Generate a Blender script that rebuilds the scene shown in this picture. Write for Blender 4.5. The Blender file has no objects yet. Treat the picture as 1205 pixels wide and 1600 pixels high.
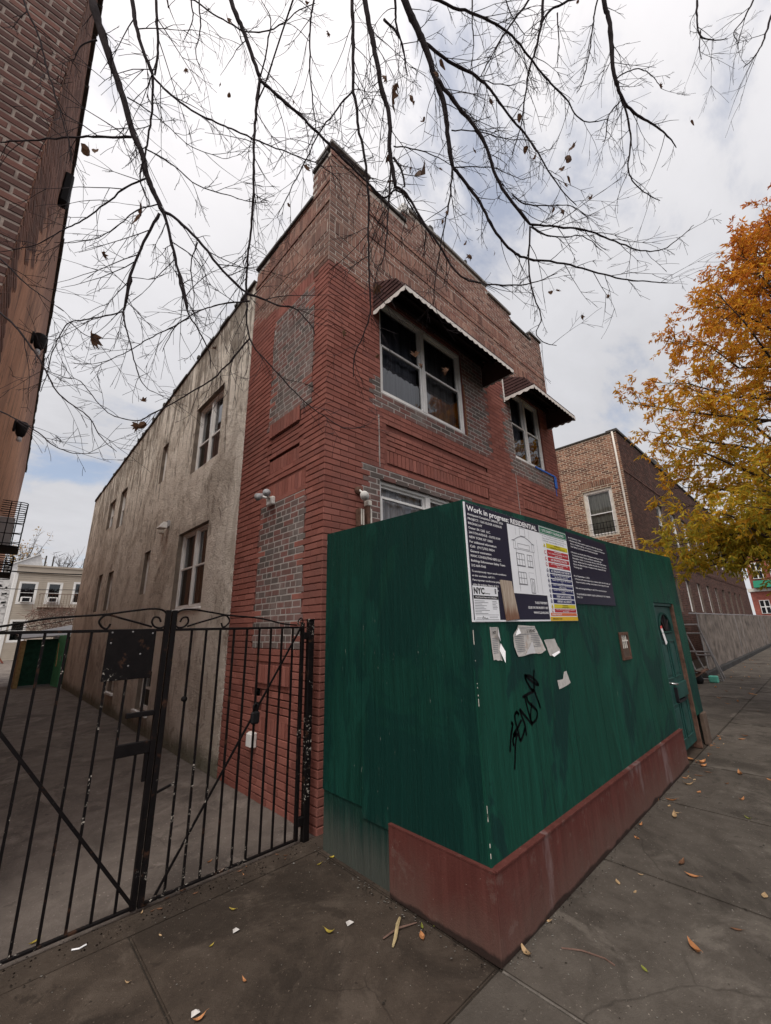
import bpy, bmesh, math, random, json
import numpy as np
from mathutils import Vector, Matrix, Quaternion
random.seed(7); rng = np.random.default_rng(7)
S = bpy.context.scene
COL = S.collection

# ------------------------------------------------------------------ camera
CAM = Vector((0, 0, 1.6))
cam_d = bpy.data.cameras.new('camera'); cam = bpy.data.objects.new('camera', cam_d); COL.objects.link(cam)
CR = Vector((0.727078, -0.686202, -0.022024)); CU = Vector((-0.17405, -0.215259, 0.960921)); CF = Vector((0.664127, 0.694831, 0.275944))
m = Matrix.Identity(4)
for i in range(3):
    m[i][0] = CR[i]; m[i][1] = CU[i]; m[i][2] = -CF[i]; m[i][3] = CAM[i]
cam.matrix_world = m
cam_d.sensor_fit = 'HORIZONTAL'; cam_d.sensor_width = 36.0; cam_d.lens = 36.0*631.03/1205
cam_d.clip_start = 0.05; cam_d.clip_end = 2000
S.camera = cam

# ------------------------------------------------------------------ light
SUN_DIR = Vector((-0.46, -0.24, 0.855)).normalized()      # the bright place behind the clouds
SUN_EL = math.asin(SUN_DIR.z); SUN_ROT = math.atan2(SUN_DIR.x, SUN_DIR.y)
W = bpy.data.worlds.new('World'); S.world = W; W.use_nodes = True
def build_world():
    nt = W.node_tree; nt.nodes.clear(); N = nt.nodes.new; L = nt.links.new
    out = N('ShaderNodeOutputWorld'); bg = N('ShaderNodeBackground'); bg.inputs['Strength'].default_value = 0.1
    L(bg.outputs[0], out.inputs[0])
    sky = N('ShaderNodeTexSky'); sky.sky_type = 'NISHITA'; sky.sun_disc = False
    sky.sun_elevation = SUN_EL; sky.sun_rotation = SUN_ROT
    tc = N('ShaderNodeTexCoord'); sep = N('ShaderNodeSeparateXYZ'); L(tc.outputs['Generated'], sep.inputs[0])
    def math_(op, a, b=None, c=None):
        n = N('ShaderNodeMath'); n.operation = op
        for i, v in enumerate((a, b, c)):
            if v is None: continue
            if isinstance(v, (int, float)): n.inputs[i].default_value = v
            else: L(v, n.inputs[i])
        return n.outputs[0]
    zc = math_('MAXIMUM', sep.outputs['Z'], 0.0); zz = math_('ADD', zc, 0.22)
    cx = math_('DIVIDE', sep.outputs['X'], zz); cy = math_('DIVIDE', sep.outputs['Y'], zz)
    comb = N('ShaderNodeCombineXYZ'); L(cx, comb.inputs[0]); L(cy, comb.inputs[1])
    def noise(scale, detail, rough, off):
        mp = N('ShaderNodeMapping'); mp.inputs['Location'].default_value = off; L(comb.outputs[0], mp.inputs[0])
        mp.inputs['Scale'].default_value = (1.0, 1.35, 1)
        n = N('ShaderNodeTexNoise'); n.inputs['Scale'].default_value = scale; n.inputs['Detail'].default_value = detail
        n.inputs['Roughness'].default_value = rough; n.inputs['Distortion'].default_value = 0.25; L(mp.outputs[0], n.inputs['Vector']); return n.outputs['Fac']
    n1 = noise(2.2, 7, 0.58, (5.6, 8.2, 0)); n2 = noise(0.8, 4, 0.5, (7.3, 4.4, 0)); n3 = noise(5.0, 6, .6, (1.4, 9.0, 0))
    # clouds: cover with thin breaks
    mr = N('ShaderNodeMapRange'); mr.interpolation_type = 'SMOOTHSTEP'; mr.inputs['From Min'].default_value = 0.36; mr.inputs['From Max'].default_value = 0.48
    mr.inputs['To Min'].default_value = 0.4; mr.inputs['To Max'].default_value = 1.0
    L(math_('ADD', math_('MULTIPLY', n1, 0.65), math_('MULTIPLY', n2, 0.35)), mr.inputs[0])
    # glow of the sun through the cloud
    vm = N('ShaderNodeVectorMath'); vm.operation = 'DOT_PRODUCT'; L(tc.outputs['Generated'], vm.inputs[0]); vm.inputs[1].default_value = SUN_DIR
    dot = math_('MAXIMUM', vm.outputs['Value'], 0.0)
    glow = math_('POWER', dot, 1.4)
    tone = math_('ADD', math_('MULTIPLY', n1, 1.9), math_('MULTIPLY', n3, 0.7))
    base = math_('ADD', math_('ADD', tone, 3.8), math_('MULTIPLY', glow, 6.6))
    rampc = N('ShaderNodeMix'); rampc.data_type = 'RGBA'
    rampc.inputs['A'].default_value = (0.97, 0.972, 1.02, 1); rampc.inputs['B'].default_value = (1.06, 0.985, 0.95, 1); L(glow, rampc.inputs['Factor'])
    vs = N('ShaderNodeVectorMath'); vs.operation = 'SCALE'; L(rampc.outputs['Result'], vs.inputs[0]); L(base, vs.inputs['Scale'])
    mix = N('ShaderNodeMix'); mix.data_type = 'RGBA'; L(mr.outputs[0], mix.inputs['Factor'])
    sk = N('ShaderNodeVectorMath'); sk.operation = 'SCALE'; L(sky.outputs[0], sk.inputs[0]); sk.inputs['Scale'].default_value = 1.25
    L(sk.outputs[0], mix.inputs['A']); L(vs.outputs[0], mix.inputs['B'])
    L(mix.outputs['Result'], bg.inputs['Color'])
build_world()
sun_d = bpy.data.lights.new('sun', 'SUN'); sun_d.energy = 1.5; sun_d.angle = math.radians(25); sun_d.color = (1, 0.95, 0.88)
sun = bpy.data.objects.new('sun', sun_d); COL.objects.link(sun); sun.rotation_euler = SUN_DIR.to_track_quat('Z', 'Y').to_euler(); sun.location = (0, -5, 30)
V = S.view_settings; V.view_transform = 'Standard'; V.look = 'None'; V.exposure = 0.4; V.gamma = 1.0; V.use_curve_mapping = False
S.render.engine = 'CYCLES'

# ------------------------------------------------------------------ helpers
X, Y, Z = Vector((1, 0, 0)), Vector((0, 1, 0)), Vector((0, 0, 1))
class F:                                                    # a wall frame: u along the wall, z up, w out of it
    def __init__(s, O, U, N): s.O, s.U, s.N = Vector(O), Vector(U).normalized(), Vector(N).normalized(); s.flip = s.U.cross(Z).dot(s.N) < 0
    def p(s, u, z, w=0.0): return s.O + s.U*u + Z*z + s.N*w
class MB:
    def __init__(s): s.v = []; s.f = []; s.m = []; s.c = []
    def face(s, pts, mat=0, col=None):
        b = len(s.v); s.v += [tuple(p) for p in pts]; s.f.append(tuple(range(b, b+len(pts)))); s.m.append(mat); s.c.append(col)
    def box8(s, P, mat=0):                                   # P: 4 bottom then 4 top
        b = len(s.v); s.v += [tuple(p) for p in P]
        for q in ((3, 2, 1, 0), (4, 5, 6, 7), (0, 1, 5, 4), (1, 2, 6, 5), (2, 3, 7, 6), (3, 0, 4, 7)):
            s.f.append(tuple(b+i for i in q)); s.m.append(mat); s.c.append(None)
    def box(s, x0, x1, y0, y1, z0, z1, mat=0):
        s.box8([(x0, y0, z0), (x1, y0, z0), (x1, y1, z0), (x0, y1, z0), (x0, y0, z1), (x1, y0, z1), (x1, y1, z1), (x0, y1, z1)], mat)
    def fbox(s, f, u0, u1, z0, z1, w0, w1, mat=0):
        a = [f.p(u0, z0, w1), f.p(u1, z0, w1), f.p(u1, z0, w0), f.p(u0, z0, w0), f.p(u0, z1, w1), f.p(u1, z1, w1), f.p(u1, z1, w0), f.p(u0, z1, w0)]
        if f.flip: a = [a[1], a[0], a[3], a[2], a[5], a[4], a[7], a[6]]
        s.box8(a, mat)
    def fquad(s, f, u0, u1, z0, z1, w=0, mat=0):
        q = [f.p(u0, z0, w), f.p(u1, z0, w), f.p(u1, z1, w), f.p(u0, z1, w)]
        s.face(q[::-1] if f.flip else q, mat)
    def prism(s, pts, d, mat=0):                             # polygon (3D points) extruded by vector d
        d = Vector(d); a = [Vector(p) for p in pts]; b = [p+d for p in a]
        s.face(a[::-1], mat); s.face(b, mat); n = len(a)
        for i in range(n): s.face([a[i], a[(i+1) % n], b[(i+1) % n], b[i]], mat)
    def bar(s, a, b, w, h, up=Z, mat=0):                     # rectangular bar from a to b
        a, b = Vector(a), Vector(b); d = (b-a).normalized(); sd = d.cross(up)
        if sd.length < 1e-4: sd = d.cross(X)
        sd.normalize(); u2 = sd.cross(d).normalized(); sd *= w/2; u2 *= h/2
        s.box8([a-sd-u2, a+sd-u2, a+sd+u2, a-sd+u2, b-sd-u2, b+sd-u2, b+sd+u2, b-sd+u2], mat)
    def tube(s, pts, radii, n=6, mat=0, cap=True):
        pts = [Vector(p) for p in pts]
        if isinstance(radii, (int, float)): radii = [radii]*len(pts)
        base = len(s.v); pv = None
        for i, p in enumerate(pts):
            d = (pts[min(i+1, len(pts)-1)]-pts[max(i-1, 0)])
            if d.length < 1e-9: d = Z.copy()
            d.normalize()
            if pv is None:
                pv = d.orthogonal().normalized()
            else:
                pv = pv-d*pv.dot(d)
                if pv.length < 1e-6: pv = d.orthogonal()
                pv.normalize()
            q = d.cross(pv); r = radii[i]
            for k in range(n):
                a = 2*math.pi*k/n; s.v.append(tuple(p+pv*(math.cos(a)*r)+q*(math.sin(a)*r)))
        for i in range(len(pts)-1):
            for k in range(n):
                a = base+i*n+k; b = base+i*n+(k+1) % n
                s.f.append((a, b, b+n, a+n)); s.m.append(mat); s.c.append(None)
        if cap:
            s.f.append(tuple(base+k for k in range(n))[::-1]); s.m.append(mat); s.c.append(None)
            e = base+(len(pts)-1)*n; s.f.append(tuple(e+k for k in range(n))); s.m.append(mat); s.c.append(None)
    def lathe(s, o, axis, prof, n=12, mat=0):                # prof: (distance along axis, radius)
        axis = Vector(axis).normalized(); s.tube([Vector(o)+axis*t for t, r in prof], [max(r, 1e-4) for t, r in prof], n, mat)
    def build(s, name, mats, parent=None, smooth=False, bevel=0, kind=None):
        me = bpy.data.meshes.new(name)
        off = Vector((0, 0, 0)) if parent is None else origin(parent)
        vv = np.array(s.v, dtype=float).reshape(-1, 3)-np.array(off)
        me.from_pydata(vv.tolist(), [], s.f)
        if not isinstance(mats, (list, tuple)): mats = [mats]
        for mt in mats: me.materials.append(mt)
        me.polygons.foreach_set('material_index', s.m)
        if smooth: me.polygons.foreach_set('use_smooth', [True]*len(s.f))
        if any(c is not None for c in s.c):
            at = me.color_attributes.new('tint', 'FLOAT_COLOR', 'CORNER'); data = []
            for f_, c in zip(s.f, s.c):
                c = c or (1, 1, 1); data += [c[0], c[1], c[2], 1.0]*len(f_)
            at.data.foreach_set('color', data)
        me.update()
        o = bpy.data.objects.new(name, me); COL.objects.link(o)
        if parent is not None: o.parent = parent
        if bevel:
            b = o.modifiers.new('bevel', 'BEVEL'); b.width = bevel; b.segments = 1; b.limit_method = 'ANGLE'; b.angle_limit = math.radians(40)
        if kind: o['kind'] = kind
        return o
def origin(o):
    v = Vector((0, 0, 0))
    while o is not None: v = v+o.location; o = o.parent
    return v
def tag(o, label, cat, group=None):
    o['label'] = label; o['category'] = cat
    if group: o['group'] = group
    return o
def thing(name, loc, label, cat, group=None):
    o = bpy.data.objects.new(name, None); COL.objects.link(o); o.location = loc; o.empty_display_size = 0.2
    return tag(o, label, cat, group)
def recentre(o):                                             # a one-mesh thing gets its origin at its own base
    me = o.data; co = np.empty(len(me.vertices)*3); me.vertices.foreach_get('co', co); co = co.reshape(-1, 3)
    c = np.array([(co[:, 0].min()+co[:, 0].max())/2, (co[:, 1].min()+co[:, 1].max())/2, co[:, 2].min()])
    me.vertices.foreach_set('co', (co-c).ravel()); o.location = Vector(o.location)+Vector(c); me.update(); return o
def text_into(mb, body, f, u, z, w, size, mat=0, bold=0.0, sx=1.0, align='LEFT', width=None, spacing=1.0):
    cu = bpy.data.curves.new('t', 'FONT'); cu.body = body; cu.size = 1.0; cu.align_x = align; cu.resolution_u = 2; cu.offset = bold; cu.space_character = spacing
    o = bpy.data.objects.new('t', cu); COL.objects.link(o)
    dg = bpy.context.evaluated_depsgraph_get(); me = bpy.data.meshes.new_from_object(o.evaluated_get(dg))
    xs = [v.co.x for v in me.vertices]
    if not xs: bpy.data.objects.remove(o); return
    if width: sx = width/((max(xs)-min(xs))*size)
    for p in me.polygons:
        mb.face([f.p(u+me.vertices[i].co.x*size*sx, z+me.vertices[i].co.y*size, w) for i in p.vertices], mat)
    bpy.data.objects.remove(o); bpy.data.curves.remove(cu); bpy.data.meshes.remove(me)

# ------------------------------------------------------------------ materials
class NB:
    def __init__(s, name):
        s.mat = bpy.data.materials.new(name); s.mat.use_nodes = True; s.nt = s.mat.node_tree; s.nt.nodes.clear()
        s.out = s.nt.nodes.new('ShaderNodeOutputMaterial'); s.bsdf = s.nt.nodes.new('ShaderNodeBsdfPrincipled'); s.L(s.bsdf.outputs[0], s.out.inputs[0])
        s.bsdf.inputs['Roughness'].default_value = 0.8; s.bsdf.inputs['Specular IOR Level'].default_value = 0.12; s._pos = None
    def L(s, a, b): s.nt.links.new(a, b)
    def N(s, t): return s.nt.nodes.new(t)
    def pos(s):
        if s._pos is None: s._pos = s.N('ShaderNodeNewGeometry')
        return s._pos.outputs['Position']
    def island(s):
        s.pos(); oi = s.N('ShaderNodeObjectInfo'); return s.m('FRACT', s.m('ADD', s._pos.outputs['Random Per Island'], oi.outputs['Random']))
    def m(s, op, a, b=None, c=None):
        n = s.N('ShaderNodeMath'); n.operation = op
        for i, v in enumerate((a, b, c)):
            if v is None: continue
            if isinstance(v, (int, float)): n.inputs[i].default_value = v
            else: s.L(v, n.inputs[i])
        return n.outputs[0]
    def noise(s, scale, detail=4, rough=0.55, stretch=(1, 1, 1), dist=0, loc=(0, 0, 0)):
        mp = s.N('ShaderNodeMapping'); mp.inputs['Scale'].default_value = stretch; mp.inputs['Location'].default_value = loc; s.L(s.pos(), mp.inputs[0])
        n = s.N('ShaderNodeTexNoise'); n.inputs['Scale'].default_value = scale; n.inputs['Detail'].default_value = detail; n.inputs['Roughness'].default_value = rough
        n.inputs['Distortion'].default_value = dist; s.L(mp.outputs[0], n.inputs['Vector']); return n.outputs['Fac']
    def vor(s, scale, stretch=(1, 1, 1)):
        mp = s.N('ShaderNodeMapping'); mp.inputs['Scale'].default_value = stretch; s.L(s.pos(), mp.inputs[0])
        n = s.N('ShaderNodeTexVoronoi'); n.inputs['Scale'].default_value = scale; s.L(mp.outputs[0], n.inputs['Vector']); return n.outputs['Distance']
    def cracks(s, scale, width, warp=.35, stretch=(1, 1, 1), loc=(0, 0, 0)):
        n = s.N('ShaderNodeTexNoise'); n.inputs['Scale'].default_value = scale*2.2; n.inputs['Detail'].default_value = 6; s.L(s.pos(), n.inputs['Vector'])
        v = s.N('ShaderNodeVectorMath'); v.operation = 'MULTIPLY_ADD'; s.L(n.outputs['Color'], v.inputs[0]); v.inputs[1].default_value = (warp,)*3; s.L(s.pos(), v.inputs[2])
        mp = s.N('ShaderNodeMapping'); mp.inputs['Scale'].default_value = stretch; mp.inputs['Location'].default_value = loc; s.L(v.outputs[0], mp.inputs[0])
        t = s.N('ShaderNodeTexVoronoi'); t.feature = 'DISTANCE_TO_EDGE'; t.inputs['Scale'].default_value = scale; s.L(mp.outputs[0], t.inputs['Vector'])
        return s.m('SUBTRACT', 1.0, s.step(t.outputs['Distance'], 0, width*.7))
    def ramp(s, fac, stops, mode='LINEAR'):
        r = s.N('ShaderNodeValToRGB'); cr = r.color_ramp; cr.interpolation = mode
        while len(cr.elements) < len(stops): cr.elements.new(0.5)
        for e, (p, c) in zip(cr.elements, stops):
            e.position = p; e.color = (c, c, c, 1) if isinstance(c, (int, float)) else (*c[:3], 1)
        s.L(fac, r.inputs[0]); return r.outputs[0]
    def mix(s, fac, a, b, mode='MIX'):
        n = s.N('ShaderNodeMix'); n.data_type = 'RGBA'; n.blend_type = mode
        for k, v in (('Factor', fac), ('A', a), ('B', b)):
            if isinstance(v, (int, float)): n.inputs[k].default_value = v if k == 'Factor' else (v, v, v, 1)
            elif isinstance(v, (tuple, list)): n.inputs[k].default_value = (*v[:3], 1)
            else: s.L(v, n.inputs[k])
        return n.outputs['Result']
    def step(s, v, lo, hi):
        n = s.N('ShaderNodeMapRange'); n.interpolation_type = 'SMOOTHSTEP'; n.inputs['From Min'].default_value = lo; n.inputs['From Max'].default_value = hi; s.L(v, n.inputs[0]); return n.outputs[0]
    def zpos(s):
        x = s.N('ShaderNodeSeparateXYZ'); s.L(s.pos(), x.inputs[0]); return x.outputs
    def col(s, c):
        if isinstance(c, tuple): s.bsdf.inputs['Base Color'].default_value = (*c[:3], 1)
        else: s.L(c, s.bsdf.inputs['Base Color'])
        return s
    def rough(s, r):
        if isinstance(r, (int, float)): s.bsdf.inputs['Roughness'].default_value = r
        else: s.L(r, s.bsdf.inputs['Roughness'])
        return s
    def bump(s, h, strength=0.4, dist=0.01):
        b = s.N('ShaderNodeBump'); b.inputs['Strength'].default_value = strength; b.inputs['Distance'].default_value = dist; s.L(h, b.inputs['Height']); s.L(b.outputs[0], s.bsdf.inputs['Normal']); return s
MATS = {}
def simple(name, c, r=0.7, metal=0, var=0.15, nscale=9, bump=0.15, spec=None):
    b = NB(name); n = b.noise(nscale, 5, 0.6)
    lo = tuple(x*(1-var) for x in c); hi = tuple(min(1, x*(1+var)) for x in c)
    b.col(b.ramp(n, [(0.3, lo), (0.7, hi)])).rough(r); b.bsdf.inputs['Metallic'].default_value = metal
    if spec is not None: b.bsdf.inputs['Specular IOR Level'].default_value = spec
    if bump: b.bump(b.noise(nscale*6, 4, .6), bump, 0.004)
    MATS[name] = b.mat; return b.mat
def brick_mat(name, stops, grime=0.25, dirt=(0.05, 0.045, 0.04), bump=.5, r=.85, spots=None):
    b = NB(name); isl = b.island(); c = b.ramp(isl, stops)
    n = b.noise(3.0, 6, .65); c = b.mix(b.m('MULTIPLY', b.step(n, .48, .75), grime), c, dirt); big = b.noise(.8, 8, .68, (1, 1, .75), dist=.8, loc=(4, 9, 2)); c = b.mix(b.m('MULTIPLY', b.step(big, .48, .64), grime*.8), c, dirt)
    fine = b.noise(70, 4, .7); c = b.mix(b.m('MULTIPLY', b.step(fine, .5, .75), .25), c, tuple(min(1, x*1.5) for x in stops[-1][1]))
    if spots:
        c = b.mix(b.m('MULTIPLY', b.step(b.noise(26, 5, .7, loc=(5, 2, 1)), .66, .72), spots[0]), c, spots[1])
    b.col(c).rough(r).bump(b.m('ADD', fine, b.noise(18, 3, .6)), bump, .004); MATS[name] = b.mat; return b.mat
brick_mat('brick_paint', [(0, (.225, .082, .064)), (.5, (.27, .102, .080)), (.85, (.315, .124, .098)), (1, (.205, .08, .067))], .55, (.16, .075, .062), spots=(.35, (.42, .32, .28)))
brick_mat('brick_nat', [(0, (.13, .068, .055)), (.3, (.23, .118, .092)), (.6, (.30, .165, .125)), (.85, (.20, .095, .076)), (1, (.36, .23, .18))], .55, (.12, .088, .075))
brick_mat('brick_dark', [(0, (.085, .072, .066)), (.3, (.13, .10, .092)), (.55, (.145, .075, .066)), (.8, (.19, .085, .074)), (1, (.115, .10, .095))], .42, (.27, .24, .22))
brick_mat('brick_left', [(0, (.075, .04, .036)), (.4, (.13, .060, .050)), (.8, (.19, .09, .072)), (1, (.10, .055, .048))], .45, (.07, .055, .05))
brick_mat('brick_tan', [(0, (.12, .06, .042)), (.3, (.22, .105, .07)), (.6, (.31, .155, .10)), (.85, (.36, .20, .13)), (1, (.10, .05, .04))], .5, (.08, .055, .042))
brick_mat('brick_maroon', [(0, (.055, .028, .022)), (.5, (.085, .042, .033)), (1, (.125, .062, .047))], .4, (.045, .033, .027))
def mortar(name, c, dark): 
    b = NB(name); n = b.noise(14, 6, .65); b.col(b.ramp(n, [(.3, dark), (.65, c)])).rough(.95).bump(b.noise(120, 3, .6), .5, .003); MATS[name] = b.mat
mortar('mortar_paint', (.22, .085, .068), (.145, .056, .046)); mortar('mortar_nat', (.56, .49, .43), (.36, .31, .27)); mortar('mortar_dark', (.40, .365, .34), (.26, .235, .22))
mortar('mortar_left', (.38, .31, .27), (.20, .155, .135)); mortar('mortar_tan', (.62, .52, .40), (.40, .33, .25)); mortar('mortar_maroon', (.17, .135, .115), (.09, .068, .058))
def stucco():
    b = NB('stucco'); z = b.zpos(); grain = b.noise(38, 5, .65); mid = b.noise(3.4, 8, .70, dist=.5)
    blotch = b.noise(.62, 8, .66, (1, 1, .9), dist=1.0, loc=(3, 1, 8)); blotch2 = b.noise(1.5, 8, .70, (1, 1, .85), dist=1.0, loc=(13, 4, 2)); drip = b.noise(1.9, 8, .72, (2.4, 2.4, .42), dist=1.4, loc=(2, 5, 0)); drip2 = b.noise(2.6, 7, .7, (1.5, 1.5, .7), dist=1.6, loc=(6, 6, 1))
    c = b.ramp(mid, [(.3, (.70, .645, .56)), (.7, (.86, .81, .725))])
    c = b.mix(b.m('MULTIPLY', b.step(blotch, .46, .58), .72), c, (.47, .415, .35))
    c = b.mix(b.m('MULTIPLY', b.step(blotch2, .51, .62), .50), c, (.36, .31, .26))
    # soot washed down from the roof edge
    t = b.m('ADD', b.m('ADD', z['Z'], b.m('MULTIPLY', z['Y'], .066)), -7.32)
    c = b.mix(b.m('MULTIPLY', b.step(b.m('ADD', drip, b.m('MULTIPLY', t, .058)), .41, .51), .78), c, (.15, .125, .10))
    c = b.mix(b.m('MULTIPLY', b.step(b.m('ADD', drip2, b.m('MULTIPLY', b.step(blotch, .42, .6), .08)), .60, .68), .62), c, (.19, .155, .125))
    c = b.mix(b.m('MULTIPLY', b.step(b.noise(12, 6, .72, loc=(7, 0, 3)), .61, .68), .4), c, (.26, .22, .185))
    low = b.m('SUBTRACT', 1.0, b.step(z['Z'], .1, 3.4)); c = b.mix(b.m('MULTIPLY', low, b.m('MULTIPLY', b.step(mid, .2, .6), .42)), c, (.38, .30, .245))
    c = b.mix(b.m('MULTIPLY', b.cracks(.8, .012, .5), b.m('MULTIPLY', b.step(blotch2, .45, .6), .6)), c, (.15, .125, .10))
    c = b.mix(b.m('MULTIPLY', b.step(grain, .62, .7), .3), c, (.80, .74, .65))
    foot = b.m('SUBTRACT', 1.0, b.step(b.m('ADD', z['Z'], b.m('MULTIPLY', mid, -.35)), -.10, .16)); c = b.mix(b.m('MULTIPLY', foot, .8), c, (.10, .10, .065))
    b.col(c).rough(.95).bump(b.m('ADD', b.m('MULTIPLY', mid, 2.4), grain), .8, .03); MATS['stucco'] = b.mat
stucco()
def parge():
    b = NB('parging'); z = b.zpos(); st = b.noise(2.2, 8, .7, (1, 1, .7), dist=.9); pt = b.noise(1.1, 8, .70, (1, 1, .7), dist=.8); gr = b.noise(40, 4, .6)
    c = b.ramp(st, [(.3, (.46, .24, .15)), (.7, (.66, .37, .245))])
    c = b.mix(b.m('MULTIPLY', b.step(pt, .50, .60), .55), c, (.36, .20, .14))
    up = b.m('ADD', b.m('MULTIPLY', z['Z'], .15), b.m('MULTIPLY', pt, .9)); c = b.mix(b.m('MULTIPLY', b.step(up, 1.2, 1.6), .85), c, (.22, .12, .09))
    c = b.mix(b.m('MULTIPLY', b.step(b.noise(1.4, 8, .72, (1.8, 1.8, .5), loc=(4, 4, 4), dist=1.8), .53, .62), .7), c, (.17, .105, .08))
    c = b.mix(b.m('MULTIPLY', b.cracks(1.2, .015, .4), .5), c, (.12, .08, .06)); c = b.mix(b.m('MULTIPLY', b.step(gr, .6, .7), .25), c, (.58, .44, .36))
    b.col(c).rough(.92).bump(b.m('ADD', gr, b.m('MULTIPLY', st, 2)), .6, .015); MATS['parging'] = b.mat
parge()
def ply_green(name, c, tint, k, chips=.685):
    b = NB(name); gr = b.noise(1.8, 9, .75, (11, 11, .40), dist=1.2, loc=(k, 0, 0)); run = b.noise(5, 6, .7, (5, 5, .22), loc=(k, 3, 0)); patch = b.noise(1.1, 6, .6, (1.2, 1.2, .7), dist=1.2, loc=(0, k*2.3, 0)); p2 = b.noise(2.3, 6, .6, (1.3, 1.3, .5), dist=.8, loc=(k, 9, 4)); fine = b.noise(60, 4, .65, (1, 1, .2))
    oi = b.N('ShaderNodeObjectInfo'); cc = b.ramp(gr, [(.28, tuple(x*.55 for x in c)), (.5, c), (.72, tuple(x*1.45 for x in c))])
    cc = b.mix(b.m('MULTIPLY', b.step(patch, .50, .545), .7), cc, tint); cc = b.mix(b.m('MULTIPLY', b.step(p2, .55, .60), .5), cc, tuple(x*1.5 for x in c))
    cc = b.mix(b.m('MULTIPLY', b.step(run, .60, .70), .6), cc, tuple(x*.5 for x in c)); cc = b.mix(b.m('MULTIPLY', oi.outputs['Random'], .3), cc, tuple(x*.6 for x in c))
    chip = b.noise(34, 6, .78, (1, 1, .2), loc=(k*3, 1, 0)); big = b.noise(1.2, 3, .5, loc=(2, k, 5)); cc = b.mix(b.step(b.m('MULTIPLY', chip, b.step(big, .30, .55)), chips, chips+.03), cc, (.34, .37, .33))
    z = b.zpos(); dust = b.m('MULTIPLY', b.m('SUBTRACT', 1.0, b.step(b.m('ADD', z['Z'], b.m('MULTIPLY', gr, -.5)), -.2, .14)), .5); cc = b.mix(dust, cc, (.12, .108, .095))
    b.col(cc).rough(b.ramp(gr, [(.3, .5), (.7, .7)])).bump(b.m('ADD', b.m('MULTIPLY', gr, 2.2), b.m('ADD', fine, run)), .6, .008); b.bsdf.inputs['Specular IOR Level'].default_value = .10; MATS[name] = b.mat
ply_green('ply_front', (.0085, .060, .041), (.0065, .027, .028), 1.0); ply_green('ply_side', (.0058, .040, .029), (.004, .028, .024), 4.0, .655); ply_green('ply_patch', (.011, .042, .032), (.008, .034, .030), 7.0)  # side panels repeat the front green darkened, shade put into the colour
def maroon():
    b = NB('maroon_board'); gr = b.noise(1.6, 8, .7, (8, 8, .5), dist=.8); mid = b.noise(3.2, 8, .72, dist=.6); fine = b.noise(90, 4, .65); z = b.zpos(); x = z['X']
    c = b.ramp(gr, [(.3, (.082, .027, .023)), (.55, (.110, .037, .031)), (.75, (.135, .050, .043))])
    d = b.m('SUBTRACT', 1.0, b.step(b.m('ADD', z['Z'], b.m('MULTIPLY', mid, -.55)), -.28, .10)); c = b.mix(b.m('MULTIPLY', d, .5), c, (.125, .092, .076))
    spl = b.noise(7, 7, .75, loc=(3, 3, 0)); c = b.mix(b.m('MULTIPLY', b.step(spl, .56, .66), .35), c, (.17, .12, .105))
    c = b.mix(b.step(b.noise(50, 5, .72), .69, .72), c, (.40, .34, .30))
    run = b.noise(9, 3, .5, (3.0, 3.0, .06), loc=(2, 0, 0)); c = b.mix(b.m('MULTIPLY', b.step(run, .66, .70), b.step(x, 4.6, 5.8)), c, (.42, .38, .36))
    c = b.mix(b.m('MULTIPLY', b.step(b.noise(1.5, 6, .6, (1.6, 1.6, .5), loc=(9, 2, 0)), .58, .66), .4), c, (.25, .20, .20))
    wet = b.m('SUBTRACT', 1.0, b.step(b.m('ADD', z['Z'], b.m('MULTIPLY', b.noise(2.5, 5, .6, loc=(1, 7, 0)), -.11)), -.035, -.015)); c = b.mix(b.m('MULTIPLY', wet, .85), c, (.022, .017, .015))
    b.col(c).rough(.7).bump(b.m('ADD', b.m('MULTIPLY', gr, 1.5), b.m('ADD', fine, mid)), .5, .006); b.bsdf.inputs['Specular IOR Level'].default_value = .06; MATS['maroon_board'] = b.mat
maroon()
def concrete(name, c, dk, lt, stain=.7, scale=1.0, r=.88, crack=.4):
    b = NB(name); oi = b.N('ShaderNodeObjectInfo'); big = b.noise(.9*scale, 8, .68, dist=.8); mid = b.noise(4.0*scale, 8, .74, dist=.3); fine = b.noise(150, 4, .7); sp = b.noise(55, 4, .65, loc=(2, 7, 1))
    cc = b.ramp(mid, [(.25, dk), (.5, c), (.76, lt)])
    cc = b.mix(b.m('MULTIPLY', b.step(big, .48, .62), stain), cc, tuple(x*.62 for x in dk))
    cc = b.mix(b.m('MULTIPLY', b.step(b.noise(1.8, 8, .7, loc=(11, 3, 2), dist=.8), .54, .66), .6), cc, tuple(x*1.3 for x in lt))
    cc = b.mix(b.m('MULTIPLY', b.step(b.noise(3.1, 5, .6, loc=(21, 13, 2)), .63, .66), .5), cc, tuple(x*.45 for x in dk))
    cc = b.mix(b.m('MULTIPLY', b.step(b.noise(14, 3, .5, loc=(1, 3, 9)), .70, .72), .7), cc, tuple(x*.45 for x in dk))
    cc = b.mix(b.m('MULTIPLY', fine, .4), cc, tuple(x*.5 for x in dk)); cc = b.mix(b.m('MULTIPLY', b.step(sp, .64, .68), .6), cc, tuple(min(1, x*2.1) for x in lt))
    if crack: cc = b.mix(b.m('MULTIPLY', b.cracks(.55*scale, .006, .35), b.m('MULTIPLY', b.step(b.noise(.7, 2, .5, loc=(5, 5, 5)), .48, .56), crack)), cc, tuple(x*.35 for x in dk))
    cc = b.mix(b.m('MULTIPLY', oi.outputs['Random'], .4), cc, tuple(x*.62 for x in c))
    b.col(cc).rough(r).bump(b.m('ADD', b.m('ADD', mid, fine), sp), .6, .008); MATS[name] = b.mat
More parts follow.
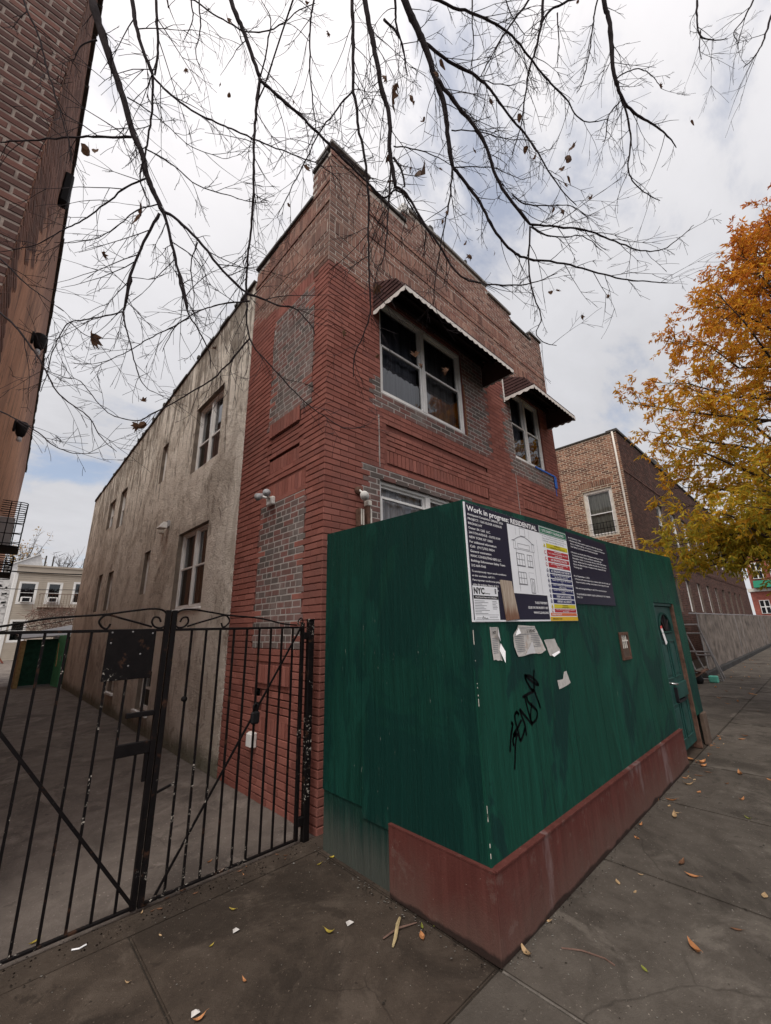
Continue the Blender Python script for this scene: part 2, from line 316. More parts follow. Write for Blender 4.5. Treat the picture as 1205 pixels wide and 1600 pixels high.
concrete('pavement', (.105, .090, .076), (.064, .054, .045), (.155, .135, .115), .7); concrete('forecourt', (.076, .058, .045), (.040, .031, .025), (.118, .094, .075), .75, 1.2)
concrete('driveway', (.205, .174, .152), (.11, .092, .08), (.33, .285, .25), .75, 1.1); concrete('kerbstone', (.25, .235, .21), (.16, .15, .14), (.34, .32, .29))
concrete('asphalt', (.055, .053, .052), (.035, .034, .033), (.075, .072, .07)); concrete('joint_dirt', (.045, .037, .03), (.027, .022, .018), (.075, .063, .05)); concrete('joint_chalk', (.17, .15, .13), (.05, .045, .04), (.30, .27, .24), .6, 3)
concrete('coping_stone', (.32, .30, .28), (.16, .15, .14), (.50, .48, .46))
def iron():
    b = NB('black_iron'); n = b.noise(20, 6, .7); big = b.noise(1.8, 3, .5, loc=(3, 2, 1)); c = b.ramp(n, [(.3, (.004, .003, .0033)), (.7, (.009, .007, .007))])
    chips = b.step(b.m('MULTIPLY', b.noise(38, 5, .75), b.step(big, .44, .64)), .585, .62); c = b.mix(chips, c, (.42, .38, .33)); c = b.mix(b.m('MULTIPLY', b.step(b.noise(11, 5, .7, loc=(8, 8, 3)), .58, .68), .6), c, (.075, .035, .02))
    b.col(c).rough(.6).bump(n, .35, .003); b.bsdf.inputs['Specular IOR Level'].default_value = .12; MATS['black_iron'] = b.mat
iron()
simple('white_vinyl', (.74, .73, .71), .45, 0, .08, 6, .05); simple('cream_trim', (.62, .58, .52), .6, 0, .15, 8, .1); simple('white_metal', (.70, .68, .65), .5, 0, .1)
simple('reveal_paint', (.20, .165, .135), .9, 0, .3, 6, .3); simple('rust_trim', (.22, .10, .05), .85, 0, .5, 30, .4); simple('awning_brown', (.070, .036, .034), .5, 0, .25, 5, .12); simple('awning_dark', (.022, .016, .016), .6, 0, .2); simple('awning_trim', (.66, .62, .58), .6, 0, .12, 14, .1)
simple('flashing', (.06, .055, .05), .6, 0, .3, 8, .2); simple('tar_roof', (.045, .045, .045), .9); simple('dark_interior', (.014, .014, .016), .9, bump=0); simple('sign_navy', (.019, .017, .036), .42, 0, .06, 3, .03)
simple('sign_white', (.80, .81, .84), .45, 0, .05, 4, .02); simple('print_white', (.85, .84, .85), .6, 0, .03, bump=0); simple('print_grey', (.20, .20, .22), .6, 0, .1, bump=0); simple('print_black', (.016, .015, .018), .5, 0, .1, bump=0)
simple('sign_yellow', (.62, .52, .03), .5, 0, .05, bump=0); simple('sign_amber', (.66, .42, .03), .5, 0, .05, bump=0); simple('sign_red', (.42, .035, .045), .5, 0, .08, bump=0); simple('sign_orange', (.62, .16, .06), .5, 0, .05, bump=0); simple('sign_blue', (.022, .026, .10), .5, 0, .08, bump=0); simple('sign_green', (.02, .16, .09), .5, 0, .05, bump=0)
simple('rust_brown', (.11, .062, .045), .8, 0, .45, 16, .4); simple('jamb_brown', (.11, .078, .06), .8, 0, .3, 10, .3); simple('graffiti_black', (.006, .006, .008), .6, 0, .2, bump=0); simple('grey_plastic', (.42, .42, .43), .5, 0, .1); simple('lens', (.55, .57, .60), .15, 0, .05, bump=0)
simple('blue_tape', (.02, .12, .50), .45, 0, .1); simple('chrome', (.6, .6, .6), .25, 1, .05, bump=0); simple('red_print', (.62, .06, .05), .5, bump=0); simple('door_paint', (.016, .060, .052), .5, 0, .3, 7, .25); simple('galvanised', (.24, .23, .23), .5, .4, .2)
simple('fence_screen', (.15, .125, .108), .9, 0, .6, 2.5, .6); simple('red_brick_far', (.30, .10, .075), .9, 0, .25, 4); simple('green_awning', (.02, .15, .09), .7); simple('siding', (.40, .35, .29), .8, 0, .08, 2); simple('white_render', (.62, .61, .60), .9, 0, .15, 5, .3)
simple('shed_dark', (.012, .05, .032), .6, 0, .3); simple('shed_light', (.10, .36, .20), .6, 0, .2); simple('timber', (.32, .23, .11), .8, 0, .3, 10, .3); simple('bark', (.040, .032, .034), .95, 0, .35, 25, .7); simple('bark_brown', (.055, .042, .034), .95, 0, .35, 25, .7)
simple('teal_block', (.10, .36, .28), .6); simple('dead_branch', (.16, .10, .08), .9, 0, .35, 20); simple('pale_stick', (.42, .33, .18), .8, 0, .25, 20); simple('cable', (.012, .011, .012), .6, bump=0); simple('red_stair', (.22, .07, .05), .8)
def wood_board():
    b = NB('weathered_wood'); g = b.noise(3, 7, .68, (22, 22, 1.4), dist=1.2); z = b.zpos(); c = b.ramp(g, [(.3, (.26, .19, .14)), (.55, (.44, .36, .29)), (.75, (.58, .50, .42))])
    st = b.m('SUBTRACT', 1.0, b.step(b.m('ADD', z['Z'], b.m('MULTIPLY', b.noise(30, 3, .6, (1, 1, .1)), -.12)), 1.60, 1.70)); c = b.mix(b.m('MULTIPLY', st, .8), c, (.16, .06, .03)); b.col(c).rough(.85).bump(g, .4, .004); MATS['weathered_wood'] = b.mat
wood_board()
def paper():
    b = NB('paper'); n = b.noise(18, 5, .6); c = b.ramp(n, [(.3, (.42, .40, .38)), (.7, (.60, .57, .54))]); c = b.mix(b.m('MULTIPLY', b.step(b.noise(9, 5, .6, loc=(4, 1, 1)), .6, .7), .5), c, (.38, .25, .18)); b.col(c).rough(.9).bump(n, .4, .01); MATS['paper'] = b.mat
paper()
def glass(name, tint, ior=1.7, r=.02):
    b = NB(name); b.nt.nodes.remove(b.bsdf); tr = b.N('ShaderNodeBsdfTransparent'); tr.inputs[0].default_value = (*tint, 1); gl = b.N('ShaderNodeBsdfGlossy'); gl.inputs['Roughness'].default_value = r; gl.inputs['Color'].default_value = (.9, .92, .95, 1)
    fr = b.N('ShaderNodeFresnel'); fr.inputs['IOR'].default_value = ior; nz = b.noise(2.5, 2, .5); bp = b.N('ShaderNodeBump'); bp.inputs['Strength'].default_value = .04; bp.inputs['Distance'].default_value = .05; b.L(nz, bp.inputs['Height']); b.L(bp.outputs[0], gl.inputs['Normal'])
    mx = b.N('ShaderNodeMixShader'); b.L(fr.outputs[0], mx.inputs[0]); b.L(tr.outputs[0], mx.inputs[1]); b.L(gl.outputs[0], mx.inputs[2]); b.L(mx.outputs[0], b.out.inputs[0]); MATS[name] = b.mat
glass('pane', (.62, .64, .66)); glass('pane_clear', (.85, .86, .86), 1.45)
def leafmat(name, attr=True, c=None, trans=.45, tint=1.0):
    b = NB(name)
    if attr:
        a = b.N('ShaderNodeVertexColor'); a.layer_name = 'tint'; src = a.outputs[0]
    else:
        isl = b.island(); src = b.ramp(isl, [(0, tuple(x*.7 for x in c)), (1, tuple(x*1.25 for x in c))])
    n = b.noise(60, 3, .6); src = b.mix(b.m('MULTIPLY', n, .25), src, (.10, .05, .02)); b.col(src).rough(.6)
    t = b.N('ShaderNodeBsdfTranslucent'); b.L(src, t.inputs[0]); mx = b.N('ShaderNodeMixShader'); mx.inputs[0].default_value = trans; b.L(b.bsdf.outputs[0], mx.inputs[1]); b.L(t.outputs[0], mx.inputs[2]); b.L(mx.outputs[0], b.out.inputs[0]); MATS[name] = b.mat
leafmat('autumn_leaf', trans=.52); leafmat('dead_leaf', False, (.12, .062, .035), .3); leafmat('litter_orange', False, (.50, .23, .10), .15); leafmat('litter_tan', False, (.46, .32, .18), .15); leafmat('litter_brown', False, (.17, .085, .05), .1); leafmat('litter_yellow', False, (.42, .33, .06), .15); leafmat('litter_olive', False, (.22, .24, .05), .15)
def curtain_backing(name, c, k):
    b = NB(name); n = b.noise(2, 4, .6, (14, 14, .6)); b.col(b.ramp(n, [(.35, tuple(x*.55 for x in c)), (.65, c)])).rough(.9); MATS[name] = b.mat
curtain_backing('curtain_grey', (.26, .26, .29), 1); curtain_backing('curtain_pale', (.66, .66, .70), 2); curtain_backing('curtain_floral', (.52, .52, .44), 3); curtain_backing('curtain_dark', (.035, .034, .036), 4); curtain_backing('curtain_tan', (.28, .26, .25), 5)  # dark one stands for unlit rooms; grey, tan, pale also imitate sky reflections
M = MATS

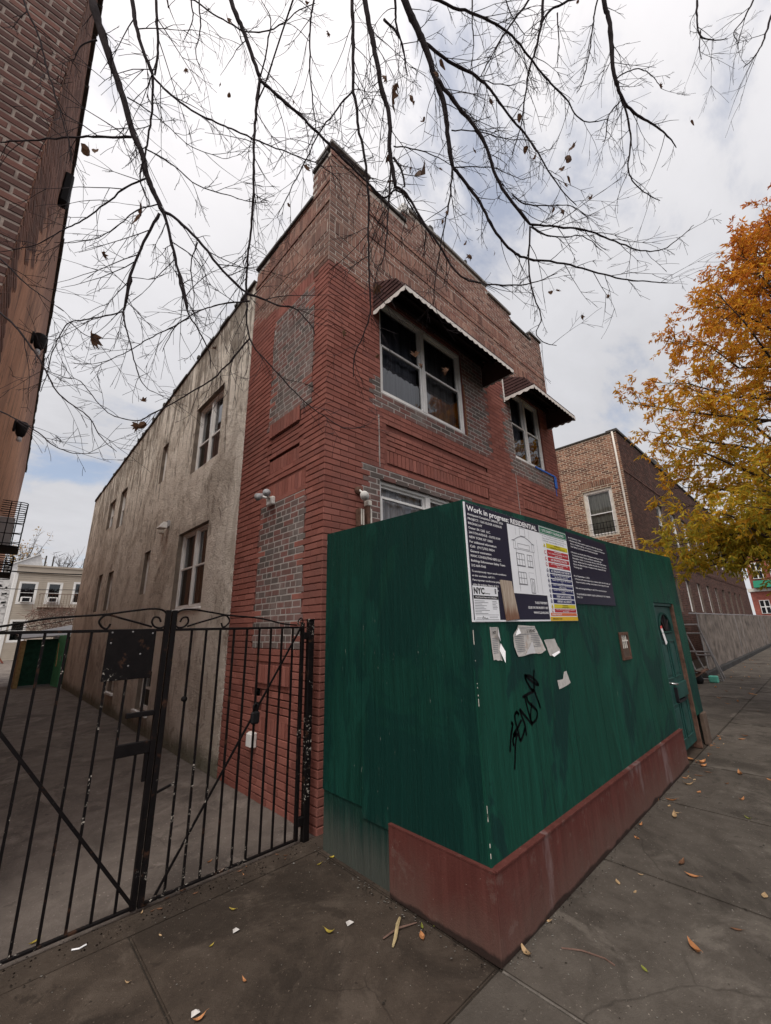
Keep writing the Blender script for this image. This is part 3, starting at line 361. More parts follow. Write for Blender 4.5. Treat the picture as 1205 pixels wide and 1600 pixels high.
# traced shapes, in metres: branches (x, y, z, radius), hanging leaves, sprayed strokes, litter
DATA = json.loads('''{"br":[[[[-0.232,2.534,5.759,0.024],[-0.147,2.541,5.556,0.0228],[-0.062,2.548,5.353,0.0216],[0.032,2.549,5.15,0.0205],[0.121,2.56,4.924,0.0193],[0.196,2.554,4.782,0.0181],[0.259,2.565,4.616,0.0168],[0.323,2.56,4.494,0.0156],[0.373,2.555,4.401,0.0144]],1],[[[0.373,2.555,4.401,0.0111],[0.436,2.517,4.376,0.0102],[0.587,2.451,4.24,0.0094],[0.76,2.392,4.037,0.0086],[0.905,2.329,3.907,0.0078],[1.018,2.26,3.862,0.0069],[1.113,2.201,3.825,0.0061],[1.189,2.147,3.819,0.0052],[1.306,2.098,3.707,0.0044],[1.339,2.096,3.641,0.0035]],0],[[[0.382,2.55,4.396,0.01],[0.446,2.562,4.224,0.0092],[0.526,2.576,4.015,0.0083],[0.621,2.592,3.762,0.0075],[0.528,2.579,4.001,0.0067],[0.617,2.598,3.755,0.0058],[0.694,2.581,3.638,0.005],[0.784,2.567,3.485,0.0042],[0.81,2.588,3.37,0.0034]],0],[[[0.358,2.57,4.389,0.0089],[0.311,2.676,4.188,0.0082],[0.284,2.772,3.97,0.0075],[0.294,2.847,3.735,0.0068],[0.293,2.773,3.95,0.0061],[0.291,2.855,3.721,0.0055]],0],[[[0.291,2.855,3.721,0.0053],[0.319,2.868,3.623,0.0046],[0.379,2.876,3.471,0.004],[0.439,2.884,3.319,0.0034],[0.5,2.872,3.223,0.0028],[0.598,2.817,3.171,0.0022]],0],[[[0.291,2.855,3.718,0.0053],[0.19,2.945,3.677,0.0048],[0.109,3.016,3.65,0.0043],[0.039,3.076,3.627,0.0039],[0.009,3.123,3.558,0.0034],[-0.015,3.195,3.403,0.003],[-0.013,3.238,3.278,0.0026],[-0.025,3.285,3.166,0.0021]],0],[[[-0.032,2.139,5.384,0.0129],[0.021,2.159,5.215,0.0116],[0.074,2.164,5.086,0.0103],[0.145,2.162,4.939,0.009]],1],[[[0.151,2.241,5.06,0.0072],[0.18,2.282,4.88,0.0065],[0.196,2.341,4.678,0.0058],[0.202,2.379,4.556,0.0051],[0.204,2.427,4.414,0.0044],[0.278,2.425,4.26,0.0037]],0],[[[0.151,2.16,4.934,0.0064],[0.254,2.116,4.837,0.0059],[0.359,2.064,4.764,0.0054],[0.493,1.984,4.704,0.005],[0.593,1.921,4.668,0.0045],[0.746,1.827,4.609,0.004],[0.899,1.73,4.559,0.0035],[1.037,1.641,4.517,0.003],[1.15,1.584,4.439,0.0025]],0],[[[0.077,2.05,5.406,0.008],[0.119,2.086,5.213,0.0073],[0.145,2.121,5.058,0.0067],[0.152,2.153,4.95,0.006]],1],[[[0.504,2.085,6.178,0.0169],[0.604,2.079,5.979,0.0157],[0.692,2.076,5.801,0.0146],[0.768,2.077,5.633,0.0134]],1],[[[0.768,2.077,5.633,0.0102],[0.786,2.135,5.431,0.0097],[0.814,2.196,5.195,0.0092],[0.858,2.253,4.937,0.0087],[0.896,2.315,4.679,0.0082],[0.923,2.377,4.445,0.0077],[0.946,2.442,4.21,0.0072],[0.978,2.491,4.001,0.0068],[0.982,2.489,3.997,0.0063],[1.049,2.537,3.719,0.0058],[1.179,2.496,3.558,0.0053],[1.319,2.443,3.41,0.0049],[1.472,2.38,3.261,0.0044],[1.604,2.313,3.167,0.0039],[1.736,2.243,3.087,0.0035],[1.852,2.149,3.106,0.003]],0],[[[1.049,2.537,3.719,0.0063],[1.0,2.609,3.617,0.006],[0.968,2.658,3.544,0.0056],[0.982,2.638,3.571,0.0054],[0.889,2.765,3.41,0.005],[0.785,2.877,3.312,0.0047],[0.704,2.966,3.232,0.0044],[0.6,3.072,3.151,0.0041],[0.528,3.146,3.095,0.0038],[0.396,3.236,3.119,0.0035],[0.302,3.28,3.197,0.0032],[0.171,3.323,3.354,0.0029],[0.077,3.385,3.378,0.0026],[-0.032,3.451,3.423,0.0023]],0],[[[0.77,2.079,5.626,0.0112],[0.892,2.024,5.52,0.0106],[1.048,1.95,5.399,0.0101],[1.209,1.88,5.252,0.0095],[1.325,1.83,5.146,0.0089],[1.443,1.779,5.039,0.0083],[1.561,1.728,4.931,0.0078],[1.667,1.679,4.845,0.0072],[1.727,1.61,4.914,0.0066],[1.822,1.558,4.858,0.0059],[1.78,1.576,4.897,0.0053],[1.915,1.539,4.712,0.0047],[2.052,1.502,4.526,0.0041]],0],[[[1.041,1.799,6.558,0.0079],[1.048,1.849,6.402,0.0071],[1.082,1.903,6.173,0.0063],[1.133,1.953,5.921,0.0055],[1.197,1.992,5.671,0.0047],[1.23,2.011,5.546,0.0039],[1.205,2.103,5.336,0.0031]],1],[[[1.245,1.555,6.46,0.0142],[1.295,1.605,6.212,0.0134],[1.339,1.659,5.963,0.0127],[1.374,1.702,5.764,0.012],[1.416,1.713,5.643,0.0113],[1.46,1.74,5.471,0.0106],[1.544,1.762,5.228,0.0099],[1.608,1.8,4.982,0.0092],[1.631,1.818,4.882,0.0085],[1.658,1.861,4.702,0.0078],[1.702,1.906,4.479,0.0071],[1.745,1.952,4.255,0.0064],[1.788,1.998,4.032,0.0057],[1.773,2.073,3.849,0.005],[1.748,2.139,3.712,0.0043],[1.768,2.188,3.534,0.0036]],1],[[[1.372,1.708,5.751,0.0067],[1.305,1.811,5.601,0.0058],[1.222,1.948,5.386,0.005],[1.168,2.079,5.127,0.0042],[1.115,2.209,4.871,0.0033],[1.083,2.286,4.719,0.0025]],0],[[[1.167,1.312,5.894,0.0182],[1.241,1.332,5.68,0.0175],[1.298,1.349,5.508,0.0167],[1.376,1.373,5.272,0.016],[1.436,1.375,5.138,0.0152],[1.496,1.43,4.851,0.0145],[1.562,1.457,4.632,0.0137]],1],[[[1.562,1.457,4.632,0.0105],[1.636,1.419,4.584,0.0095],[1.734,1.393,4.448,0.0084],[1.881,1.349,4.258,0.0074],[2.052,1.295,4.046,0.0063],[2.312,1.114,4.005,0.0053],[2.485,0.972,4.04,0.0042],[2.632,0.833,4.124,0.0031]],0],[[[1.499,1.428,4.851,0.0069],[1.539,1.492,4.583,0.006],[1.564,1.551,4.36,0.0052],[1.584,1.614,4.136,0.0044],[1.563,1.66,4.052,0.0035],[1.568,1.703,3.919,0.0027]],0],[[[1.518,1.421,4.831,0.0091],[1.579,1.404,4.748,0.008],[1.617,1.414,4.639,0.0069]],0],[[[1.577,1.284,6.525,0.0274],[1.685,1.269,6.334,0.0256],[1.764,1.261,6.19,0.0236],[1.882,1.257,5.946,0.0217],[1.99,1.263,5.7,0.0198],[2.052,1.296,5.471,0.0178],[2.124,1.322,5.244,0.0159]],1],[[[2.124,1.322,5.244,0.0132],[2.191,1.296,5.174,0.0123],[2.356,1.239,4.984,0.0114],[2.479,1.215,4.787,0.0105],[2.643,1.152,4.619,0.0096],[2.765,1.079,4.565,0.0086],[3.02,0.892,4.55,0.0077],[3.239,0.744,4.504,0.0068],[3.461,0.593,4.462,0.0059],[3.655,0.448,4.461,0.0049],[3.802,0.337,4.461,0.0039]],0],[[[2.059,1.288,5.123,0.0082],[2.083,1.353,4.884,0.0069],[2.086,1.44,4.631,0.0056],[2.099,1.562,4.254,0.0043],[2.123,1.613,4.056,0.0031]],0],[[[1.825,1.287,6.342,0.0135],[2.002,1.196,6.223,0.0123],[2.222,1.065,6.123,0.0111],[2.357,1.005,6.007,0.0099],[2.502,0.955,5.836,0.0086],[2.672,0.888,5.667,0.0073],[2.824,0.844,5.466,0.006],[3.007,0.786,5.239,0.0047],[3.12,0.736,5.141,0.0034]],0],[[[1.782,1.177,5.676,0.0136],[1.947,1.118,5.492,0.0131],[2.073,1.069,5.361,0.0125],[2.184,1.041,5.202,0.0119],[2.284,1.041,4.99,0.0113],[2.421,1.002,4.807,0.0107],[2.565,0.948,4.653,0.0102]],0],[[[2.565,0.948,4.653,0.0081],[2.748,0.81,4.656,0.0074],[2.97,0.648,4.642,0.0066],[3.159,0.526,4.586,0.0059],[3.35,0.403,4.528,0.0051],[3.506,0.275,4.558,0.0043],[3.606,0.165,4.66,0.0035],[3.692,0.06,4.775,0.0027]],0],[[[2.574,0.947,4.636,0.0066],[2.674,0.89,4.584,0.0056],[2.805,0.794,4.578,0.0046],[2.933,0.69,4.6,0.0036],[3.083,0.612,4.501,0.0026]],0],[[[2.568,0.952,4.636,0.0071],[2.598,1.011,4.4,0.0064],[2.638,1.041,4.229,0.0058],[2.696,1.049,4.084,0.0052],[2.764,1.049,3.939,0.0045],[2.75,1.1,3.824,0.0038],[2.813,1.076,3.754,0.0032],[2.902,1.016,3.735,0.0026]],0],[[[2.41,0.988,4.868,0.0056],[2.506,0.939,4.805,0.0048],[2.677,0.808,4.812,0.004],[2.806,0.706,4.828,0.0031],[2.953,0.626,4.743,0.0023]],0],[[[1.902,1.171,6.863,0.0117],[2.145,1.012,6.797,0.0109],[2.345,0.884,6.734,0.01],[2.508,0.802,6.621,0.0091],[2.685,0.734,6.436,0.0082],[2.832,0.675,6.287,0.0073],[2.977,0.61,6.165,0.0064],[3.073,0.583,6.035,0.0054],[3.181,0.517,5.993,0.0045],[3.323,0.392,6.044,0.0035]],1],[[[2.721,0.578,7.161,0.0125],[2.749,0.639,6.927,0.011],[2.74,0.729,6.687,0.0095],[2.727,0.813,6.477,0.008],[2.741,0.905,6.184,0.0065],[2.751,0.969,5.98,0.005],[2.731,1.067,5.743,0.0035]],1],[[[2.917,0.418,7.199,0.0105],[2.797,0.547,7.086,0.0097],[2.746,0.636,6.941,0.0089]],1],[[[2.541,0.649,6.988,0.0086],[2.458,0.787,6.77,0.0073],[2.394,0.899,6.586,0.006],[2.336,1.016,6.376,0.0047],[2.31,1.077,6.258,0.0034]],1],[[[3.104,0.188,7.098,0.0191],[3.17,0.196,6.932,0.018],[3.239,0.233,6.678,0.0169],[3.286,0.268,6.48,0.0158],[3.343,0.273,6.341,0.0147]],1],[[[3.343,0.273,6.341,0.0133],[3.423,0.261,6.206,0.0113],[3.57,0.189,6.096,0.0094],[3.712,0.106,6.028,0.0075],[3.831,0.047,5.941,0.0056],[3.898,0.025,5.861,0.0036]],0],[[[3.37,0.272,6.287,0.0088],[3.472,0.273,6.066,0.0079],[3.532,0.308,5.839,0.0069],[3.546,0.368,5.635,0.0059],[3.621,0.36,5.498,0.0049],[3.767,0.285,5.398,0.004],[3.851,0.234,5.364,0.003]],0],[[[3.316,0.269,6.411,0.0059],[3.399,0.178,6.493,0.0051],[3.496,0.093,6.53,0.0043],[3.609,0.027,6.474,0.0035],[3.683,0.004,6.382,0.0027]],0],[[[3.403,0.261,6.248,0.0059],[3.318,0.386,6.072,0.0048],[3.328,0.45,5.869,0.0037],[3.308,0.476,5.837,0.0026]],0],[[[3.141,0.235,7.243,0.0072],[3.144,0.317,7.0,0.0062],[3.159,0.389,6.761,0.0051],[3.154,0.488,6.489,0.004],[3.125,0.554,6.364,0.003]],1],[[[4.052,-0.434,7.558,0.0096],[4.084,-0.392,7.371,0.008],[4.138,-0.38,7.22,0.0064],[4.27,-0.471,7.195,0.0048],[4.379,-0.565,7.231,0.0032]],1],[[[4.13,-0.391,7.267,0.0058],[4.151,-0.346,7.093,0.0042],[4.191,-0.339,6.988,0.0026]],0],[[[4.725,-0.927,7.524,0.0098],[4.696,-0.812,7.256,0.0078],[4.638,-0.707,7.082,0.0058],[4.568,-0.616,6.972,0.0039]],1],[[[4.541,-0.834,7.653,0.0081],[4.488,-0.722,7.447,0.0065],[4.425,-0.625,7.304,0.0048],[4.469,-0.627,7.215,0.0032]],1],[[[-0.47,2.344,5.024,0.0057],[-0.378,2.339,4.843,0.005],[-0.306,2.349,4.659,0.0043],[-0.236,2.355,4.491,0.0036],[-0.166,2.361,4.323,0.0029],[-0.108,2.378,4.152,0.0022]],1],[[[0.12,2.489,4.774,0.0074],[-0.037,2.614,4.755,0.0065],[-0.173,2.724,4.731,0.0055],[-0.348,2.871,4.685,0.0046],[-0.491,2.99,4.653,0.0037]],0],[[[0.254,2.569,4.616,0.0062],[0.164,2.66,4.55,0.0056],[0.073,2.773,4.42,0.005],[-0.019,2.883,4.302,0.0044],[-0.101,2.971,4.229,0.0038],[-0.194,3.074,4.134,0.0032],[-0.294,3.167,4.082,0.0027],[-0.381,3.242,4.052,0.0021]],0],[[[0.057,2.532,5.144,0.0044],[0.187,2.462,5.065,0.0038],[0.284,2.415,4.992,0.0031],[0.442,2.342,4.861,0.0025],[0.624,2.226,4.802,0.0018]],0],[[[0.207,2.534,4.817,0.0049],[0.346,2.457,4.737,0.0043],[0.522,2.372,4.606,0.0037],[0.684,2.266,4.56,0.0031],[0.794,2.194,4.529,0.0024],[0.917,2.101,4.533,0.0018]],0],[[[0.347,2.556,4.453,0.0044],[0.241,2.656,4.397,0.0039],[0.175,2.737,4.303,0.0033],[0.095,2.831,4.208,0.0028],[-0.024,2.939,4.153,0.0023],[-0.132,3.025,4.141,0.0017]],0],[[[0.458,2.56,4.204,0.0044],[0.573,2.5,4.129,0.0036],[0.659,2.471,4.028,0.0027],[0.723,2.482,3.858,0.0018]],0],[[[0.591,2.456,4.218,0.0045],[0.584,2.514,4.064,0.0036],[0.639,2.548,3.851,0.0027],[0.646,2.589,3.721,0.0018]],0],[[[-0.29,3.107,3.529,0.0059],[-0.209,3.074,3.452,0.0056],[-0.122,3.047,3.342,0.0052],[-0.058,3.029,3.256,0.0048],[-0.001,3.021,3.155,0.0044],[0.054,3.011,3.068,0.004],[0.137,2.975,2.994,0.0036],[0.229,2.931,2.92,0.0032],[0.285,2.92,2.831,0.0028],[0.337,2.904,2.768,0.0024],[0.396,2.877,2.717,0.002]],0],[[[-0.184,3.234,2.94,0.0043],[-0.077,3.175,2.881,0.0039],[0.011,3.13,2.82,0.0035],[0.093,3.094,2.746,0.0031],[0.179,3.044,2.704,0.0027],[0.249,2.993,2.699,0.0023],[0.312,2.943,2.708,0.0018]],0],[[[-0.349,3.038,3.853,0.0048],[-0.255,3.001,3.759,0.0041],[-0.163,2.96,3.676,0.0034],[-0.084,2.922,3.618,0.0027],[-0.005,2.883,3.559,0.002]],0],[[[0.97,2.401,3.918,0.0061],[0.826,2.52,3.886,0.0053],[0.728,2.61,3.841,0.0045],[0.656,2.684,3.782,0.0038],[0.591,2.764,3.695,0.003],[0.557,2.847,3.529,0.0023]],0],[[[0.658,2.686,3.775,0.0046],[0.568,2.781,3.693,0.004],[0.468,2.885,3.612,0.0035],[0.372,2.99,3.517,0.0029],[0.252,3.108,3.436,0.0023],[0.145,3.196,3.414,0.0018]],0],[[[0.039,3.076,3.627,0.003],[0.151,3.023,3.54,0.0023],[0.302,2.911,3.537,0.0015]],0],[[[-0.156,2.487,5.371,0.0055],[-0.219,2.549,5.329,0.0038],[-0.245,2.607,5.219,0.0021]],0],[[[0.308,2.476,6.553,0.0057],[0.345,2.501,6.403,0.004],[0.319,2.585,6.216,0.0023]],1],[[[0.356,2.436,6.562,0.0057],[0.402,2.472,6.362,0.0046],[0.413,2.545,6.129,0.0035],[0.493,2.544,5.961,0.0024]],1],[[[0.165,2.592,6.525,0.0057],[0.184,2.596,6.476,0.004],[0.23,2.594,6.382,0.0023]],1],[[[0.841,2.17,6.284,0.0059],[0.825,2.109,6.493,0.0041],[0.738,2.124,6.636,0.0024]],1],[[[0.336,2.529,6.696,0.0059],[0.543,2.417,6.574,0.0054],[0.723,2.308,6.499,0.0049],[0.883,2.169,6.555,0.0044],[1.021,1.998,6.746,0.0039],[1.116,1.901,6.82,0.0033]],1],[[[1.515,1.468,6.488,0.0107],[1.648,1.416,6.351,0.0074],[1.736,1.439,6.096,0.004]],0],[[[1.561,1.374,6.659,0.0107],[1.608,1.411,6.452,0.0082],[1.687,1.422,6.25,0.0057],[1.756,1.442,6.046,0.0032]],1],[[[2.198,1.006,7.059,0.007],[2.232,1.05,6.86,0.0056],[2.279,1.084,6.664,0.0043],[2.295,1.152,6.434,0.0029]],1],[[[2.851,0.514,7.066,0.006],[2.908,0.561,6.807,0.0043],[2.936,0.623,6.572,0.0027]],0],[[[2.445,0.804,7.107,0.0059],[2.517,0.797,6.973,0.0043],[2.643,0.756,6.818,0.0027]],1],[[[1.555,1.451,5.021,0.0047],[1.691,1.351,5.016,0.004],[1.835,1.257,4.977,0.0032],[1.922,1.208,4.929,0.0024]],0],[[[2.225,1.068,6.11,0.0044],[2.435,0.917,6.089,0.0033],[2.564,0.799,6.152,0.0022]],0],[[[2.062,1.265,5.539,0.0048],[2.257,1.114,5.554,0.0039],[2.44,0.986,5.527,0.003],[2.643,0.832,5.53,0.0022]],0],[[[2.124,1.322,5.244,0.0048],[2.371,1.124,5.278,0.0035],[2.609,0.972,5.202,0.0022]],0]],"leaves":[[1.864,1.409,5.015,0.15],[0.284,2.771,4.509,0.129],[-0.082,2.9,4.926,0.1],[-0.037,2.869,4.919,0.064],[0.164,3.168,3.632,0.109],[0.524,3.107,3.037,0.074],[0.557,3.078,3.047,0.074],[0.125,2.996,4.206,0.064],[1.133,1.978,4.957,0.077],[0.334,2.362,5.571,0.047],[1.497,1.443,5.704,0.079],[1.553,1.45,5.565,0.109],[1.565,1.408,5.661,0.07],[1.807,1.158,5.856,0.091],[1.808,1.183,5.781,0.07],[1.684,1.348,5.576,0.07],[1.701,1.345,5.548,0.05],[1.784,1.334,5.402,0.07],[2.175,0.966,5.613,0.061],[2.382,0.84,5.532,0.072],[2.467,0.861,5.289,0.062],[2.552,0.82,5.223,0.062],[2.778,0.636,5.265,0.084],[2.787,0.602,5.344,0.073],[2.743,0.699,5.161,0.063],[2.796,0.686,5.086,0.084],[2.781,0.712,5.042,0.063],[2.983,0.59,4.959,0.053],[3.309,0.007,5.925,0.054],[3.587,-0.109,5.661,0.065],[2.814,0.762,4.83,0.063],[2.737,0.816,4.841,0.052],[2.056,1.362,4.741,0.045],[2.028,1.41,4.663,0.045],[2.415,1.192,4.455,0.051],[2.833,0.974,4.182,0.052],[2.879,0.935,4.196,0.047],[3.08,0.85,4.008,0.047],[3.242,0.664,4.192,0.042],[0.858,2.659,3.6,0.066],[0.524,3.046,3.212,0.055],[1.76,1.483,5.026,0.05],[1.602,1.575,5.103,0.069],[1.653,1.605,4.908,0.059],[2.137,1.13,5.227,0.061],[1.947,1.333,5.056,0.045],[0.986,1.924,5.426,0.043],[0.604,2.207,5.437,0.043],[0.548,2.232,5.484,0.038],[1.081,2.116,4.673,0.038],[1.1,1.648,5.97,0.049],[0.499,2.101,5.965,0.066],[0.933,1.709,6.153,0.058],[2.631,0.312,6.507,0.053],[1.566,2.069,3.768,0.068],[1.711,1.836,4.125,0.089],[2.037,1.763,3.632,0.08],[2.098,1.742,3.563,0.06],[2.267,1.627,3.53,0.08],[1.808,1.941,3.617,0.039],[1.634,1.55,5.107,0.05],[2.212,1.325,4.509,0.051],[2.258,1.324,4.414,0.061]],"graf":[[[2.7992,1.2968],[2.7842,1.2601],[2.7773,1.2139],[2.7654,1.1688]],[[2.6689,1.2727],[2.7376,1.2619],[2.8029,1.2301],[2.8373,1.1984],[2.7968,1.2072],[2.7134,1.2479],[2.6695,1.275],[2.6689,1.2521],[2.6956,1.2175],[2.7274,1.1821],[2.7604,1.1693]],[[2.7592,1.1649],[2.6704,1.1568],[2.6042,1.1469]],[[2.7705,1.1682],[2.7943,1.1194],[2.8155,1.08],[2.8236,1.0515]],[[2.6336,1.1478],[2.6458,1.0977],[2.6617,1.0429],[2.6808,1.0008]],[[2.6575,1.1449],[2.6693,1.1123],[2.7212,1.0788],[2.7652,1.0504],[2.7744,1.0267],[2.7502,0.9946],[2.6957,0.9811],[2.6808,1.0008],[2.6857,1.0394],[2.7158,1.0975]],[[2.6924,0.9686],[2.6438,1.0108],[2.595,1.0482],[2.5551,1.0796],[2.5727,1.0344],[2.5985,0.9836],[2.6029,0.9239]],[[2.5349,1.0527],[2.5163,1.0722],[2.487,1.0555],[2.4894,1.0135],[2.5091,0.9608],[2.5245,0.9089],[2.5685,0.9382],[2.5945,0.9673]],[[2.5597,1.0193],[2.5155,0.9886],[2.4649,0.9642],[2.453,0.95],[2.5055,0.945]],[[2.4377,1.0216],[2.4531,1.011],[2.4318,0.9739],[2.4085,0.926],[2.3931,0.8738]],[[2.4812,0.937],[2.4562,0.8853],[2.4419,0.8288],[2.4245,0.7743]],[[2.4908,0.9598],[2.4411,0.936],[2.4411,0.8961]]],"lit":[[2.26,1.409,0,0.098],[2.557,1.439,0,0.06],[2.878,0.82,1,0.134],[3.209,1.285,0,0.068],[3.607,0.966,1,0.096],[3.909,1.372,1,0.07],[4.167,1.415,1,0.062],[3.735,1.046,2,0.11],[4.524,1.257,0,0.131],[4.789,1.458,1,0.111],[4.884,1.357,1,0.112],[4.617,1.264,0,0.066],[4.734,1.343,0,0.065],[5.437,1.335,0,0.123],[5.278,1.219,1,0.089],[5.333,0.9,1,0.083],[6.156,1.008,1,0.129],[3.668,0.618,0,0.085],[6.34,1.369,1,0.176],[6.201,1.335,1,0.138],[5.809,1.311,2,0.097],[6.005,1.26,2,0.08],[6.404,1.495,1,0.16],[2.567,0.964,3,0.05],[3.2,0.695,2,0.067],[6.137,0.77,1,0.081],[4.888,0.814,3,0.071],[5.717,1.061,2,0.07],[3.4,1.206,0,0.042],[3.18,1.178,0,0.039],[1.647,2.247,4,0.072],[2.032,1.91,3,0.057],[1.982,1.865,1,0.077],[2.095,1.868,3,0.036],[1.989,2.843,4,0.051],[2.108,2.851,4,0.069],[0.475,3.332,4,0.062],[1.351,2.814,4,0.058],[1.15,2.614,4,0.04],[1.175,2.275,1,0.043],[1.555,3.097,1,0.045],[0.946,2.222,1,0.069],[0.986,3.243,2,0.08],[1.452,3.446,1,0.058],[0.98,2.896,0,0.033],[0.774,2.663,0,0.036]]}''')

# ------------------------------------------------------------------ brickwork
PITCH = 0.0677
def px(p):
    v = Vector(p)-CAM; d = v.dot(CF)
    return (9e9, 9e9) if d <= .05 else (602.5+631.03*v.dot(CR)/d, 800-631.03*v.dot(CU)/d)
def in_view(p):
    x, y = px(p); return -5 < x < 1210 and -5 < y < 1605
def lay(f, u0, u1, z0, z1, fn, blocks=(), L=0.203, halves=0.0, gap=0.006, h=0.057, pitch=PITCH):
    out = []; n = int((z1-z0)/pitch+.5)
    for i in range(n):
        zb = z0+i*pitch; zc = zb+h/2
        cut = sorted((b[0], b[1]) for b in blocks if b[2] < zc < b[3]); free = []; a = u0
        for c0, c1 in cut:
            if c0 > a: free.append((a, min(c0, u1)))
            a = max(a, c1)
        if a < u1: free.append((a, u1))
        for a, b in free:
            u = u0-(L+gap)*(0.5 if i % 2 else 0); 
            while u < b:
                v = u+L
                parts = [(u, v)]
                if halves and random.random() < halves: mid = (u+v)/2; parts = [(u, mid-gap/2), (mid+gap/2, v)]
                for s, t in parts:
                    s, t = max(s, a+gap*.3), min(t, b-gap*.3)
                    if t-s > 0.03:
                        r = fn((s+t)/2, zc)
                        e = .0028 if r and r[0] in ('brick_nat', 'brick_dark', 'brick_tan') else 0
                        if r: out.append((s+e, t-e, zb, zb+h, r[0], r[1]))
                u = v+gap
    return out
def soldier(u0, u1, z0, z1, mat, w, pitch=PITCH, h=.057):
    n = max(1, round((u1-u0)/pitch)); p = (u1-u0)/n
    return [(u0+i*p+p*.08, u0+(i+1)*p-p*.08, z0+.005, z1-.005, mat, w) for i in range(n)]
def brick_arrays(mb, f, rec, mi, jit=.0012, ch=.003, back=.016):
    u0, u1, z0, z1, mk, w = rec; w = w+random.uniform(-jit, jit); tz = random.uniform(-jit, jit)
    b = len(mb.v); P = f.p
    R = ((u0, z0), (u1, z0), (u1, z1), (u0, z1)); I = ((u0+ch, z0+ch), (u1-ch, z0+ch), (u1-ch, z1-ch), (u0+ch, z1-ch))
    mb.v += [tuple(P(u, z+tz, w)) for u, z in I]+[tuple(P(u, z+tz, w-ch)) for u, z in R]+[tuple(P(u, z+tz, w-back)) for u, z in R]
    fs = [(0, 1, 2, 3)]
    for i in range(4):
        j = (i+1) % 4; fs.append((4+i, 4+j, j, i)); fs.append((8+i, 8+j, 4+j, 4+i))
    for q in fs:
        q = tuple(b+k for k in q); mb.f.append(q[::-1] if f.flip else q); mb.m.append(mi); mb.c.append(None)
BRICK_MESH = {}
def brick_object(f, rec, parent):
    u0, u1, z0, z1, mk, w = rec; ww, hh = round((u1-u0)/.004)*.004, round((z1-z0)/.004)*.004; key = (ww, hh, mk)
    if key not in BRICK_MESH:
        mb = MB(); g = F((0, 0, 0), (1, 0, 0), (0, -1, 0)); brick_arrays(mb, g, (-ww/2, ww/2, -hh/2, hh/2, mk, 0), 0, 0)
        me = bpy.data.meshes.new('brick'); me.from_pydata(mb.v, [], mb.f); me.materials.append(M[mk]); me.update(); BRICK_MESH[key] = me
    o = bpy.data.objects.new('brick', BRICK_MESH[key]); COL.objects.link(o); o.parent = parent
    c = f.p((u0+u1)/2, (z0+z1)/2, w+random.uniform(-.0015, .0015))-origin(parent)
    yb = -f.N; xb = yb.cross(Z); mt = Matrix.Identity(4)
    for i in range(3): mt[i][0] = xb[i]; mt[i][1] = yb[i]; mt[i][2] = Z[i]; mt[i][3] = c[i]
    o.matrix_local = mt; return o
def place_bricks(jobs, mats, limit=300, visible=None):       # jobs: (frame, records, parent part)
    sc = []
    for j, (f, recs, par) in enumerate(jobs):
        for k, r in enumerate(recs):
            c = f.p((r[0]+r[1])/2, (r[2]+r[3])/2); d = (c-CAM); face = abs(d.normalized().dot(f.N))
            if limit and in_view(c) and (visible is None or visible(c)): sc.append(((r[1]-r[0])*face/d.length**2*(r[3]-r[2]), j, k))
    sc.sort(reverse=True); pick = {(j, k) for _, j, k in sc[:limit]}
    for j, (f, recs, par) in enumerate(jobs):
        mb = MB()
        for k, r in enumerate(recs):
            if (j, k) in pick: brick_object(f, r, par)
            else: brick_arrays(mb, f, r, mats.index(r[4]))
        if mb.f: mb.build('brickwork', [M[x] for x in mats], par, kind='stuff')
def cells(mb, f, us, zs, fn):
    us, zs = sorted(set(round(u, 4) for u in us)), sorted(set(round(z, 4) for z in zs))
    for a, b in zip(us, us[1:]):
        for c, d in zip(zs, zs[1:]):
            r = fn((a+b)/2, (c+d)/2)
            if r: mb.fquad(f, a, b, c, d, -r[1], r[0])
def reveal(mb, f, u0, u1, z0, z1, d, mat=0, w=-.005):
    P = f.p
    for q in ([(u0, z0), (u0, z1)], [(u0, z1), (u1, z1)], [(u1, z1), (u1, z0)], [(u1, z0), (u0, z0)]):
        (a, b), (c, e) = q; mb.face([P(a, b, w), P(c, e, w), P(c, e, -d), P(a, b, -d)], mat)
def inside(u, z, r): return r[0] < u < r[1] and r[2] < z < r[3]

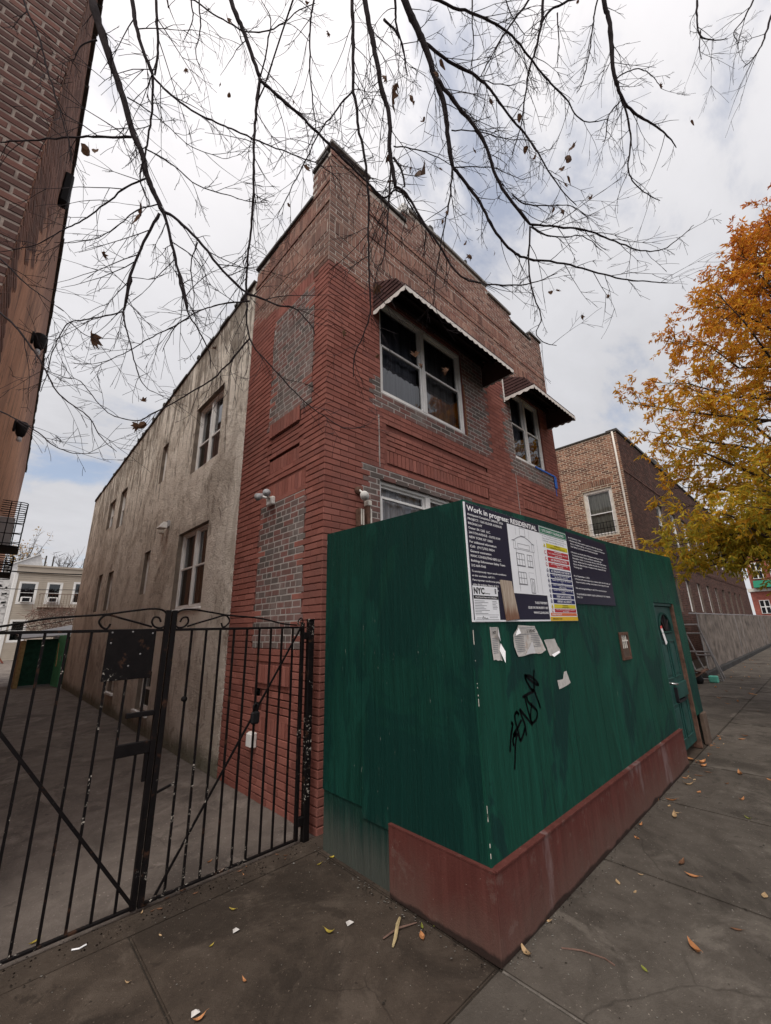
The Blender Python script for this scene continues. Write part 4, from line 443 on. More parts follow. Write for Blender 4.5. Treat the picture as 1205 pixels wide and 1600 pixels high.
def window(par, f, u0, u1, z0, z1, rec=.08, splits=(), rail=None, fw=.05, frame='white_vinyl', pane_backing='curtain_dark', gl='pane', lowcurt=None, sash='white_vinyl', open_=0, sill=None, depth=.07, arch=0):
    mb = MB(); w1 = -rec; w0 = -rec-depth
    edges = [u0]+list(splits)+[u1]
    mb.fbox(f, u0, u1, z1-fw, z1, w0, w1); mb.fbox(f, u0, u1, z0, z0+fw, w0, w1)
    mb.fbox(f, u0, u0+fw, z0+fw, z1-fw, w0, w1); mb.fbox(f, u1-fw, u1, z0+fw, z1-fw, w0, w1)
    for s in splits: mb.fbox(f, s-fw*.7, s+fw*.7, z0+fw, z1-fw, w0, w1+.004)
    if sill: mb.fbox(f, u0-.04, u1+.04, z0-.05, z0-.002, w0, sill)
    if arch:
        n = 10; uc = (u0+u1)/2; hw = (u1-u0)/2; pts = [f.p(u0+ (u1-u0)*i/n, z1+arch*(1-((u0+(u1-u0)*i/n-uc)/hw)**2), w1) for i in range(n+1)]
        pts = [f.p(u0, z1-.001, w1)]+pts[1:-1]+[f.p(u1, z1-.001, w1)]; mb.prism(pts if f.flip else pts[::-1], f.N*(w0-w1))
    win = mb.build('window', M[frame], par, bevel=.004)
    rail = rail or (z0+z1)/2
    for i, (a, b) in enumerate(zip(edges, edges[1:])):
        a2 = a+(fw if i == 0 else fw*.7); b2 = b-(fw if i == len(edges)-2 else fw*.7); t = .028
        for nm, (lo, hi, wo) in (('upper_sash', (rail-.01, z1-fw, -rec-.035)), ('lower_sash', (z0+fw, rail+.015, -rec-.012))):
            sb = MB(); 
            sb.fbox(f, a2, b2, lo, lo+t, wo-.03, wo); sb.fbox(f, a2, b2, hi-t, hi, wo-.03, wo); sb.fbox(f, a2, a2+t, lo+t, hi-t, wo-.03, wo); sb.fbox(f, b2-t, b2, lo+t, hi-t, wo-.03, wo)
            sb.build('sash', M[sash], win)
            g = MB(); g.fquad(f, a2+t, b2-t, lo+t, hi-t, wo-.018); g.build('glass', M[gl], win)
        cb = MB(); n = 14; cm = pane_backing[i % len(pane_backing)] if isinstance(pane_backing, (list, tuple)) else pane_backing
        for k in range(n):
            ua, ub = a2+(b2-a2)*k/n, a2+(b2-a2)*(k+1)/n; wa, wb = [-rec-.13+.018*math.sin(q*1.9+i) for q in (k, k+1)]
            q = [f.p(ua, z0+.01, wa), f.p(ub, z0+.01, wb), f.p(ub, z1-.01, wb), f.p(ua, z1-.01, wa)]; cb.face(q[::-1] if f.flip else q)
        cb.build('curtain', M[cm], win)  # real curtains, dark rooms and sky reflections share this sheet
    return win

# ================================================================== THE SETTING
def structure(o): o['kind'] = 'structure'; return o
mb = MB(); mb.face([(-400, -400, -.17), (600, -400, -.17), (600, 600, -.17), (-400, 600, -.17)]); structure(mb.build('ground', M['asphalt']))
mb = MB(); mb.face([(-120, -13, -.135), (300, -13, -.135), (300, -2.35, -.135), (-120, -2.35, -.135)]); structure(mb.build('road', M['asphalt']))
mb = MB(); mb.box(-60, 200, -2.35, -2.17, -.3, -.004); structure(mb.build('kerb', M['kerbstone'], bevel=.015))
# pavement: a dirty bed, slabs of concrete lying on it with open joints
mb = MB(); mb.box(-30, 120, -2.165, 1.464, -.3, -.011); mb.box(7.5, 120, 1.464, 2.80, -.3, -.011); mb.box(-1.0, 7.5, 1.464, 3.03, -.3, -.011)
pav = structure(mb.build('pavement', M['joint_dirt']))
slab_cache = {}
def slab(x0, x1, y0, y1, mat, z=0.0):
    w, d = round(x1-x0, 3), round(y1-y0, 3); key = (w, d, mat)
    if key not in slab_cache:
        mb = MB(); mb.box(-w/2, w/2, -d/2, d/2, -.05, 0); me = bpy.data.meshes.new('slab'); me.from_pydata(mb.v, [], mb.f); me.materials.append(M[mat])
        bm = bmesh.new(); bm.from_mesh(me); bmesh.ops.bevel(bm, geom=[e for e in bm.edges if all(v.co.z > -.01 for v in e.verts)], offset=.007, segments=2, affect='EDGES'); bm.to_mesh(me); bm.free(); slab_cache[key] = me
    o = bpy.data.objects.new('slab', slab_cache[key]); COL.objects.link(o); o.parent = pav; o.location = ((x0+x1)/2, (y0+y1)/2, z+random.uniform(-.003, .003)); o.rotation_euler = (random.uniform(-.0012, .0012), random.uniform(-.0012, .0012), 0); return o
g = .0045
xs = [2.088-1.365*k for k in range(5, 0, -1)]+[2.088, 3.435, 4.84, 6.22, 7.63]+[7.63+1.38*k for k in range(1, 28)]
for a, b in zip(xs, xs[1:]):
    slab(a+g, b-g, -.08+g, 1.464-g, 'pavement'); slab(a+g, b-g, -2.16+g, -.08-g, 'pavement')
    if a > 7.5: slab(a+g, b-g, 1.464+g, 2.79-g, 'pavement')
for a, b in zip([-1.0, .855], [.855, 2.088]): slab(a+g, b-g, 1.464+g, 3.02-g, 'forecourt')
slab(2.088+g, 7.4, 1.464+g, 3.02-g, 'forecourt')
mb = MB(); mb.box(-.6, 2.9, 3.028, 3.215, -.1, .006); structure(mb.build('threshold', M['forecourt'], bevel=.012))
mb = MB(); mb.box(2.082, 2.0945, -2.1, 1.44, -.05, -.002); structure(mb.build('joint_filling', M['joint_chalk']))
# driveway between the two buildings, with slight waves
mb = MB(); nx, ny = 8, 40
for i in range(nx):
    for j in range(ny):
        P = lambda a, b: (-.7+a*3.2/nx, 3.2+b*16.3/ny, .004*math.sin(a*1.7+b*.9)+.003*math.sin(b*2.3))
        mb.face([P(i, j), P(i+1, j), P(i+1, j+1), P(i, j+1)])
structure(mb.build('driveway', M['driveway'], smooth=True))
mb = MB(); mb.face([(-30, 19.4, -.02), (60, 19.4, -.02), (60, 80, -.02), (-30, 80, -.02)]); mb.face([(2.5, 3.05, -.03), (40, 3.05, -.03), (40, 19.4, -.03), (2.5, 19.4, -.03)]); structure(mb.build('back_yard', M['driveway']))

# ================================================================== THE HOUSE
house = thing('brick_house', (2.2, 3.19, 0), 'two-storey red painted brick house with stepped parapet and stained stucco side wall', 'house')
FR = F((2.2, 3.19, 0), (1, 0, 0), (0, -1, 0)); SD_ = Vector((-.0135, 1, 0)).normalized(); SI = F((2.2, 3.19, 0), SD_, (-SD_.y, SD_.x, 0))
WID = 5.86
W1 = (.82, 2.62, 4.41, 5.86); W2 = (4.10, 5.29, 4.47, 5.90); W3 = (.775, 2.42, 1.75, 3.275); DOOR = (3.7, 4.75, .15, 2.25)
opens = [W1, W2, W3, DOOR]
def top_front(u):
    if u < .68: return 7.82
    if u < 1.40: return 7.66
    if u < 3.70: return 7.98
    if u < 4.53: return 7.80
    if u < 5.36: return 7.62
    return 7.80
PANEL = (.86, 3.09, 3.46, 3.965); PANEL2 = (4.15, 5.5, 3.52, 4.02)
def dark_front(u, z):
    j = .022*math.sin(z*37+math.floor(z/PITCH)*2.3)
    if 4.17 < z < 4.41 and .70+j < u < 3.24+j*.4: return True
    if 4.2 < z < 5.9 and 2.60 < u < 3.25+j*.4: return True
    if .69+j*.6 < u < .83 and 4.1 < z < 4.6: return True
    if 3.82+j*2.2-.06*(5.2-z) < u < 4.12 and 4.45 < z < 5.7: return True
    if 4.15 < z < 4.48 and 3.9+j < u < 5.56: return True
    if 3.27 < z < 3.40 and .55+j < u < 2.6: return True
    if 2.1 < z < 3.3 and .56+j*1.6 < u < .78: return True
    return False
def zone_front(u, z):
    if any(inside(u, z, o) for o in opens): return None
    if z > top_front(u)-.05: return None
    if dark_front(u, z): return ('brick_dark', -.001)
    lim = 5.88+.05*math.sin(u*9)+(.12 if u > 5.4 else 0)
    if z > lim: 
        if 7.2 < z < 7.27 and .68 < u < 4.4: return ('brick_nat', .012)
        if 6.78 < z < 6.84 and u > .68: return ('brick_nat', .010)
        if u < .66 and z > 7.62 and z < 7.70: return ('brick_nat', .014)
        return ('brick_nat', 0)
    for p in (PANEL, PANEL2):
        if inside(u, z, p):
            d = min(u-p[0], p[1]-u, z-p[2], p[3]-z)
            if d < .02: return None
            return ('brick_paint', -.004)
    return ('brick_paint', 0)
def mort_front(u, z):
    if any(inside(u, z, o) for o in opens) or z > top_front(u): return None
    for p in (PANEL, PANEL2):
        if inside(u, z, p): return (0, .024)
    if dark_front(u, z): return (2, .003)
    return (1, .003) if z > 5.88 else (0, .0042 if u > .6 else .008)
us = list(np.arange(0, WID, .1))+[WID, .68, 1.40, 3.70, 4.53, 5.36]; zs = list(np.arange(0, 8.0, .0677))+[7.98, 7.82, 7.66, 7.80, 7.62]
for o in opens: us += [o[0], o[1]]; zs += [o[2], o[3]]
mb = MB(); cells(mb, FR, us, zs, mort_front)
for o in opens: reveal(mb, FR, *o, .16, 0)
front = mb.build('front_wall', [M['mortar_paint'], M['mortar_nat'], M['mortar_dark']], house)
sold = [(.09, .62, 6.36, 6.575), (.68, 5.86, 6.36, 6.575), (.70, 4.45, 6.87, 7.09)]
blk = [tuple(o) for o in opens]+[(a-.004, b+.004, c, d) for a, b, c, d in sold]+[(p[0], p[1], p[2], p[2]+.20) for p in (PANEL, PANEL2)]
rf = lay(FR, 0, WID, 0.0, 7.98, zone_front, blk)
for a, b, c, d in sold: rf += soldier(a, b, c, d, 'brick_nat', .004)
for p in (PANEL, PANEL2): rf += soldier(p[0]+.02, p[1]-.02, p[2]+.02, p[2]+.195, 'brick_paint', -.004)
# ---- side pier of brick
SW = 1.96
SP1 = (.27, 1.27, 60*PITCH, 85*PITCH); SP2 = (.33, 1.33, 21*PITCH, 45*PITCH); N1 = (.47, 1.21, 3.415, 3.925); N2 = (.48, 1.17, .58, 1.12)
def dark_side(u, z):
    k = 0
    return inside(u+k, z, SP1) or inside(u+k*.8, z, SP2)
def top_side(u): return 7.70 if u < .40 else 7.30-.10*(u-.4)
def zone_side(u, z):
    if z > top_side(u)-.04: return None
    if dark_side(u, z): return ('brick_dark', -.001)
    for p in (N1, N2):
        if inside(u, z, p):
            if min(u-p[0], p[1]-u) < .026 or z < p[2]+.026: return None
            return ('brick_paint', -.010)
    lim = 5.82+.22*max(0, u-.4)*(1 if u > 1.2 else .4)+.05*math.sin(u*11)
    if z > lim: return ('brick_nat', .012 if (6.82 < z < 6.89 or 7.18 < z < 7.24) else 0)
    return ('brick_paint', 0)
def mort_side(u, z):
    if z > top_side(u): return None
    for p in (N1, N2):
        if inside(u, z, p): return (0, .055)
    if inside(u, z, (SP1[0]+.02, SP1[1]-.02, SP1[2], SP1[3])) or inside(u, z, (SP2[0]+.02, SP2[1]-.02, SP2[2], SP2[3])): return (2, .003)
    return (1, .0035) if z > 6.0 else (0, .0115)
us = list(np.arange(0, SW, .098))+[SW, .40]; zs = list(np.arange(0, 7.75, .0677))+[7.70]
for o in (N1, N2): us += [o[0], o[1]]; zs += [o[2], o[3]]
for o in (SP1, SP2): us += [o[0]+.02, o[1]-.02]
mb = MB(); cells(mb, SI, us, zs, mort_side); side = mb.build('side_wall', [M['mortar_paint'], M['mortar_nat'], M['mortar_dark']], house)
sold2 = [(.05, 1.92, 6.36, 6.575), (.30, 1.92, 6.90, 7.11)]
lint = [(N1[0]+.02, N1[1]-.02, N1[3], N1[3]+.20), (N1[0]+.028, N1[1]-.028, N1[2]+.03, N1[2]+.205), (N2[0], N2[1], N2[3]-.05, N2[3]+.14), (N2[0]+.02, N2[1]-.02, N2[2]+.02, N2[2]+.18), (SP2[0]+.02, SP2[1], SP2[3]+.04, SP2[3]+.24), (SP1[0]+.05, SP1[1]-.02, SP1[3]+.03, SP1[3]+.23)]
blk = [(a-.004, b+.004, c, d) for a, b, c, d in sold2+lint]
rs = lay(SI, 0, SW, 0, 7.7, lambda u, z: None if dark_side(u, z) else zone_side(u, z), blk+[SP1, SP2], halves=.0)
SPR = []
for p in (SP1, SP2):
    z0 = p[2]; ks = round((p[3]-z0)/PITCH)
    for i in range(ks): e0, e1 = random.uniform(-.035, .03), random.uniform(-.03, .03); rs += lay(SI, p[0]+e0, p[1]+e1, z0+i*PITCH, z0+(i+1)*PITCH, lambda u, z: ('brick_paint', 0) if random.random() < (.22 if min(u-p[0], p[1]-u) < .12 else 0) else ('brick_dark', -.001), L=.203 if i % 2 else .15); SPR.append((i, p, e0, e1))
rs2 = []
for r in rs:                                                 # headers mixed into the unpainted patches
    if r[4] == 'brick_dark' and r[1]-r[0] > .18 and random.random() < .55:
        mid = (r[0]+r[1])/2; rs2 += [(r[0], mid-.005, *r[2:]), (mid+.005, *r[1:])]
    else: rs2.append(r)
rs = rs2
for a, b, c, d in sold2: rs += soldier(a, b, c, d, 'brick_nat', .004)
for i, (a, b, c, d) in enumerate(lint): rs += soldier(a, b, c, d, 'brick_paint', .020 if i in (0, 2) else (-.010 if i in (1, 3) else 0))
def vis_house(c):
    if c.y < 3.25 and c.x > 2.3 and c.z < 2.75: return False
    return not (c.z < .3 and c.x > 2.26)
place_bricks([(FR, rf, front), (SI, rs, side)], ['brick_paint', 'brick_nat', 'brick_dark'], 300, vis_house)
# ---- copings
def coping(f, u0, u1, z, w_in, w_out, mat='coping_stone', h=.055):
    mb = MB(); n = max(1, int((u1-u0)/.6))
    for i in range(n):
        a, b = u0+(u1-u0)*i/n+.003, u0+(u1-u0)*(i+1)/n-.003; dz = random.uniform(-.006, .006); mb.fbox(f, a, b, z+dz, z+h+dz, w_in, w_out+random.uniform(-.008, .008))
    return mb.build('coping', M[mat], house, bevel=.006)
for a, b in ((.0, .68), (.68, 1.40), (1.40, 3.70), (3.70, 4.53), (4.53, 5.36), (5.36, 5.86)):
    coping(FR, a-.02 if a == 0 else a+.002, b+(.03 if b > 1 else -.002), top_front((a+b)/2), -.34, .035, 'coping_stone' if a in (1.40, .0, 3.70) else 'flashing')
coping(SI, .36, 1.96, 7.20, -.30, .03, 'flashing', .05); coping(SI, .05, .40, 7.70, -.30, .03, 'flashing')
mb = MB(); mb.fbox(FR, 1.36, 1.50, 7.86, 8.03, -.2, .03); mb.build('coping', M['white_metal'], house, bevel=.02)
mb = MB()
for u, z in ((2.02, 7.995), (2.06, 8.0), (3.02, 8.0)): mb.fbox(FR, u, u+.05, z, z+.12, -.02, .02)
mb.build('roof_bracket', M['flashing'], house)
# ---- stucco side wall
so = dict(A=(2.86, 4.07, 4.30, 5.60), B=(2.95, 4.26, 1.96, 3.24), C=(5.68, 6.05, 4.66, 5.53), D=(9.02, 9.70, 4.36, 5.43), E=(10.3, 11.1, 4.58, 5.42), G=(5.90, 6.31, 2.35, 3.22), H=(10.38, 10.90, 2.20, 3.22), I=(9.05, 9.62, 2.18, 3.16), J=(7.28, 7.80, .43, .76), K=(4.80, 5.55, .33, 1.02))
LEN = 14.0
def top_stucco(u): return 6.98-.066*(u-SW)
us = list(np.arange(SW, LEN, .5))+[LEN]; zs = [0, 5.75]+list(np.arange(.5, 5.7, .5))
for o in so.values(): us += [o[0], o[1]]; zs += [o[2], o[3]]
mb = MB(); cells(mb, SI, us, zs, lambda u, z: None if any(inside(u, z, o) for o in so.values()) else (0, -.012))
us = sorted(set(round(u, 4) for u in us))
for a, b in zip(us, us[1:]):
    q = [SI.p(a, 5.75, .012), SI.p(b, 5.75, .012), SI.p(b, top_stucco(b), .012), SI.p(a, top_stucco(a), .012)]; mb.face(q[::-1])
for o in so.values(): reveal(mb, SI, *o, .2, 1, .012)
mb.face([SI.p(SW, 0, .012), SI.p(SW, 7, .012), SI.p(SW, 7, -.02), SI.p(SW, 0, -.02)])
mb.face([SI.p(LEN, 0, .012), SI.p(LEN, 6.2, .012), SI.p(LEN, 6.2, -5.8), SI.p(LEN, 0, -5.8)])
mb.build('stucco_wall', [M['stucco'], M['reveal_paint']], house)  # jambs coloured dark, imitating the shade inside the window recesses
mb = MB()
a = SW
while a < LEN:
    b = min(LEN, a+random.uniform(.25, .6)); za, zb = top_stucco(a), top_stucco(b); dz = random.uniform(-.004, .022); t = .03+random.uniform(0, .02)
    mb.box8([SI.p(b, zb+.002, t), SI.p(a, za+.002, t), SI.p(a, za+.002, -.25), SI.p(b, zb+.002, -.25), SI.p(b, zb+.04+dz, t), SI.p(a, za+.04+dz, t), SI.p(a, za+.04+dz, -.25), SI.p(b, zb+.04+dz, -.25)]); a = b
mb.build('coping', M['flashing'], house)
for u, z in ((3.5, 0), (4.7, 0), (6.2, 0), (7.3, 0), (7.9, 0), (9.2, 0), (10.4, 0)):
    pass
mb = MB()
for u in (2.6, 4.3, 5.7, 6.4, 7.2, 8.1, 8.5, 9.9, 11.2): mb.fbox(SI, u, u+.09, top_stucco(u)+.03, top_stucco(u)+.09+random.uniform(0, .03), -.02, .05)
mb.build('gutter_clip', M['flashing'], house, bevel=.012)
mb = MB(); mb.face([FR.p(0, 6.75, -.3), FR.p(WID, 6.75, -.3), FR.p(WID, 5.95, -LEN), FR.p(0, 5.95, -LEN)]); mb.build('roof', M['tar_roof'], house)
mb = MB(); mb.face([FR.p(WID, 0, 0), FR.p(WID, 7.75, 0), FR.p(WID, 7.0, -.4), FR.p(WID, 6.2, -LEN), FR.p(WID, 0, -LEN)]); mb.face([FR.p(0, 5.9, -.32), FR.p(WID, 5.9, -.32), FR.p(WID, 7.6, -.32), FR.p(0, 7.6, -.32)]); mb.build('party_wall', M['mortar_paint'], house)
# ---- windows
window(house, FR, *W1, rec=.035, splits=(1.70,), rail=5.155, fw=.05, pane_backing=['curtain_grey', 'curtain_tan'])  # grey and tan sheets imitate sky reflected in the panes
window(house, FR, *W2, rec=.035, splits=(4.70,), rail=5.20, fw=.05, pane_backing=['curtain_grey', 'curtain_dark'])
window(house, FR, *W3, rec=.05, splits=(1.665,), rail=3.06, fw=.06, pane_backing=['curtain_pale', 'curtain_pale'], gl='pane_clear')
mb = MB(); mb.fbox(FR, 3.72, 4.73, .16, 2.24, -.14, -.1); mb.build('door', M['awning_brown'], house)
mb = MB(); mb.fbox(FR, 2.622, 2.64, 4.40, 5.3, -.03, .004); mb.build('rusty_edge', M['rust_trim'], house)
mb = MB(); mb.fbox(FR, 3.895, 3.912, 5.5, 6.02, .001, .02); mb.build('white_channel', M['white_metal'], house)
mb = MB()                                                    # pale mortar line where the painted panel was patched
for z0 in np.arange(3.40, 4.06, .0677): mb.fbox(FR, .765+random.uniform(-.003, .003), .781+random.uniform(-.003, .003), z0+.001, z0+.0667, -.01, .0035)
for z0 in np.arange(3.2, 4.1, .0677): mb.fbox(FR, 4.0+random.uniform(-.003, .003), 4.012+random.uniform(-.003, .003), z0+.001, z0+.0667, -.01, .0035)
mb.build('joint_line', M['mortar_dark'], house, kind='stuff')
wk = dict(rec=.06, fw=.035)
window(house, SI, *so['A'], splits=(3.5,), rail=4.85, pane_backing=['curtain_pale', 'curtain_pale'], **wk); window(house, SI, *so['B'], splits=(3.62,), rail=2.62, pane_backing=['curtain_dark', 'curtain_grey'], **wk)  # pale sheets of the upper window imitate bright sky reflected in its glass
for k in 'CDEGHI': window(house, SI, *so[k], rec=.055, fw=.035, pane_backing='curtain_dark')
for k in 'JK': window(house, SI, *so[k], rec=.06, fw=.04, pane_backing='curtain_dark', sill=.06)
mb = MB(); 
o = so['B']; mb.fbox(SI, o[0]-.03, o[1]+.03, o[2]-.045, o[2]-.003, -.15, .04); mb.build('sill', M['white_vinyl'], house, bevel=.015)

# ---- awnings (things of their own)
def awning(u0, u1, zb, zt, P, label):
    t = thing('window_awning', FR.p((u0+u1)/2, zb, 0), label, 'awning', 'metal awnings over the upstairs windows')
    prof = [(0.002, zt), (P*.76, zb+.265), (P, zb+.05)]        # (out, height)
    for side_ in (0, 1):
        u = u0 if side_ == 0 else u1; n = 8; h = (zt-zb)/n
        def reach(z):
            if z >= prof[1][1]: a, b = prof[0], prof[1]
            elif z >= prof[2][1]: a, b = prof[1], prof[2]
            else: return P
            return a[0]+(b[0]-a[0])*(a[1]-z)/(a[1]-b[1])
        for i in range(n):
            z0, z1 = zb+i*h, zb+(i+1)*h; sg = -1 if side_ == 0 else 1; mb = MB()
            r0, r1 = reach(z0)-.006, max(.02, reach(z1-.012)-.006); ua, ub = u+sg*.012, u+sg*.002
            # a lapped slat: its lower edge stands proud
            pts = [FR.p(ua, z0, .002), FR.p(ua, z0, r0), FR.p(ub, z1+.004, r1), FR.p(ub, z1+.004, .002)]
            mb.prism(pts, X*(-sg*.004)); mb.face([FR.p(ua, z0, .002), FR.p(ua, z0, r0), FR.p(ub, z0, r0), FR.p(ub, z0, .002)]); mb.build('side_slat', M['awning_brown'], t)
    n = int((u1-u0)/.085); w = (u1-u0)/n
    for i in range(n):
        a, b = u0+i*w, u0+(i+1)*w; lift = .012 if i % 2 else 0.0; mb = MB()
        for (wa, za), (wb, zb_) in zip(prof, prof[1:]):
            q = [FR.p(a, za+lift, wa), FR.p(b, za+lift, wa), FR.p(b, zb_+lift*.6, wb), FR.p(a, zb_+lift*.6, wb)]; mb.prism(q, Z*.005)
        mb.build('roof_slat', M['awning_brown'], t)
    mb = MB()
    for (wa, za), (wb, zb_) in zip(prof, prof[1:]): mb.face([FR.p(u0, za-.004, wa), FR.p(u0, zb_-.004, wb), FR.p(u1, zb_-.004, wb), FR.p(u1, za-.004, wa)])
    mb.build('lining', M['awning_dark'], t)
    mb = MB(); mb.fbox(FR, u0-.015, u1+.015, zb+.028, zb+.062, P-.012, P+.018); mb.tube([FR.p(u0-.015, zb+.068, P+.006), FR.p(u1+.015, zb+.068, P+.006)], .013, 8); mb.build('front_rail', M['awning_brown'], t, bevel=.004)
    mb = MB(); mb.fbox(FR, u0+.03, u1-.03, zt-.16, zt-.10, .05, .09); mb.fbox(FR, u0+.03, u1-.03, zb+.31, zb+.35, .24, .28); mb.build('support_bar', M['awning_dark'], t)
    def scallop(pa, pb, down, out):
        mb = MB(); L = (pb-pa).length; n = max(6, int(L/.014)); d = (pb-pa)/L
        for i in range(n):
            s0, s1 = L*i/n, L*(i+1)/n; h0, h1 = [.042+.026*abs(math.sin(math.pi*s/.125)) for s in (s0, s1)]
            a, b = pa+d*s0, pa+d*s1; mb.prism([a, b, b-Z*h1, a-Z*h0], out*.003)
        return mb.build('scalloped_trim', M['awning_trim'], t)
    scallop(FR.p(u0-.015, zb+.04, P+.02), FR.p(u1+.015, zb+.04, P+.02), 0, FR.N)
    scallop(FR.p(u0-.018, zb+.035, .01), FR.p(u0-.018, zb+.035, P+.018), 0, -X); scallop(FR.p(u1+.018, zb+.035, .01), FR.p(u1+.018, zb+.035, P+.018), 0, X)
    return t
awning(.72, 3.20, 5.50, 6.01, .56, 'brown slatted metal awning with white scalloped edge over the wide double window')
awning(3.915, 5.60, 5.54, 6.03, .56, 'shorter brown slatted metal awning with white scalloped edge over the narrower right window')

# ---- small things fixed to the house
def flood():
    c = SI.p(1.0, 3.09, 0); t = thing('floodlight', c, 'white twin security floodlight fixed above the bricked-up side window', 'floodlight')
    mb = MB(); mb.fbox(SI, .96, 1.10, 3.02, 3.12, .0, .05); mb.build('base_plate', M['white_metal'], t, bevel=.01)
    for s in (-1, 1):
        mb = MB(); a = SI.p(1.03, 3.10, .05); b = SI.p(1.03+s*.075, 3.13, .12); mb.tube([a, b], .016, 8); mb.build('arm', M['white_metal'], t, smooth=True)
        d = (Vector((-.5, -.55, -.25))+SI.U*s*.35).normalized(); mb = MB(); mb.lathe(b, d, [(-.035, .001), (-.03, .03), (.02, .038), (.06, .045), (.06, .040), (.05, .035)], 14); hd = mb.build('lamp_head', M['grey_plastic'], t, smooth=True)
        mb = MB(); mb.lathe(b, d, [(.048, .034), (.055, .027), (.058, .001)], 14); mb.build('lens', M['lens'], hd, smooth=True)
flood()
def outlet():
    c = SI.p(1.13, .47, 0); t = thing('outdoor_outlet', c, 'small white weatherproof outlet box low on the brick side wall', 'outlet box')
    mb = MB(); mb.fbox(SI, 1.07, 1.19, .46, .60, .0, .05); mb.build('box', M['white_metal'], t, bevel=.008)
    mb = MB(); mb.fbox(SI, 1.078, 1.182, .468, .592, .05, .068); mb.build('cover', M['white_vinyl'], t, bevel=.006)
outlet()
def cctv():
    t = thing('security_camera', FR.p(.47, 2.98, 0), 'small white bullet security camera beside the ground-floor window', 'security camera')
    mb = MB(); mb.lathe(FR.p(.44, 3.03, 0), FR.N, [(0, .045), (.025, .045), (.04, .02)], 12); mb.build('mount', M['rust_brown'], t, smooth=True)
    mb = MB(); mb.tube([FR.p(.44, 3.03, .03), FR.p(.46, 2.98, .08)], .012, 8); mb.build('arm', M['white_metal'], t)
    mb = MB(); d = Vector((-.55, -.75, -.45)).normalized(); mb.lathe(FR.p(.48, 2.98, .06), d, [(0, .02), (.01, .045), (.13, .048), (.13, .04), (.115, .036)], 14); hd = mb.build('housing', M['white_metal'], t, smooth=True)
    mb = MB(); mb.lathe(FR.p(.48, 2.98, .06), d, [(.112, .036), (.12, .018), (.121, .001)], 12); mb.build('lens', M['print_black'], hd, smooth=True)
cctv()
def meter():
    t = thing('electric_box', FR.p(.52, 2.6, 0), 'narrow brown conduit box with pale cap left of the ground-floor window', 'junction box')
    mb = MB(); mb.fbox(FR, .41, .49, 2.62, 2.82, 0, .07); mb.build('box', M['rust_brown'], t, bevel=.006)
    for u in (.425, .452): mb = MB(); mb.fbox(FR, u, u+.012, 2.64, 2.81, .07, .078); mb.build('fin', M['cream_trim'], t)
    mb = MB(); mb.tube([FR.p(.55, 1.9, .035), FR.p(.55, 2.87, .035)], .028, 8); mb.build('conduit', M['rust_brown'], t, smooth=True)
    mb = MB(); mb.fbox(FR, .525, .585, 2.87, 2.93, .0, .07); mb.build('cap', M['cream_trim'], t, bevel=.006)
    mb = MB(); mb.tube([FR.p(.61, 1.9, .02), FR.p(.61, 2.85, .02)], .012, 8); mb.build('pipe', M['cream_trim'], t, smooth=True)
meter()
def walllamp():
    c = SI.p(4.9, 3.5, 0); t = thing('wall_light', c, 'small white wall light on the stucco near the lower window', 'wall light')
    mb = MB(); mb.fbox(SI, 4.84, 5.0, 3.50, 3.62, .012, .06); mb.build('back_box', M['grey_plastic'], t, bevel=.01)
    mb = MB(); P = SI.p; mb.box8([P(5.02, 3.46, .2), P(4.82, 3.46, .2), P(4.82, 3.46, .06), P(5.02, 3.46, .06), P(4.99, 3.58, .13), P(4.85, 3.58, .13), P(4.85, 3.58, .06), P(4.99, 3.58, .06)]); mb.build('shade', M['white_metal'], t, bevel=.008)
    mb = MB(); mb.fbox(SI, 5.16, 5.26, 3.42, 3.52, .012, .09); mb.build('sensor', M['cream_trim'], t, bevel=.02)
walllamp()
def tape():
    mb = MB(); mb.fbox(FR, 4.80, 5.62, 4.455, 4.49, .002, .012); mb.fbox(FR, 5.55, 5.66, 4.22, 4.47, .012, .02); mb.fbox(FR, 5.58, 5.60, 4.05, 4.22, .004, .010)
    o = recentre(mb.build('masking_tape', M['blue_tape'])); tag(o, 'strip of blue masking tape below the narrower upstairs window', 'tape')
tape()

# ================================================================== THE HOARDING
HY = 1.475; HX = 2.112
H = thing('plywood_hoarding', (HX, HY, 0), 'dark green plywood site hoarding with maroon skirting boards in front of the brick house', 'hoarding')
HF = F((0, HY, 0), (1, 0, 0), (0, -1, 0)); HS = F((HX, 0, 0), (0, 1, 0), (-1, 0, 0))
def htop(x): return 2.40+.045*min(1, (x-2.1)/.9) if x < 4.6 else 2.44+(x-4.6)*.038
def hpanel(x0, x1, z0, mat, z1=None, nm='panel'):
    mb = MB(); T = .018; P = [(x0, z0), (x1, z0), (x1, z1 or htop(x1)), (x0, z1 or htop(x0))]
    mb.prism([(x, HY, z) for x, z in P], (0, T, 0)); return mb.build(nm, M[mat], H, bevel=.003)
hpanel(HX, 3.327, .34, 'ply_front'); hpanel(3.331, 4.552, .34, 'ply_front'); hpanel(4.556, 5.80, .34, 'ply_front'); hpanel(5.803, 6.045, .34, 'ply_front')
hpanel(6.048, 7.06, 1.84, 'ply_front'); hpanel(7.063, 7.47, .385, 'ply_front')
def spanel(y0, y1, z0, mat, za, zb, w=0):
    mb = MB(); mb.prism([(HX+w, y0, z0), (HX+w, y0, za), (HX+w, y1, zb), (HX+w, y1, z0)], (.018, 0, 0)); return mb.build('panel', M[mat], H, bevel=.003)
spanel(HY+.019, 2.512, .34, 'ply_side', 2.398, 2.425); spanel(2.516, 2.99, .405, 'ply_side', 2.425, 2.44); spanel(2.232, 2.99, -.01, 'ply_patch', .41, .402, .012)
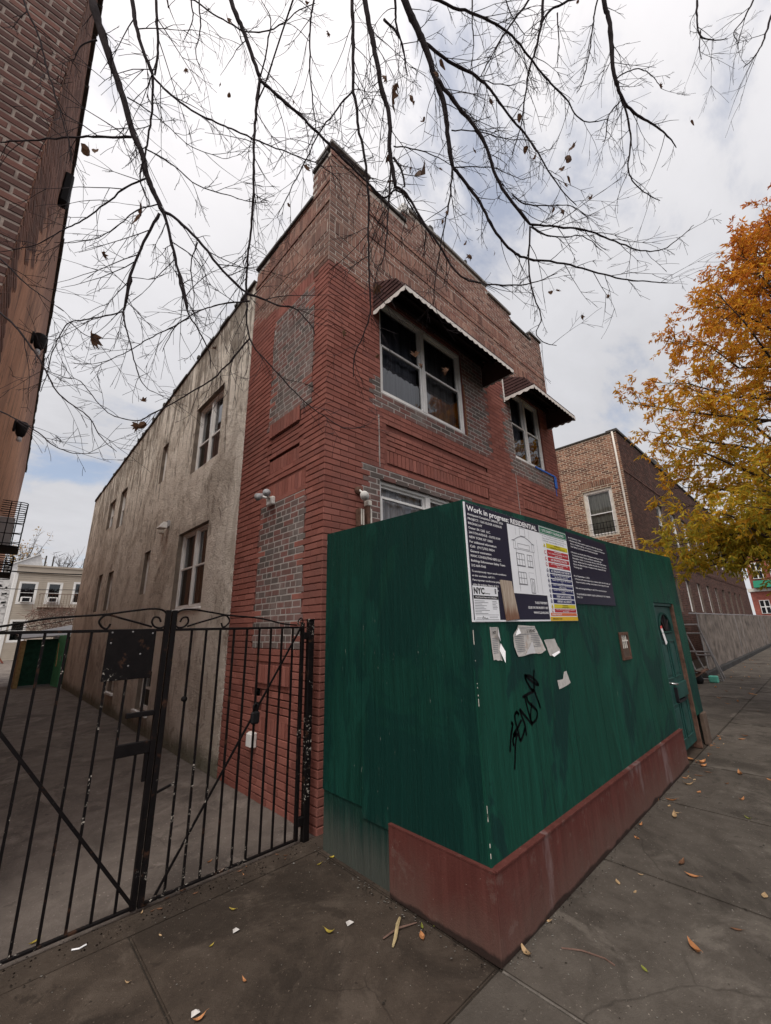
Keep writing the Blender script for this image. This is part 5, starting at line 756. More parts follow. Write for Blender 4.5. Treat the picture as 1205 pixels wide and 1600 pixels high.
mb = MB(); mb.prism([(HX-.004, HY-.004, .37), (HX+.016, HY-.004, .37), (HX+.016, HY-.004, 2.39), (HX-.004, HY-.004, 2.39)], (0, .01, 0)); mb.build('corner_strip', M['ply_front'], H)
mb = MB()
for i in range(15):                                          # paint knocked off the corner
    z = random.choice((random.uniform(.4, 1.5), random.uniform(.4, 2.3))); h = random.choice((.006, .01, .02, .035, .07))*random.uniform(.6, 1.3); mb.box(HX-.0052, HX-.0046+random.uniform(.0012, .0035), HY-.0052, HY-.0046+random.uniform(.0005, .0025), z, z+h)
mb.build('bare_edge', M['cream_trim'], H, kind='stuff')
mb = MB(); mb.box(HX-.012, 6.085, HY-.032, HY-.0005, 0, .383); mb.build('skirting', M['maroon_board'], H, bevel=.006)
mb = MB(); mb.box(HX-.024, HX-.0125, HY-.032, 2.228, 0, .381); mb.build('skirting', M['maroon_board'], H, bevel=.004)
mb = MB(); mb.box(HX-.013, 6.08, HY-.040, HY-.0005, .384, .392); mb.box(HX-.026, HX-.001, HY-.034, 2.226, .382, .390); mb.build('skirting_cap', M['maroon_board'], H)
mb = MB(); mb.box(7.265, 7.47, HY-.030, HY+.02, 0, .383); mb.build('skirting', M['jamb_brown'], H, bevel=.006)
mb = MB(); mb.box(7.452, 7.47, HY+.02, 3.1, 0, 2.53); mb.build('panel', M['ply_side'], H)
mb = MB(); mb.box(HX+.02, 7.45, HY+.03, HY+.07, 2.30, 2.37); mb.build('batten', M['timber'], H); mb = MB(); mb.box(HX+.03, HX+.07, HY+.07, 2.97, 2.28, 2.36); mb.build('batten', M['timber'], H)
mb = MB(); mb.box(HX+.02, 6.04, HY+.03, HY+.07, .9, .97); mb.build('batten', M['timber'], H)
for x in (3.33, 4.55, 5.78): mb = MB(); mb.box(x-.04, x+.04, HY+.075, HY+.12, 0, 2.3); mb.build('post', M['timber'], H)
# plank-edge lines in the plywood
mb = MB()
for x in (2.75, 3.33, 3.9, 4.553, 5.2, 5.80): mb.box(x-.0022, x+.0022, HY-.0012, HY+.001, .39, htop(x)-.01)
mb.build('groove', M['ply_patch'], H)
mb = MB()
for x in (2.16, 2.72, 3.29, 3.37, 3.93, 4.51, 4.60, 5.2, 5.75):
    for z in np.arange(.48, 2.35, .31):
        if random.random() < .8: mb.lathe((x+random.uniform(-.012, .012), HY, z+random.uniform(-.03, .03)), -Y, [(0, .006), (.0015, .0055), (.002, .001)], 6)
for y in (1.53, 2.0, 2.47, 2.56, 2.93):
    for z in np.arange(.50, 2.35, .33):
        if random.random() < .75: mb.lathe((HX, y+random.uniform(-.012, .012), z+random.uniform(-.03, .03)), -X, [(0, .006), (.0015, .0055), (.002, .001)], 6)
mb.build('screw_heads', M['ply_patch'], H, kind='stuff')
# door in the hoarding
mb = MB(); mb.box(6.05, 6.09, HY+.002, HY+.10, .04, 1.84); mb.box(6.05, 7.019, HY+.019, HY+.10, 1.80, 1.838); mb.build('door_frame', M['door_paint'], H, kind=None, bevel=.004); mb = MB(); mb.box(7.02, 7.06, HY+.002, HY+.10, .0, 1.84); mb.build('door_jamb', M['rust_brown'], H, bevel=.004)
mb = MB(); DY = HY+.045; DF = F((0, DY, 0), (1, 0, 0), (0, -1, 0))
mb.fbox(DF, 6.092, 7.018, .09, 1.795, -.04, 0); door = mb.build('door', M['door_paint'], H, bevel=.004)
for x0, x1, z0, z1 in ((6.20, 6.50, .90, 1.36), (6.58, 6.88, .90, 1.36), (6.20, 6.50, .20, .62), (6.58, 6.88, .20, .62)):
    mb = MB(); t = .02
    mb.fbox(DF, x0, x1, z0, z0+t, 0, .012); mb.fbox(DF, x0, x1, z1-t, z1, 0, .012); mb.fbox(DF, x0, x0+t, z0+t, z1-t, 0, .012); mb.fbox(DF, x1-t, x1, z0+t, z1-t, 0, .012); mb.fbox(DF, x0+.05, x1-.05, z0+.05, z1-.05, 0, .008); mb.build('door_moulding', M['door_paint'], door, bevel=.004)
cx, cz, R = 6.54, 1.46, .27
arc = [(cx+math.cos(a)*R, cz+math.sin(a)*R*.9) for a in np.linspace(0, math.pi, 17)]
mb = MB(); mb.tube([DF.p(u, z, .008) for u, z in arc+[arc[0]]], .018, 6); mb.build('fanlight_frame', M['ply_patch'], door)
mb = MB(); q = [DF.p(u, z, .003) for u, z in arc]; mb.face(q[::-1]); mb.build('fanlight', M['dark_interior'], door)
mb = MB()
for a in (.8, 1.57, 2.34): mb.bar(DF.p(cx, cz, .012), DF.p(cx+math.cos(a)*R, cz+math.sin(a)*R*.9, .012), .014, .012)
mb.build('glazing_bar', M['awning_dark'], door)
mb = MB(); P = [(6.25, 1.52), (6.33, 1.53), (6.44, 1.34), (6.36, 1.31)]; mb.prism([DF.p(u, z, .022) for u, z in P], (0, -.002, 0)); mb.build('sticker', M['print_white'], door)
mb = MB(); P = [(6.25, 1.545), (6.33, 1.552), (6.335, 1.52), (6.255, 1.51)]; mb.prism([DF.p(u, z, .0235) for u, z in P], (0, -.002, 0)); mb.build('sticker', M['red_print'], door)
mb = MB(); mb.fbox(DF, 6.42, 6.96, .66, .84, 0, .03); mb.build('lock_cover', M['door_paint'], door, bevel=.006)
mb = MB(); mb.fbox(DF, 6.40, 6.425, .63, .80, .0, .034); mb.fbox(DF, 6.41, 6.80, .622, .645, 0, .036); mb.build('lock_edge', M['print_black'], door)
mb = MB(); mb.tube([DF.p(6.16, .87, .02), DF.p(6.17, .87, .07), DF.p(6.29, .855, .075)], .014, 8); mb.fbox(DF, 6.12, 6.2, .80, .93, 0, .014); mb.build('handle', M['chrome'], door, smooth=True)
# little rusty viewing window
def viewer():
    t = thing('viewing_window', (4.71, HY, 1.25), 'small rusty framed viewing panel with wire grid set in the hoarding', 'viewing panel')
    f = HF; mb = MB(); a, b, c, d = 4.59, 4.84, 1.24, 1.505; t_ = .03
    mb.fbox(f, a, b, c, c+t_, 0, .018); mb.fbox(f, a, b, d-t_, d, 0, .018); mb.fbox(f, a, a+t_, c+t_, d-t_, 0, .018); mb.fbox(f, b-t_, b, c+t_, d-t_, 0, .018); mb.build('frame', M['rust_brown'], t, bevel=.003)
    mb = MB(); mb.fbox(f, a+t_, b-t_, c+t_, d-t_, 0, .003); mb.build('backing', M['dark_interior'], t)
    mb = MB(); mb.fbox(f, a+t_, b-t_, c+t_, c+.11, .003, .010); mb.build('lower_plate', M['jamb_brown'], t)
    for x in (4.665, 4.715, 4.765): mb = MB(); mb.fbox(f, x-.006, x+.006, c+.11, d-t_, .004, .012); mb.build('bar', M['cream_trim'], t)
    mb = MB(); mb.fbox(f, a+t_, b-t_, 1.415, 1.427, .004, .013); mb.build('bar', M['cream_trim'], t)
viewer()
# ---- notice boards
def board_main():
    t = thing('work_notice_board', (2.87, HY, 1.63), 'navy and white work in progress notice board with coloured safety panel', 'sign board')
    U0, U1, Z0, Z1 = 2.106, 3.648, 1.622, 2.383; f = F((0, HY-.001, 0), (1, 0, 0), (0, -1, 0)); k = .0008
    mb = MB(); mb.fbox(f, U0, U1, Z0, Z1, .001, .008); mb.build('backing', M['sign_white'], t, bevel=.001)
    mb = MB(); mb.fquad(f, U0+.013, 3.128, Z0+.012, Z1-.001, .0086); mb.build('navy_panel', M['sign_navy'], t)
    mb = MB(); mb.fquad(f, 2.625, 3.128, 1.815, 2.318, .0094); mb.build('drawing_panel', M['sign_white'], t)
    w = .0101; L = MB()
    text_into(L, 'Work in progress: RESIDENTIAL', f, 2.135, 2.328, w, .052, 0, .026, width=.955)
    y = 2.297
    for s, h, wd in (('Anticipated Completion: SPRING 2026', .021, .435), ('PROJECT: 1265 ELDER AVENUE', .022, .41), ('BRONX NY', .022, .16), ('Owner: EA 1265  LLC.', .022, .255), ('244 5TH AVENUE - SUITE X199', .022, .375), ('NEW YORK NY 10001', .022, .27), ('For additional information:', .022, .315), ('Call:  (917)702-9834', .022, .285), ('General contractor:', .021, .245), ('MANC CONSULTING REPS LLC.', .022, .36), ('Buildings Enforcement Safety Team:', .021, .405), ('212 669-7043', .021, .16)):
        text_into(L, s, f, 2.135, y, w, h, 0, .012, width=wd); y -= .0305
    y -= .004
    for s, wd in (('To anonymously report unsafe conditions', .405), ('at this worksite, call 311.', .26), ('Para reportar condiciones peligrosas en un', .425), ('sitio de trabajo, llame al 311.', .30), ('No llame use 911 en emergencias', .29)): text_into(L, s, f, 2.135, y, w, .017, 0, .01, width=wd); y -= .0275
    for i, s in enumerate(('TO SEE OTHER PERMITS', 'ISSUED ON THIS PROPERTY, VISIT', 'WWW.NYC.GOV/BUILDINGS')): text_into(L, s, f, 3.112-(.20, .31, .235)[i], 1.748-i*.036, w, .023, 0, .018, width=(.20, .31, .235)[i])
    L.build('lettering', M['print_white'], t)
    # permit slip with the city's logo
    mb = MB(); mb.fquad(f, 2.128, 2.412, 1.628, 1.842, .0094); sl = mb.build('permit_slip', M['sign_white'], t)
    mb = MB(); text_into(mb, 'NYC', f, 2.136, 1.794, w, .052, 0, .045, width=.118); text_into(mb, 'Buildings', f, 2.262, 1.794, w, .012, 0, .01, width=.055); mb.fquad(f, 2.131, 2.410, 1.762, 1.783, w); mb.build('logo', M['print_black'], sl)
    mb = MB(); text_into(mb, 'Work Permit Department of Buildings', f, 2.150, 1.7685, .0107, .012, 0, .008, width=.24); mb.build('heading', M['print_white'], sl)
    mb = MB()
    for i in range(9): mb.fquad(f, 2.138, 2.138+(.11, .15, .08, .13, .10, .12, .16, .07, .14)[i], 1.748-i*.0095, 1.751-i*.0095, w)
    for i in range(6): mb.fquad(f, 2.335, 2.335+(.05, .06, .04, .055, .06, .05)[i], 1.748-i*.0095, 1.751-i*.0095, w)
    mb.fquad(f, 2.14, 2.40, 1.664, 1.666, w); mb.fquad(f, 2.14, 2.40, 1.636, 1.638, w); mb.fquad(f, 2.15, 2.20, 1.645, 1.648, w); mb.fquad(f, 2.29, 2.385, 1.650, 1.653, w); mb.fquad(f, 2.375, 2.395, 1.798, 1.832, w); mb.build('small_print', M['print_grey'], sl)
    mb = MB(); mb.tube([f.p(u, z, w) for u, z in ((2.205, 1.642), (2.22, 1.657), (2.222, 1.64), (2.235, 1.65), (2.245, 1.641), (2.262, 1.646), (2.27, 1.641))], .0016, 4); mb.build('signature', M['print_black'], sl)
    # line drawing of a house front
    D = MB(); th = .0028
    def ln(a, b, c, d, t_=th): D.bar(f.p(a, b, w), f.p(c, d, w), t_, .0004, up=Y)
    def rect(a, b, c, d, t_=th): ln(a, c, b, c, t_); ln(a, d, b, d, t_); ln(a, c, a, d, t_); ln(b, c, b, d, t_)
    ln(2.72, 1.83, 2.72, 2.14); ln(2.98, 1.83, 2.98, 2.14); ln(2.69, 2.14, 3.0, 2.14)
    rect(2.69, 2.72, 2.14, 2.20); rect(2.965, 3.0, 2.14, 2.20); rect(2.75, 2.93, 2.15, 2.185)
    pts = [(2.67, 2.20)]+[(2.70+.28*i/8, 2.205+.04*math.sin(math.pi*i/8)) for i in range(9)]+[(3.01, 2.20)]
    for a, b in zip(pts, pts[1:]): ln(*a, *b, .006)
    rect(2.80, 2.88, 2.25, 2.31); ln(2.74, 2.245, 2.74, 2.31, .0016); ln(2.94, 2.24, 2.94, 2.31, .0016); ln(3.06, 1.83, 3.06, 2.25, .0016)
    for a, b, c, d, n in ((2.715, 2.83, 2.02, 2.11, 3), (2.875, 2.95, 2.02, 2.11, 2), (2.715, 2.83, 1.885, 1.97, 3)):
        rect(a, b, c, d, .005); ln(a, (c+d)/2, b, (c+d)/2, .004)
        for i in range(1, n): ln(a+(b-a)*i/n, c, a+(b-a)*i/n, d, .004)
        ln(a-.008, c-.004, b+.008, c-.004, .005)
    rect(2.885, 2.945, 1.825, 1.93, .006); ln(2.90, 1.825, 2.91, 1.92, .006); ln(2.87, 1.975, 2.95, 1.975, .0016); ln(2.87, 1.93, 2.87, 1.975, .0016); ln(2.925, 1.83, 2.928, 1.91, .007)
    D.build('house_drawing', M['print_grey'], t)
    # coloured safety panel
    mb = MB(); mb.fquad(f, 3.134, 3.645, 2.318, 2.380, .0094); g = mb.build('safety_heading', M['sign_green'], t)
    mb = MB(); text_into(mb, '/ SITE SAFETY GUIDELINES /', f, 3.16, 2.338, w, .03, 0, .012, width=.45); a, b, c, d = 3.138, 3.641, 2.322, 2.376
    for q in ((a, b, c, c+.003), (a, b, d-.003, d), (a, a+.003, c, d), (b-.003, b, c, d)): mb.fquad(f, *q, w)
    mb.build('lettering', M['print_white'], g)
    mb = MB()
    for i, (s, wd) in enumerate((('All visitors and drivers must report to the site office', .42), ('Safety helmets must be worn at all times on this site', .45), ('Children must not play on this site', .40))): text_into(mb, s, f, 3.17, 2.298-i*.020, w, .014, 0, .006, width=wd)
    mb.build('lettering', M['print_grey'], t)
    rows = [('sign_yellow', 2.206, 2.245, ('WARNING', 'CONSTRUCTION SITE')), ('sign_red', 2.140, 2.192, ('NO ENTRY', 'NO UNAUTHORIZED ACCESS', 'KEEP OUT')), ('sign_red', 2.096, 2.130, ('NO SMOKING ON SITE',)), ('sign_red', 2.048, 2.086, ('NO CHILDREN ALLOWED', 'ON SITE'))]
    z = 2.036
    for s in (('ALL PERSONNEL MUST REPORT',), ('EYE PROTECTION MUST', 'BE WORN ON SITE'), ('HARD HATS MUST BE WORN', 'ON'), ('HIGH VISIBILITY CLOTHING', 'REQUIRED'), ('SAFETY FOOTWEAR MUST BE', 'WORN'), ('KEEP GATE CLOSED',), ('REPORT ACCIDENTS',)): rows.append(('sign_blue', z-.034, z-.002, s)); z -= .0405
    rows += [('sign_yellow', 1.722, 1.752, ('DANGER', 'OVERHEAD')), ('sign_red', 1.690, 1.717, ('NO UNAUTHORIZED ENTRY', 'ALLOWED')), ('sign_orange', 1.662, 1.685, ('FIRE POINT',))]
    shift = .0
    for i, (mt, z0, z1, ss) in enumerate(rows):
        mb = MB(); a = 3.225 if mt != 'sign_orange' else 3.15; mb.fquad(f, a, 3.632, z0, z1, .0094); r = mb.build('safety_row', M[mt], t)
        mb = MB(); hh = (z1-z0)/len(ss)
        for j, s in enumerate(ss): wd = min(.36, .017*len(s)); text_into(mb, s, f, (a+3.632)/2-wd/2 if mt != 'sign_orange' else a+.02, z1-(j+1)*hh+hh*.22, w, hh*.78, 0, .01, width=wd)
        mb.build('lettering', M['print_black'] if mt == 'sign_yellow' else M['print_white'], r)
        if mt == 'sign_orange': continue
        mb = MB(); zc = (z0+z1)/2; rr = .0155
        if mt == 'sign_yellow': mb.face([f.p(3.19-.019, zc-.014, w), f.p(3.19+.019, zc-.014, w), f.p(3.19, zc+.018, w)])
        else: mb.face([f.p(3.19+math.cos(-q)*rr, zc+math.sin(-q)*rr, w) for q in np.linspace(0, 2*math.pi, 17)[:-1]])
        pic = mb.build('pictogram', M[mt], r)
        mb = MB()
        if mt == 'sign_blue': mb.fquad(f, 3.186, 3.194, zc-.009, zc+.002, w+.0006); mb.fquad(f, 3.184, 3.196, zc+.004, zc+.010, w+.0006); mm = 'print_white'
        elif mt == 'sign_red': mb.face([f.p(3.19+math.cos(-q)*rr*.68, zc+math.sin(-q)*rr*.68, w+.0006) for q in np.linspace(0, 2*math.pi, 13)[:-1]]); mm = 'print_white'
        else: mb.fquad(f, 3.1885, 3.1915, zc-.009, zc+.008, w+.0006); mm = 'print_black'
        if i % 2 == 0 and mt == 'sign_red': mb.bar(f.p(3.182, zc+.008, w+.0012), f.p(3.198, zc-.008, w+.0012), .003, .0004, up=Y)
        o = mb.build('symbol', M[mm], None)
        o.parent = t; o.location = Vector((0, 0, 0))-t.location
    mb = MB(); mb.fquad(f, 3.134, 3.645, 1.624, 1.655, .0094); r = mb.build('safety_row', M['sign_amber'], t)
    mb = MB(); text_into(mb, 'EMERGENCY EXIT', f, 3.17, 1.633, w, .018, 0, .012, width=.17); mb.build('lettering', M['print_black'], r)
board_main()
def board_navy():
    t = thing('rules_board', (4.15, HY, 1.76), 'plain navy board of white text beside the coloured safety panel', 'sign board')
    U0, U1, Z1, Z0 = 3.662, 4.655, 2.412, 1.766; f = F((0, HY-.001, 0), (1, 0, 0), (0, -1, 0)); w = .007
    mb = MB(); mb.fbox(f, U0, U1, Z0, Z1, .001, .006); mb.build('panel', M['sign_navy'], t, bevel=.001)
    L = MB(); x = 3.70; y = 2.352
    rows = [(0, 'As of December 1, 2024', .24), (0, '- Workers will need a permit issued on or after that day to have', .70), (.03, 'hours of safety training, contractors to complete 10 hours and', .72), (.03, 'Site Safety Commission card if their training lasts.', .55), (None, '', 0), (0, '- Workers on all job sites, if the permit dating, the Public', .68), (.03, 'Construction Safety Training, and Permit requirements and', .60), (.03, 'Demolition work, or a minimum of hours of 30 OSHA safety', .70), (.03, 'Cards, which must be complete only with those days to be', .70), (.03, 'Hours of safety training, contractors must complete 40 hour', .68), (.03, 'Training card', .15), (None, '', 0), (None, '', 0), (0, 'As of September 1, 2025', .30), (0, '- Workers will need a supervisor on site at safety with 40 hours and', .75), (.03, 'hours of safety training, contractors to be at least 62 hours', .68), (None, '', 0), (0, 'Visit www.nyc.gov/buildings or call 311 for more information', .63), (None, '', 0), (0, 'TO ANONYMOUSLY REPORT UNSAFE CONDITIONS AT THIS WORKSITE,', .70), (0, 'CALL 311', .10)]
    for dx, s, wd in rows:
        if dx is not None and s: text_into(L, s, f, x+dx, y, w, .021, 0, .008, width=wd*1.18)
        y -= .0268
    L.build('lettering', M['print_white'], t)
board_navy()
mb = MB(); P = [(2.450, 1.895), (2.585, 1.893), (2.640, 1.640), (2.482, 1.628)]; mb.prism([(a, HY-.011, b) for a, b in P], (0, -.012, 0)); o = recentre(mb.build('wood_offcut', M['weathered_wood'], None, bevel=.002)); tag(o, 'weathered plywood offcut nailed over the lower middle of the notice board', 'board')
# ---- torn paper notices on the plywood
def sheet(pts, label, folds=(), lines=(), nm='paper_notice', curl=.012):
    t = thing(nm, (sum(p[0] for p in pts)/len(pts), HY, min(p[1] for p in pts)), label, 'paper notice', 'torn paper notices on the hoarding')
    n = 7; mb = MB(); c = (sum(p[0] for p in pts)/len(pts), sum(p[1] for p in pts)/len(pts))
    def d(x, z): r = math.hypot(x-c[0], z-c[1]); return -.003-curl*(r/.2)**2*(.55+.45*math.sin(x*31+z*17))
    ring = []
    for a, b in zip(pts, pts[1:]+pts[:1]):
        for i in range(4): ring.append((a[0]+(b[0]-a[0])*i/4+random.uniform(-.003, .003), a[1]+(b[1]-a[1])*i/4+random.uniform(-.003, .003)))
    rings = [[(c[0]+(x-c[0])*s, c[1]+(z-c[1])*s) for x, z in ring] for s in (.0, .5, .8, 1.0)]
    for r0, r1 in zip(rings, rings[1:]):
        for i in range(len(ring)):
            j = (i+1) % len(ring); q = [r0[i], r1[i], r1[j], r0[j]]; mb.face([(x, HY+d(x, z), z) for x, z in q])
    mb.build('sheet', M['paper'], t, smooth=False)
    for fl in folds: mb = MB(); mb.face([(x, HY-k, z) for x, z, k in fl]); mb.build('folded_corner', M['print_white'], t)
    mb = MB(); f = F((0, HY-.001, 0), (1, 0, 0), (0, -1, 0))
    for a, b, z, h in lines:
        m_ = 6
        for i in range(m_):
            x0, x1 = a+(b-a)*i/m_, a+(b-a)*(i+1)/m_; mb.face([(x0, HY+d(x0, z)-.0012, z), (x1, HY+d(x1, z)-.0012, z), (x1, HY+d(x1, z+h)-.0012, z+h), (x0, HY+d(x0, z+h)-.0012, z+h)])
    if lines: mb.build('print', M['print_grey'], t)
    return t
a = sheet([(2.287, 1.592), (2.378, 1.590), (2.388, 1.50), (2.395, 1.46), (2.398, 1.385), (2.30, 1.395)], 'narrow torn paper notice with folded corner, leftmost below the notice board', [[(2.378, 1.591, .01), (2.39, 1.50, .012), (2.335, 1.54, .03)], [(2.392, 1.49, .008), (2.405, 1.44, .03), (2.393, 1.372, .03), (2.372, 1.45, .008)]], [(2.30, 2.36, 1.578, .003)]+[(2.305, 2.365, 1.52-i*.011, .004) for i in range(9)])
mb = MB(); text_into(mb, 'NY', F((0, HY, 0), (1, 0, 0), (0, -1, 0)), 2.303, 1.547, .014, .028, 0, .04); mb.build('heading', M['print_black'], a)
b_ = sheet([(2.63, 1.597), (2.865, 1.592), (2.93, 1.51), (3.0, 1.42), (2.90, 1.40), (2.80, 1.405), (2.60, 1.394), (2.556, 1.46), (2.565, 1.535)], 'wide crumpled paper notice folded into an arch shape below the notice board', [[(2.58, 1.53, .012), (2.635, 1.592, .008), (2.64, 1.545, .02)], [(2.69, 1.405, .012), (2.83, 1.408, .012), (2.765, 1.49, .03)]], [(2.64, 2.86, 1.578, .003), (2.58, 2.90, 1.535, .004)]+[(2.575+.002*i, 2.70, 1.522-i*.012, .004) for i in range(9)]+[(2.80, 2.92, 1.522-i*.012, .004) for i in range(7)])
mb = MB(); text_into(mb, 'S DRINO', F((0, HY, 0), (1, 0, 0), (0, -1, 0)), 2.735, 1.548, .014, .03, 0, .02, width=.12); mb.build('heading', M['print_black'], b_)
sheet([(2.99, 1.488), (3.17, 1.492), (3.205, 1.44), (3.245, 1.405), (3.09, 1.372), (3.06, 1.376)], 'small white folded paper, rightmost of the notices below the board', [[(3.07, 1.382, .012), (3.20, 1.405, .014), (3.20, 1.392, .02), (3.09, 1.366, .02)]], curl=.02)
sheet([(3.128, 1.198), (3.19, 1.186), (3.228, 1.205), (3.255, 1.245), (3.30, 1.252), (3.345, 1.16), (3.14, 1.135)], 'torn L-shaped scrap of paper low on the hoarding beside the graffiti', curl=.004)
# ---- graffiti sprayed on the board (thin strokes of paint, part of the hoarding)
GRAF = DATA['graf']; mb = MB()
for s in GRAF:
    pts = [Vector((a, 0, b)) for a, b in s]; fine = []
    for i in range(len(pts)-1):
        p0, p1, p2, p3 = pts[max(i-1, 0)], pts[i], pts[i+1], pts[min(i+2, len(pts)-1)]
        for k in range(6):
            t = k/6; fine.append(.5*((2*p1)+(-p0+p2)*t+(2*p0-5*p1+4*p2-p3)*t*t+(-p0+3*p1-3*p2+p3)*t**3))
    fine.append(pts[-1]); wv = .0085
    for a, b in zip(fine, fine[1:]):
        d = (b-a)
        if d.length < 1e-5: continue
        d.normalize(); n = Vector((-d.z, 0, d.x))*wv*random.uniform(.85, 1.15); e = d*.003; y = Vector((0, HY-.0015, 0)); mb.face([a-e-n+y, b+e-n+y, b+e+n+y, a-e+n+y])
mb.build('graffiti', M['graffiti_black'], H)

# ================================================================== THE GATE
GY = 3.2; GF = F((0, GY, 0), (1, 0, 0), (0, -1, 0))
def spline(pts, k=5):
    pts = [Vector(p) for p in pts]; out = []
    for i in range(len(pts)-1):
        p0, p1, p2, p3 = pts[max(i-1, 0)], pts[i], pts[i+1], pts[min(i+2, len(pts)-1)]
        for j in range(k):
            t = j/k; out.append(.5*((2*p1)+(-p0+p2)*t+(2*p0-5*p1+4*p2-p3)*t*t+(-p0+3*p1-3*p2+p3)*t**3))
    return out+[pts[-1]]
SC1 = [(-.25, 1.632), (-.1, 1.64), (.045, 1.655), (.254, 1.699), (.517, 1.722), (.657, 1.744), (.798, 1.763), (.871, 1.753), (.902, 1.715), (.900, 1.661), (.873, 1.636), (.833, 1.642), (.81, 1.672), (.82, 1.706), (.851, 1.702), (.865, 1.674)]
SC2 = [(.568, 1.664), (.554, 1.636), (.528, 1.643), (.505, 1.679), (.526, 1.714), (.56, 1.719), (.626, 1.699), (.723, 1.671), (.813, 1.643)]
def leaf(mirror, label):
    mx = (lambda u: 1.857-u) if mirror else (lambda u: u); lo, hi = (-.25, .91)
    t = thing('gate_leaf', (mx(.33), GY, 0), label, 'gate', 'pair of iron driveway gate leaves')
    def fb(u0, u1, z0, z1, w0, w1, nm, bev=.002): mb = MB(); a, b = sorted((mx(u0), mx(u1))); mb.fbox(GF, a, b, z0, z1, w0, w1); return mb.build(nm, M['black_iron'], t, bevel=bev)
    fb(.892, .924, .025, 1.755, -.016, .016, 'stile'); lo = -.25 if not mirror else -.17
    fb(lo, lo+.028, .03, 1.66, -.014, .014, 'stile')
    fb(lo+.028, .892, 1.612, 1.630, -.010, .010, 'rail'); fb(lo+.028, .892, .03, .045, -.010, .010, 'rail')
    us = [.816, .702, .589, .475, .362, .25, .139, .03, -.08, -.18] if not mirror else [1.857-x for x in (1.080, 1.185, 1.29, 1.398, 1.503, 1.607, 1.712, 1.812, 1.918)]
    for u in us:
        e = random.uniform(-.004, .004); mb = MB(); mb.bar(GF.p(mx(u)+e*.5, .045, 0), GF.p(mx(u)-e*.5, 1.612, 0), .0135, .0135, up=Y); mb.build('bar', M['black_iron'], t)
    for sc in (SC1, SC2):
        s = [p for p in sc if not (mirror and p[0] < -.15)]; mb = MB(); mb.tube([GF.p(mx(p.x), p.y, 0) for p in spline([(a, b, 0) for a, b in s])], .0065, 6); mb.build('scroll', M['black_iron'], t, smooth=True)
    if mirror:
        mb = MB(); mb.tube([GF.p(p.x, p.y, 0) for p in spline([(1.98, 1.638, 0), (1.965, 1.665, 0), (1.99, 1.70, 0), (2.015, 1.68, 0), (2.005, 1.655, 0), (1.99, 1.668, 0)])], .006, 6); mb.build('scroll', M['black_iron'], t, smooth=True)
        mb = MB(); mb.bar(GF.p(1.99, 1.625, .016), GF.p(1.02, .06, .016), .014, .010, up=Y); mb.build('brace', M['black_iron'], t)
        mb = MB(); mb.bar(GF.p(.965, .62, .01), GF.p(1.06, .655, .03), .014, .014); mb.build('drop_bolt', M['black_iron'], t)
        mb = MB(); mb.lathe(GF.p(1.075, 1.155, -.015), GF.N, [(0, .001), (.004, .018), (.03, .018), (.036, .001)], 10); mb.build('knob', M['black_iron'], t)
        mb = MB()
        for z in (1.52, .12): mb.box(2.02, 2.07, GY-.02, GY+.02, z, z+.06)
        mb.build('hinge', M['black_iron'], t, bevel=.004)
    else:
        mb = MB(); mb.bar(GF.p(-.22, 1.60, .016), GF.p(.90, .055, .016), .018, .010, up=Y); mb.build('brace', M['black_iron'], t)
        mb = MB(); mb.fbox(GF, .562, .842, 1.316, 1.628, .012, .017); pl = mb.build('sheet_plate', M['black_iron'], t, bevel=.012)
        mb = MB()
        for u, z in ((.585, 1.61), (.70, 1.612), (.82, 1.60), (.585, 1.545), (.76, 1.47), (.70, 1.40)): mb.lathe(GF.p(u, z, .017), GF.N, [(0, .006), (.003, .005), (.004, .001)], 8)
        mb.build('rivet', M['galvanised'], pl)
        mb = MB(); mb.fbox(GF, .73, .892, 1.082, 1.112, -.012, .02); mb.build('latch_bar', M['black_iron'], t, bevel=.003)
        mb = MB(); mb.fbox(GF, .698, .892, .862, .935, -.012, .014); mb.build('lock_plate', M['black_iron'], t, bevel=.004)
        mb = MB(); mb.fbox(GF, .868, .888, .70, .86, -.01, .01); mb.build('drop_bolt', M['black_iron'], t)
leaf(False, 'left black iron gate leaf with square metal plate and diagonal brace')
leaf(True, 'right black iron gate leaf hinged at the brick corner')
for x, lb in ((2.095, 'black square steel gate post against the brick corner'), (-.285, 'black steel gate post beside the left building')):
    t = thing('gate_post', (x, GY, 0), lb, 'gate post'); mb = MB(); mb.box(x-.026, x+.026, GY-.026, GY+.026, -.05, 1.68); mb.build('post', M['black_iron'], t, bevel=.003)
    mb = MB(); mb.box(x-.03, x+.03, GY-.03, GY+.03, 1.68, 1.692); mb.build('cap', M['black_iron'], t, bevel=.003)
t = thing('padlock', (1.605, GY, .9), 'black padlock hanging on the right gate leaf brace', 'padlock')
mb = MB(); mb.fbox(GF, 1.572, 1.640, .915, 1.005, .0, .035); mb.build('body', M['cable'], t, bevel=.012)
mb = MB(); mb.tube([GF.p(u, z, .018) for u, z in ((1.59, 1.0), (1.588, 1.045), (1.606, 1.065), (1.624, 1.045), (1.622, 1.0))], .007, 6); mb.build('shackle', M['cable'], t, smooth=True)

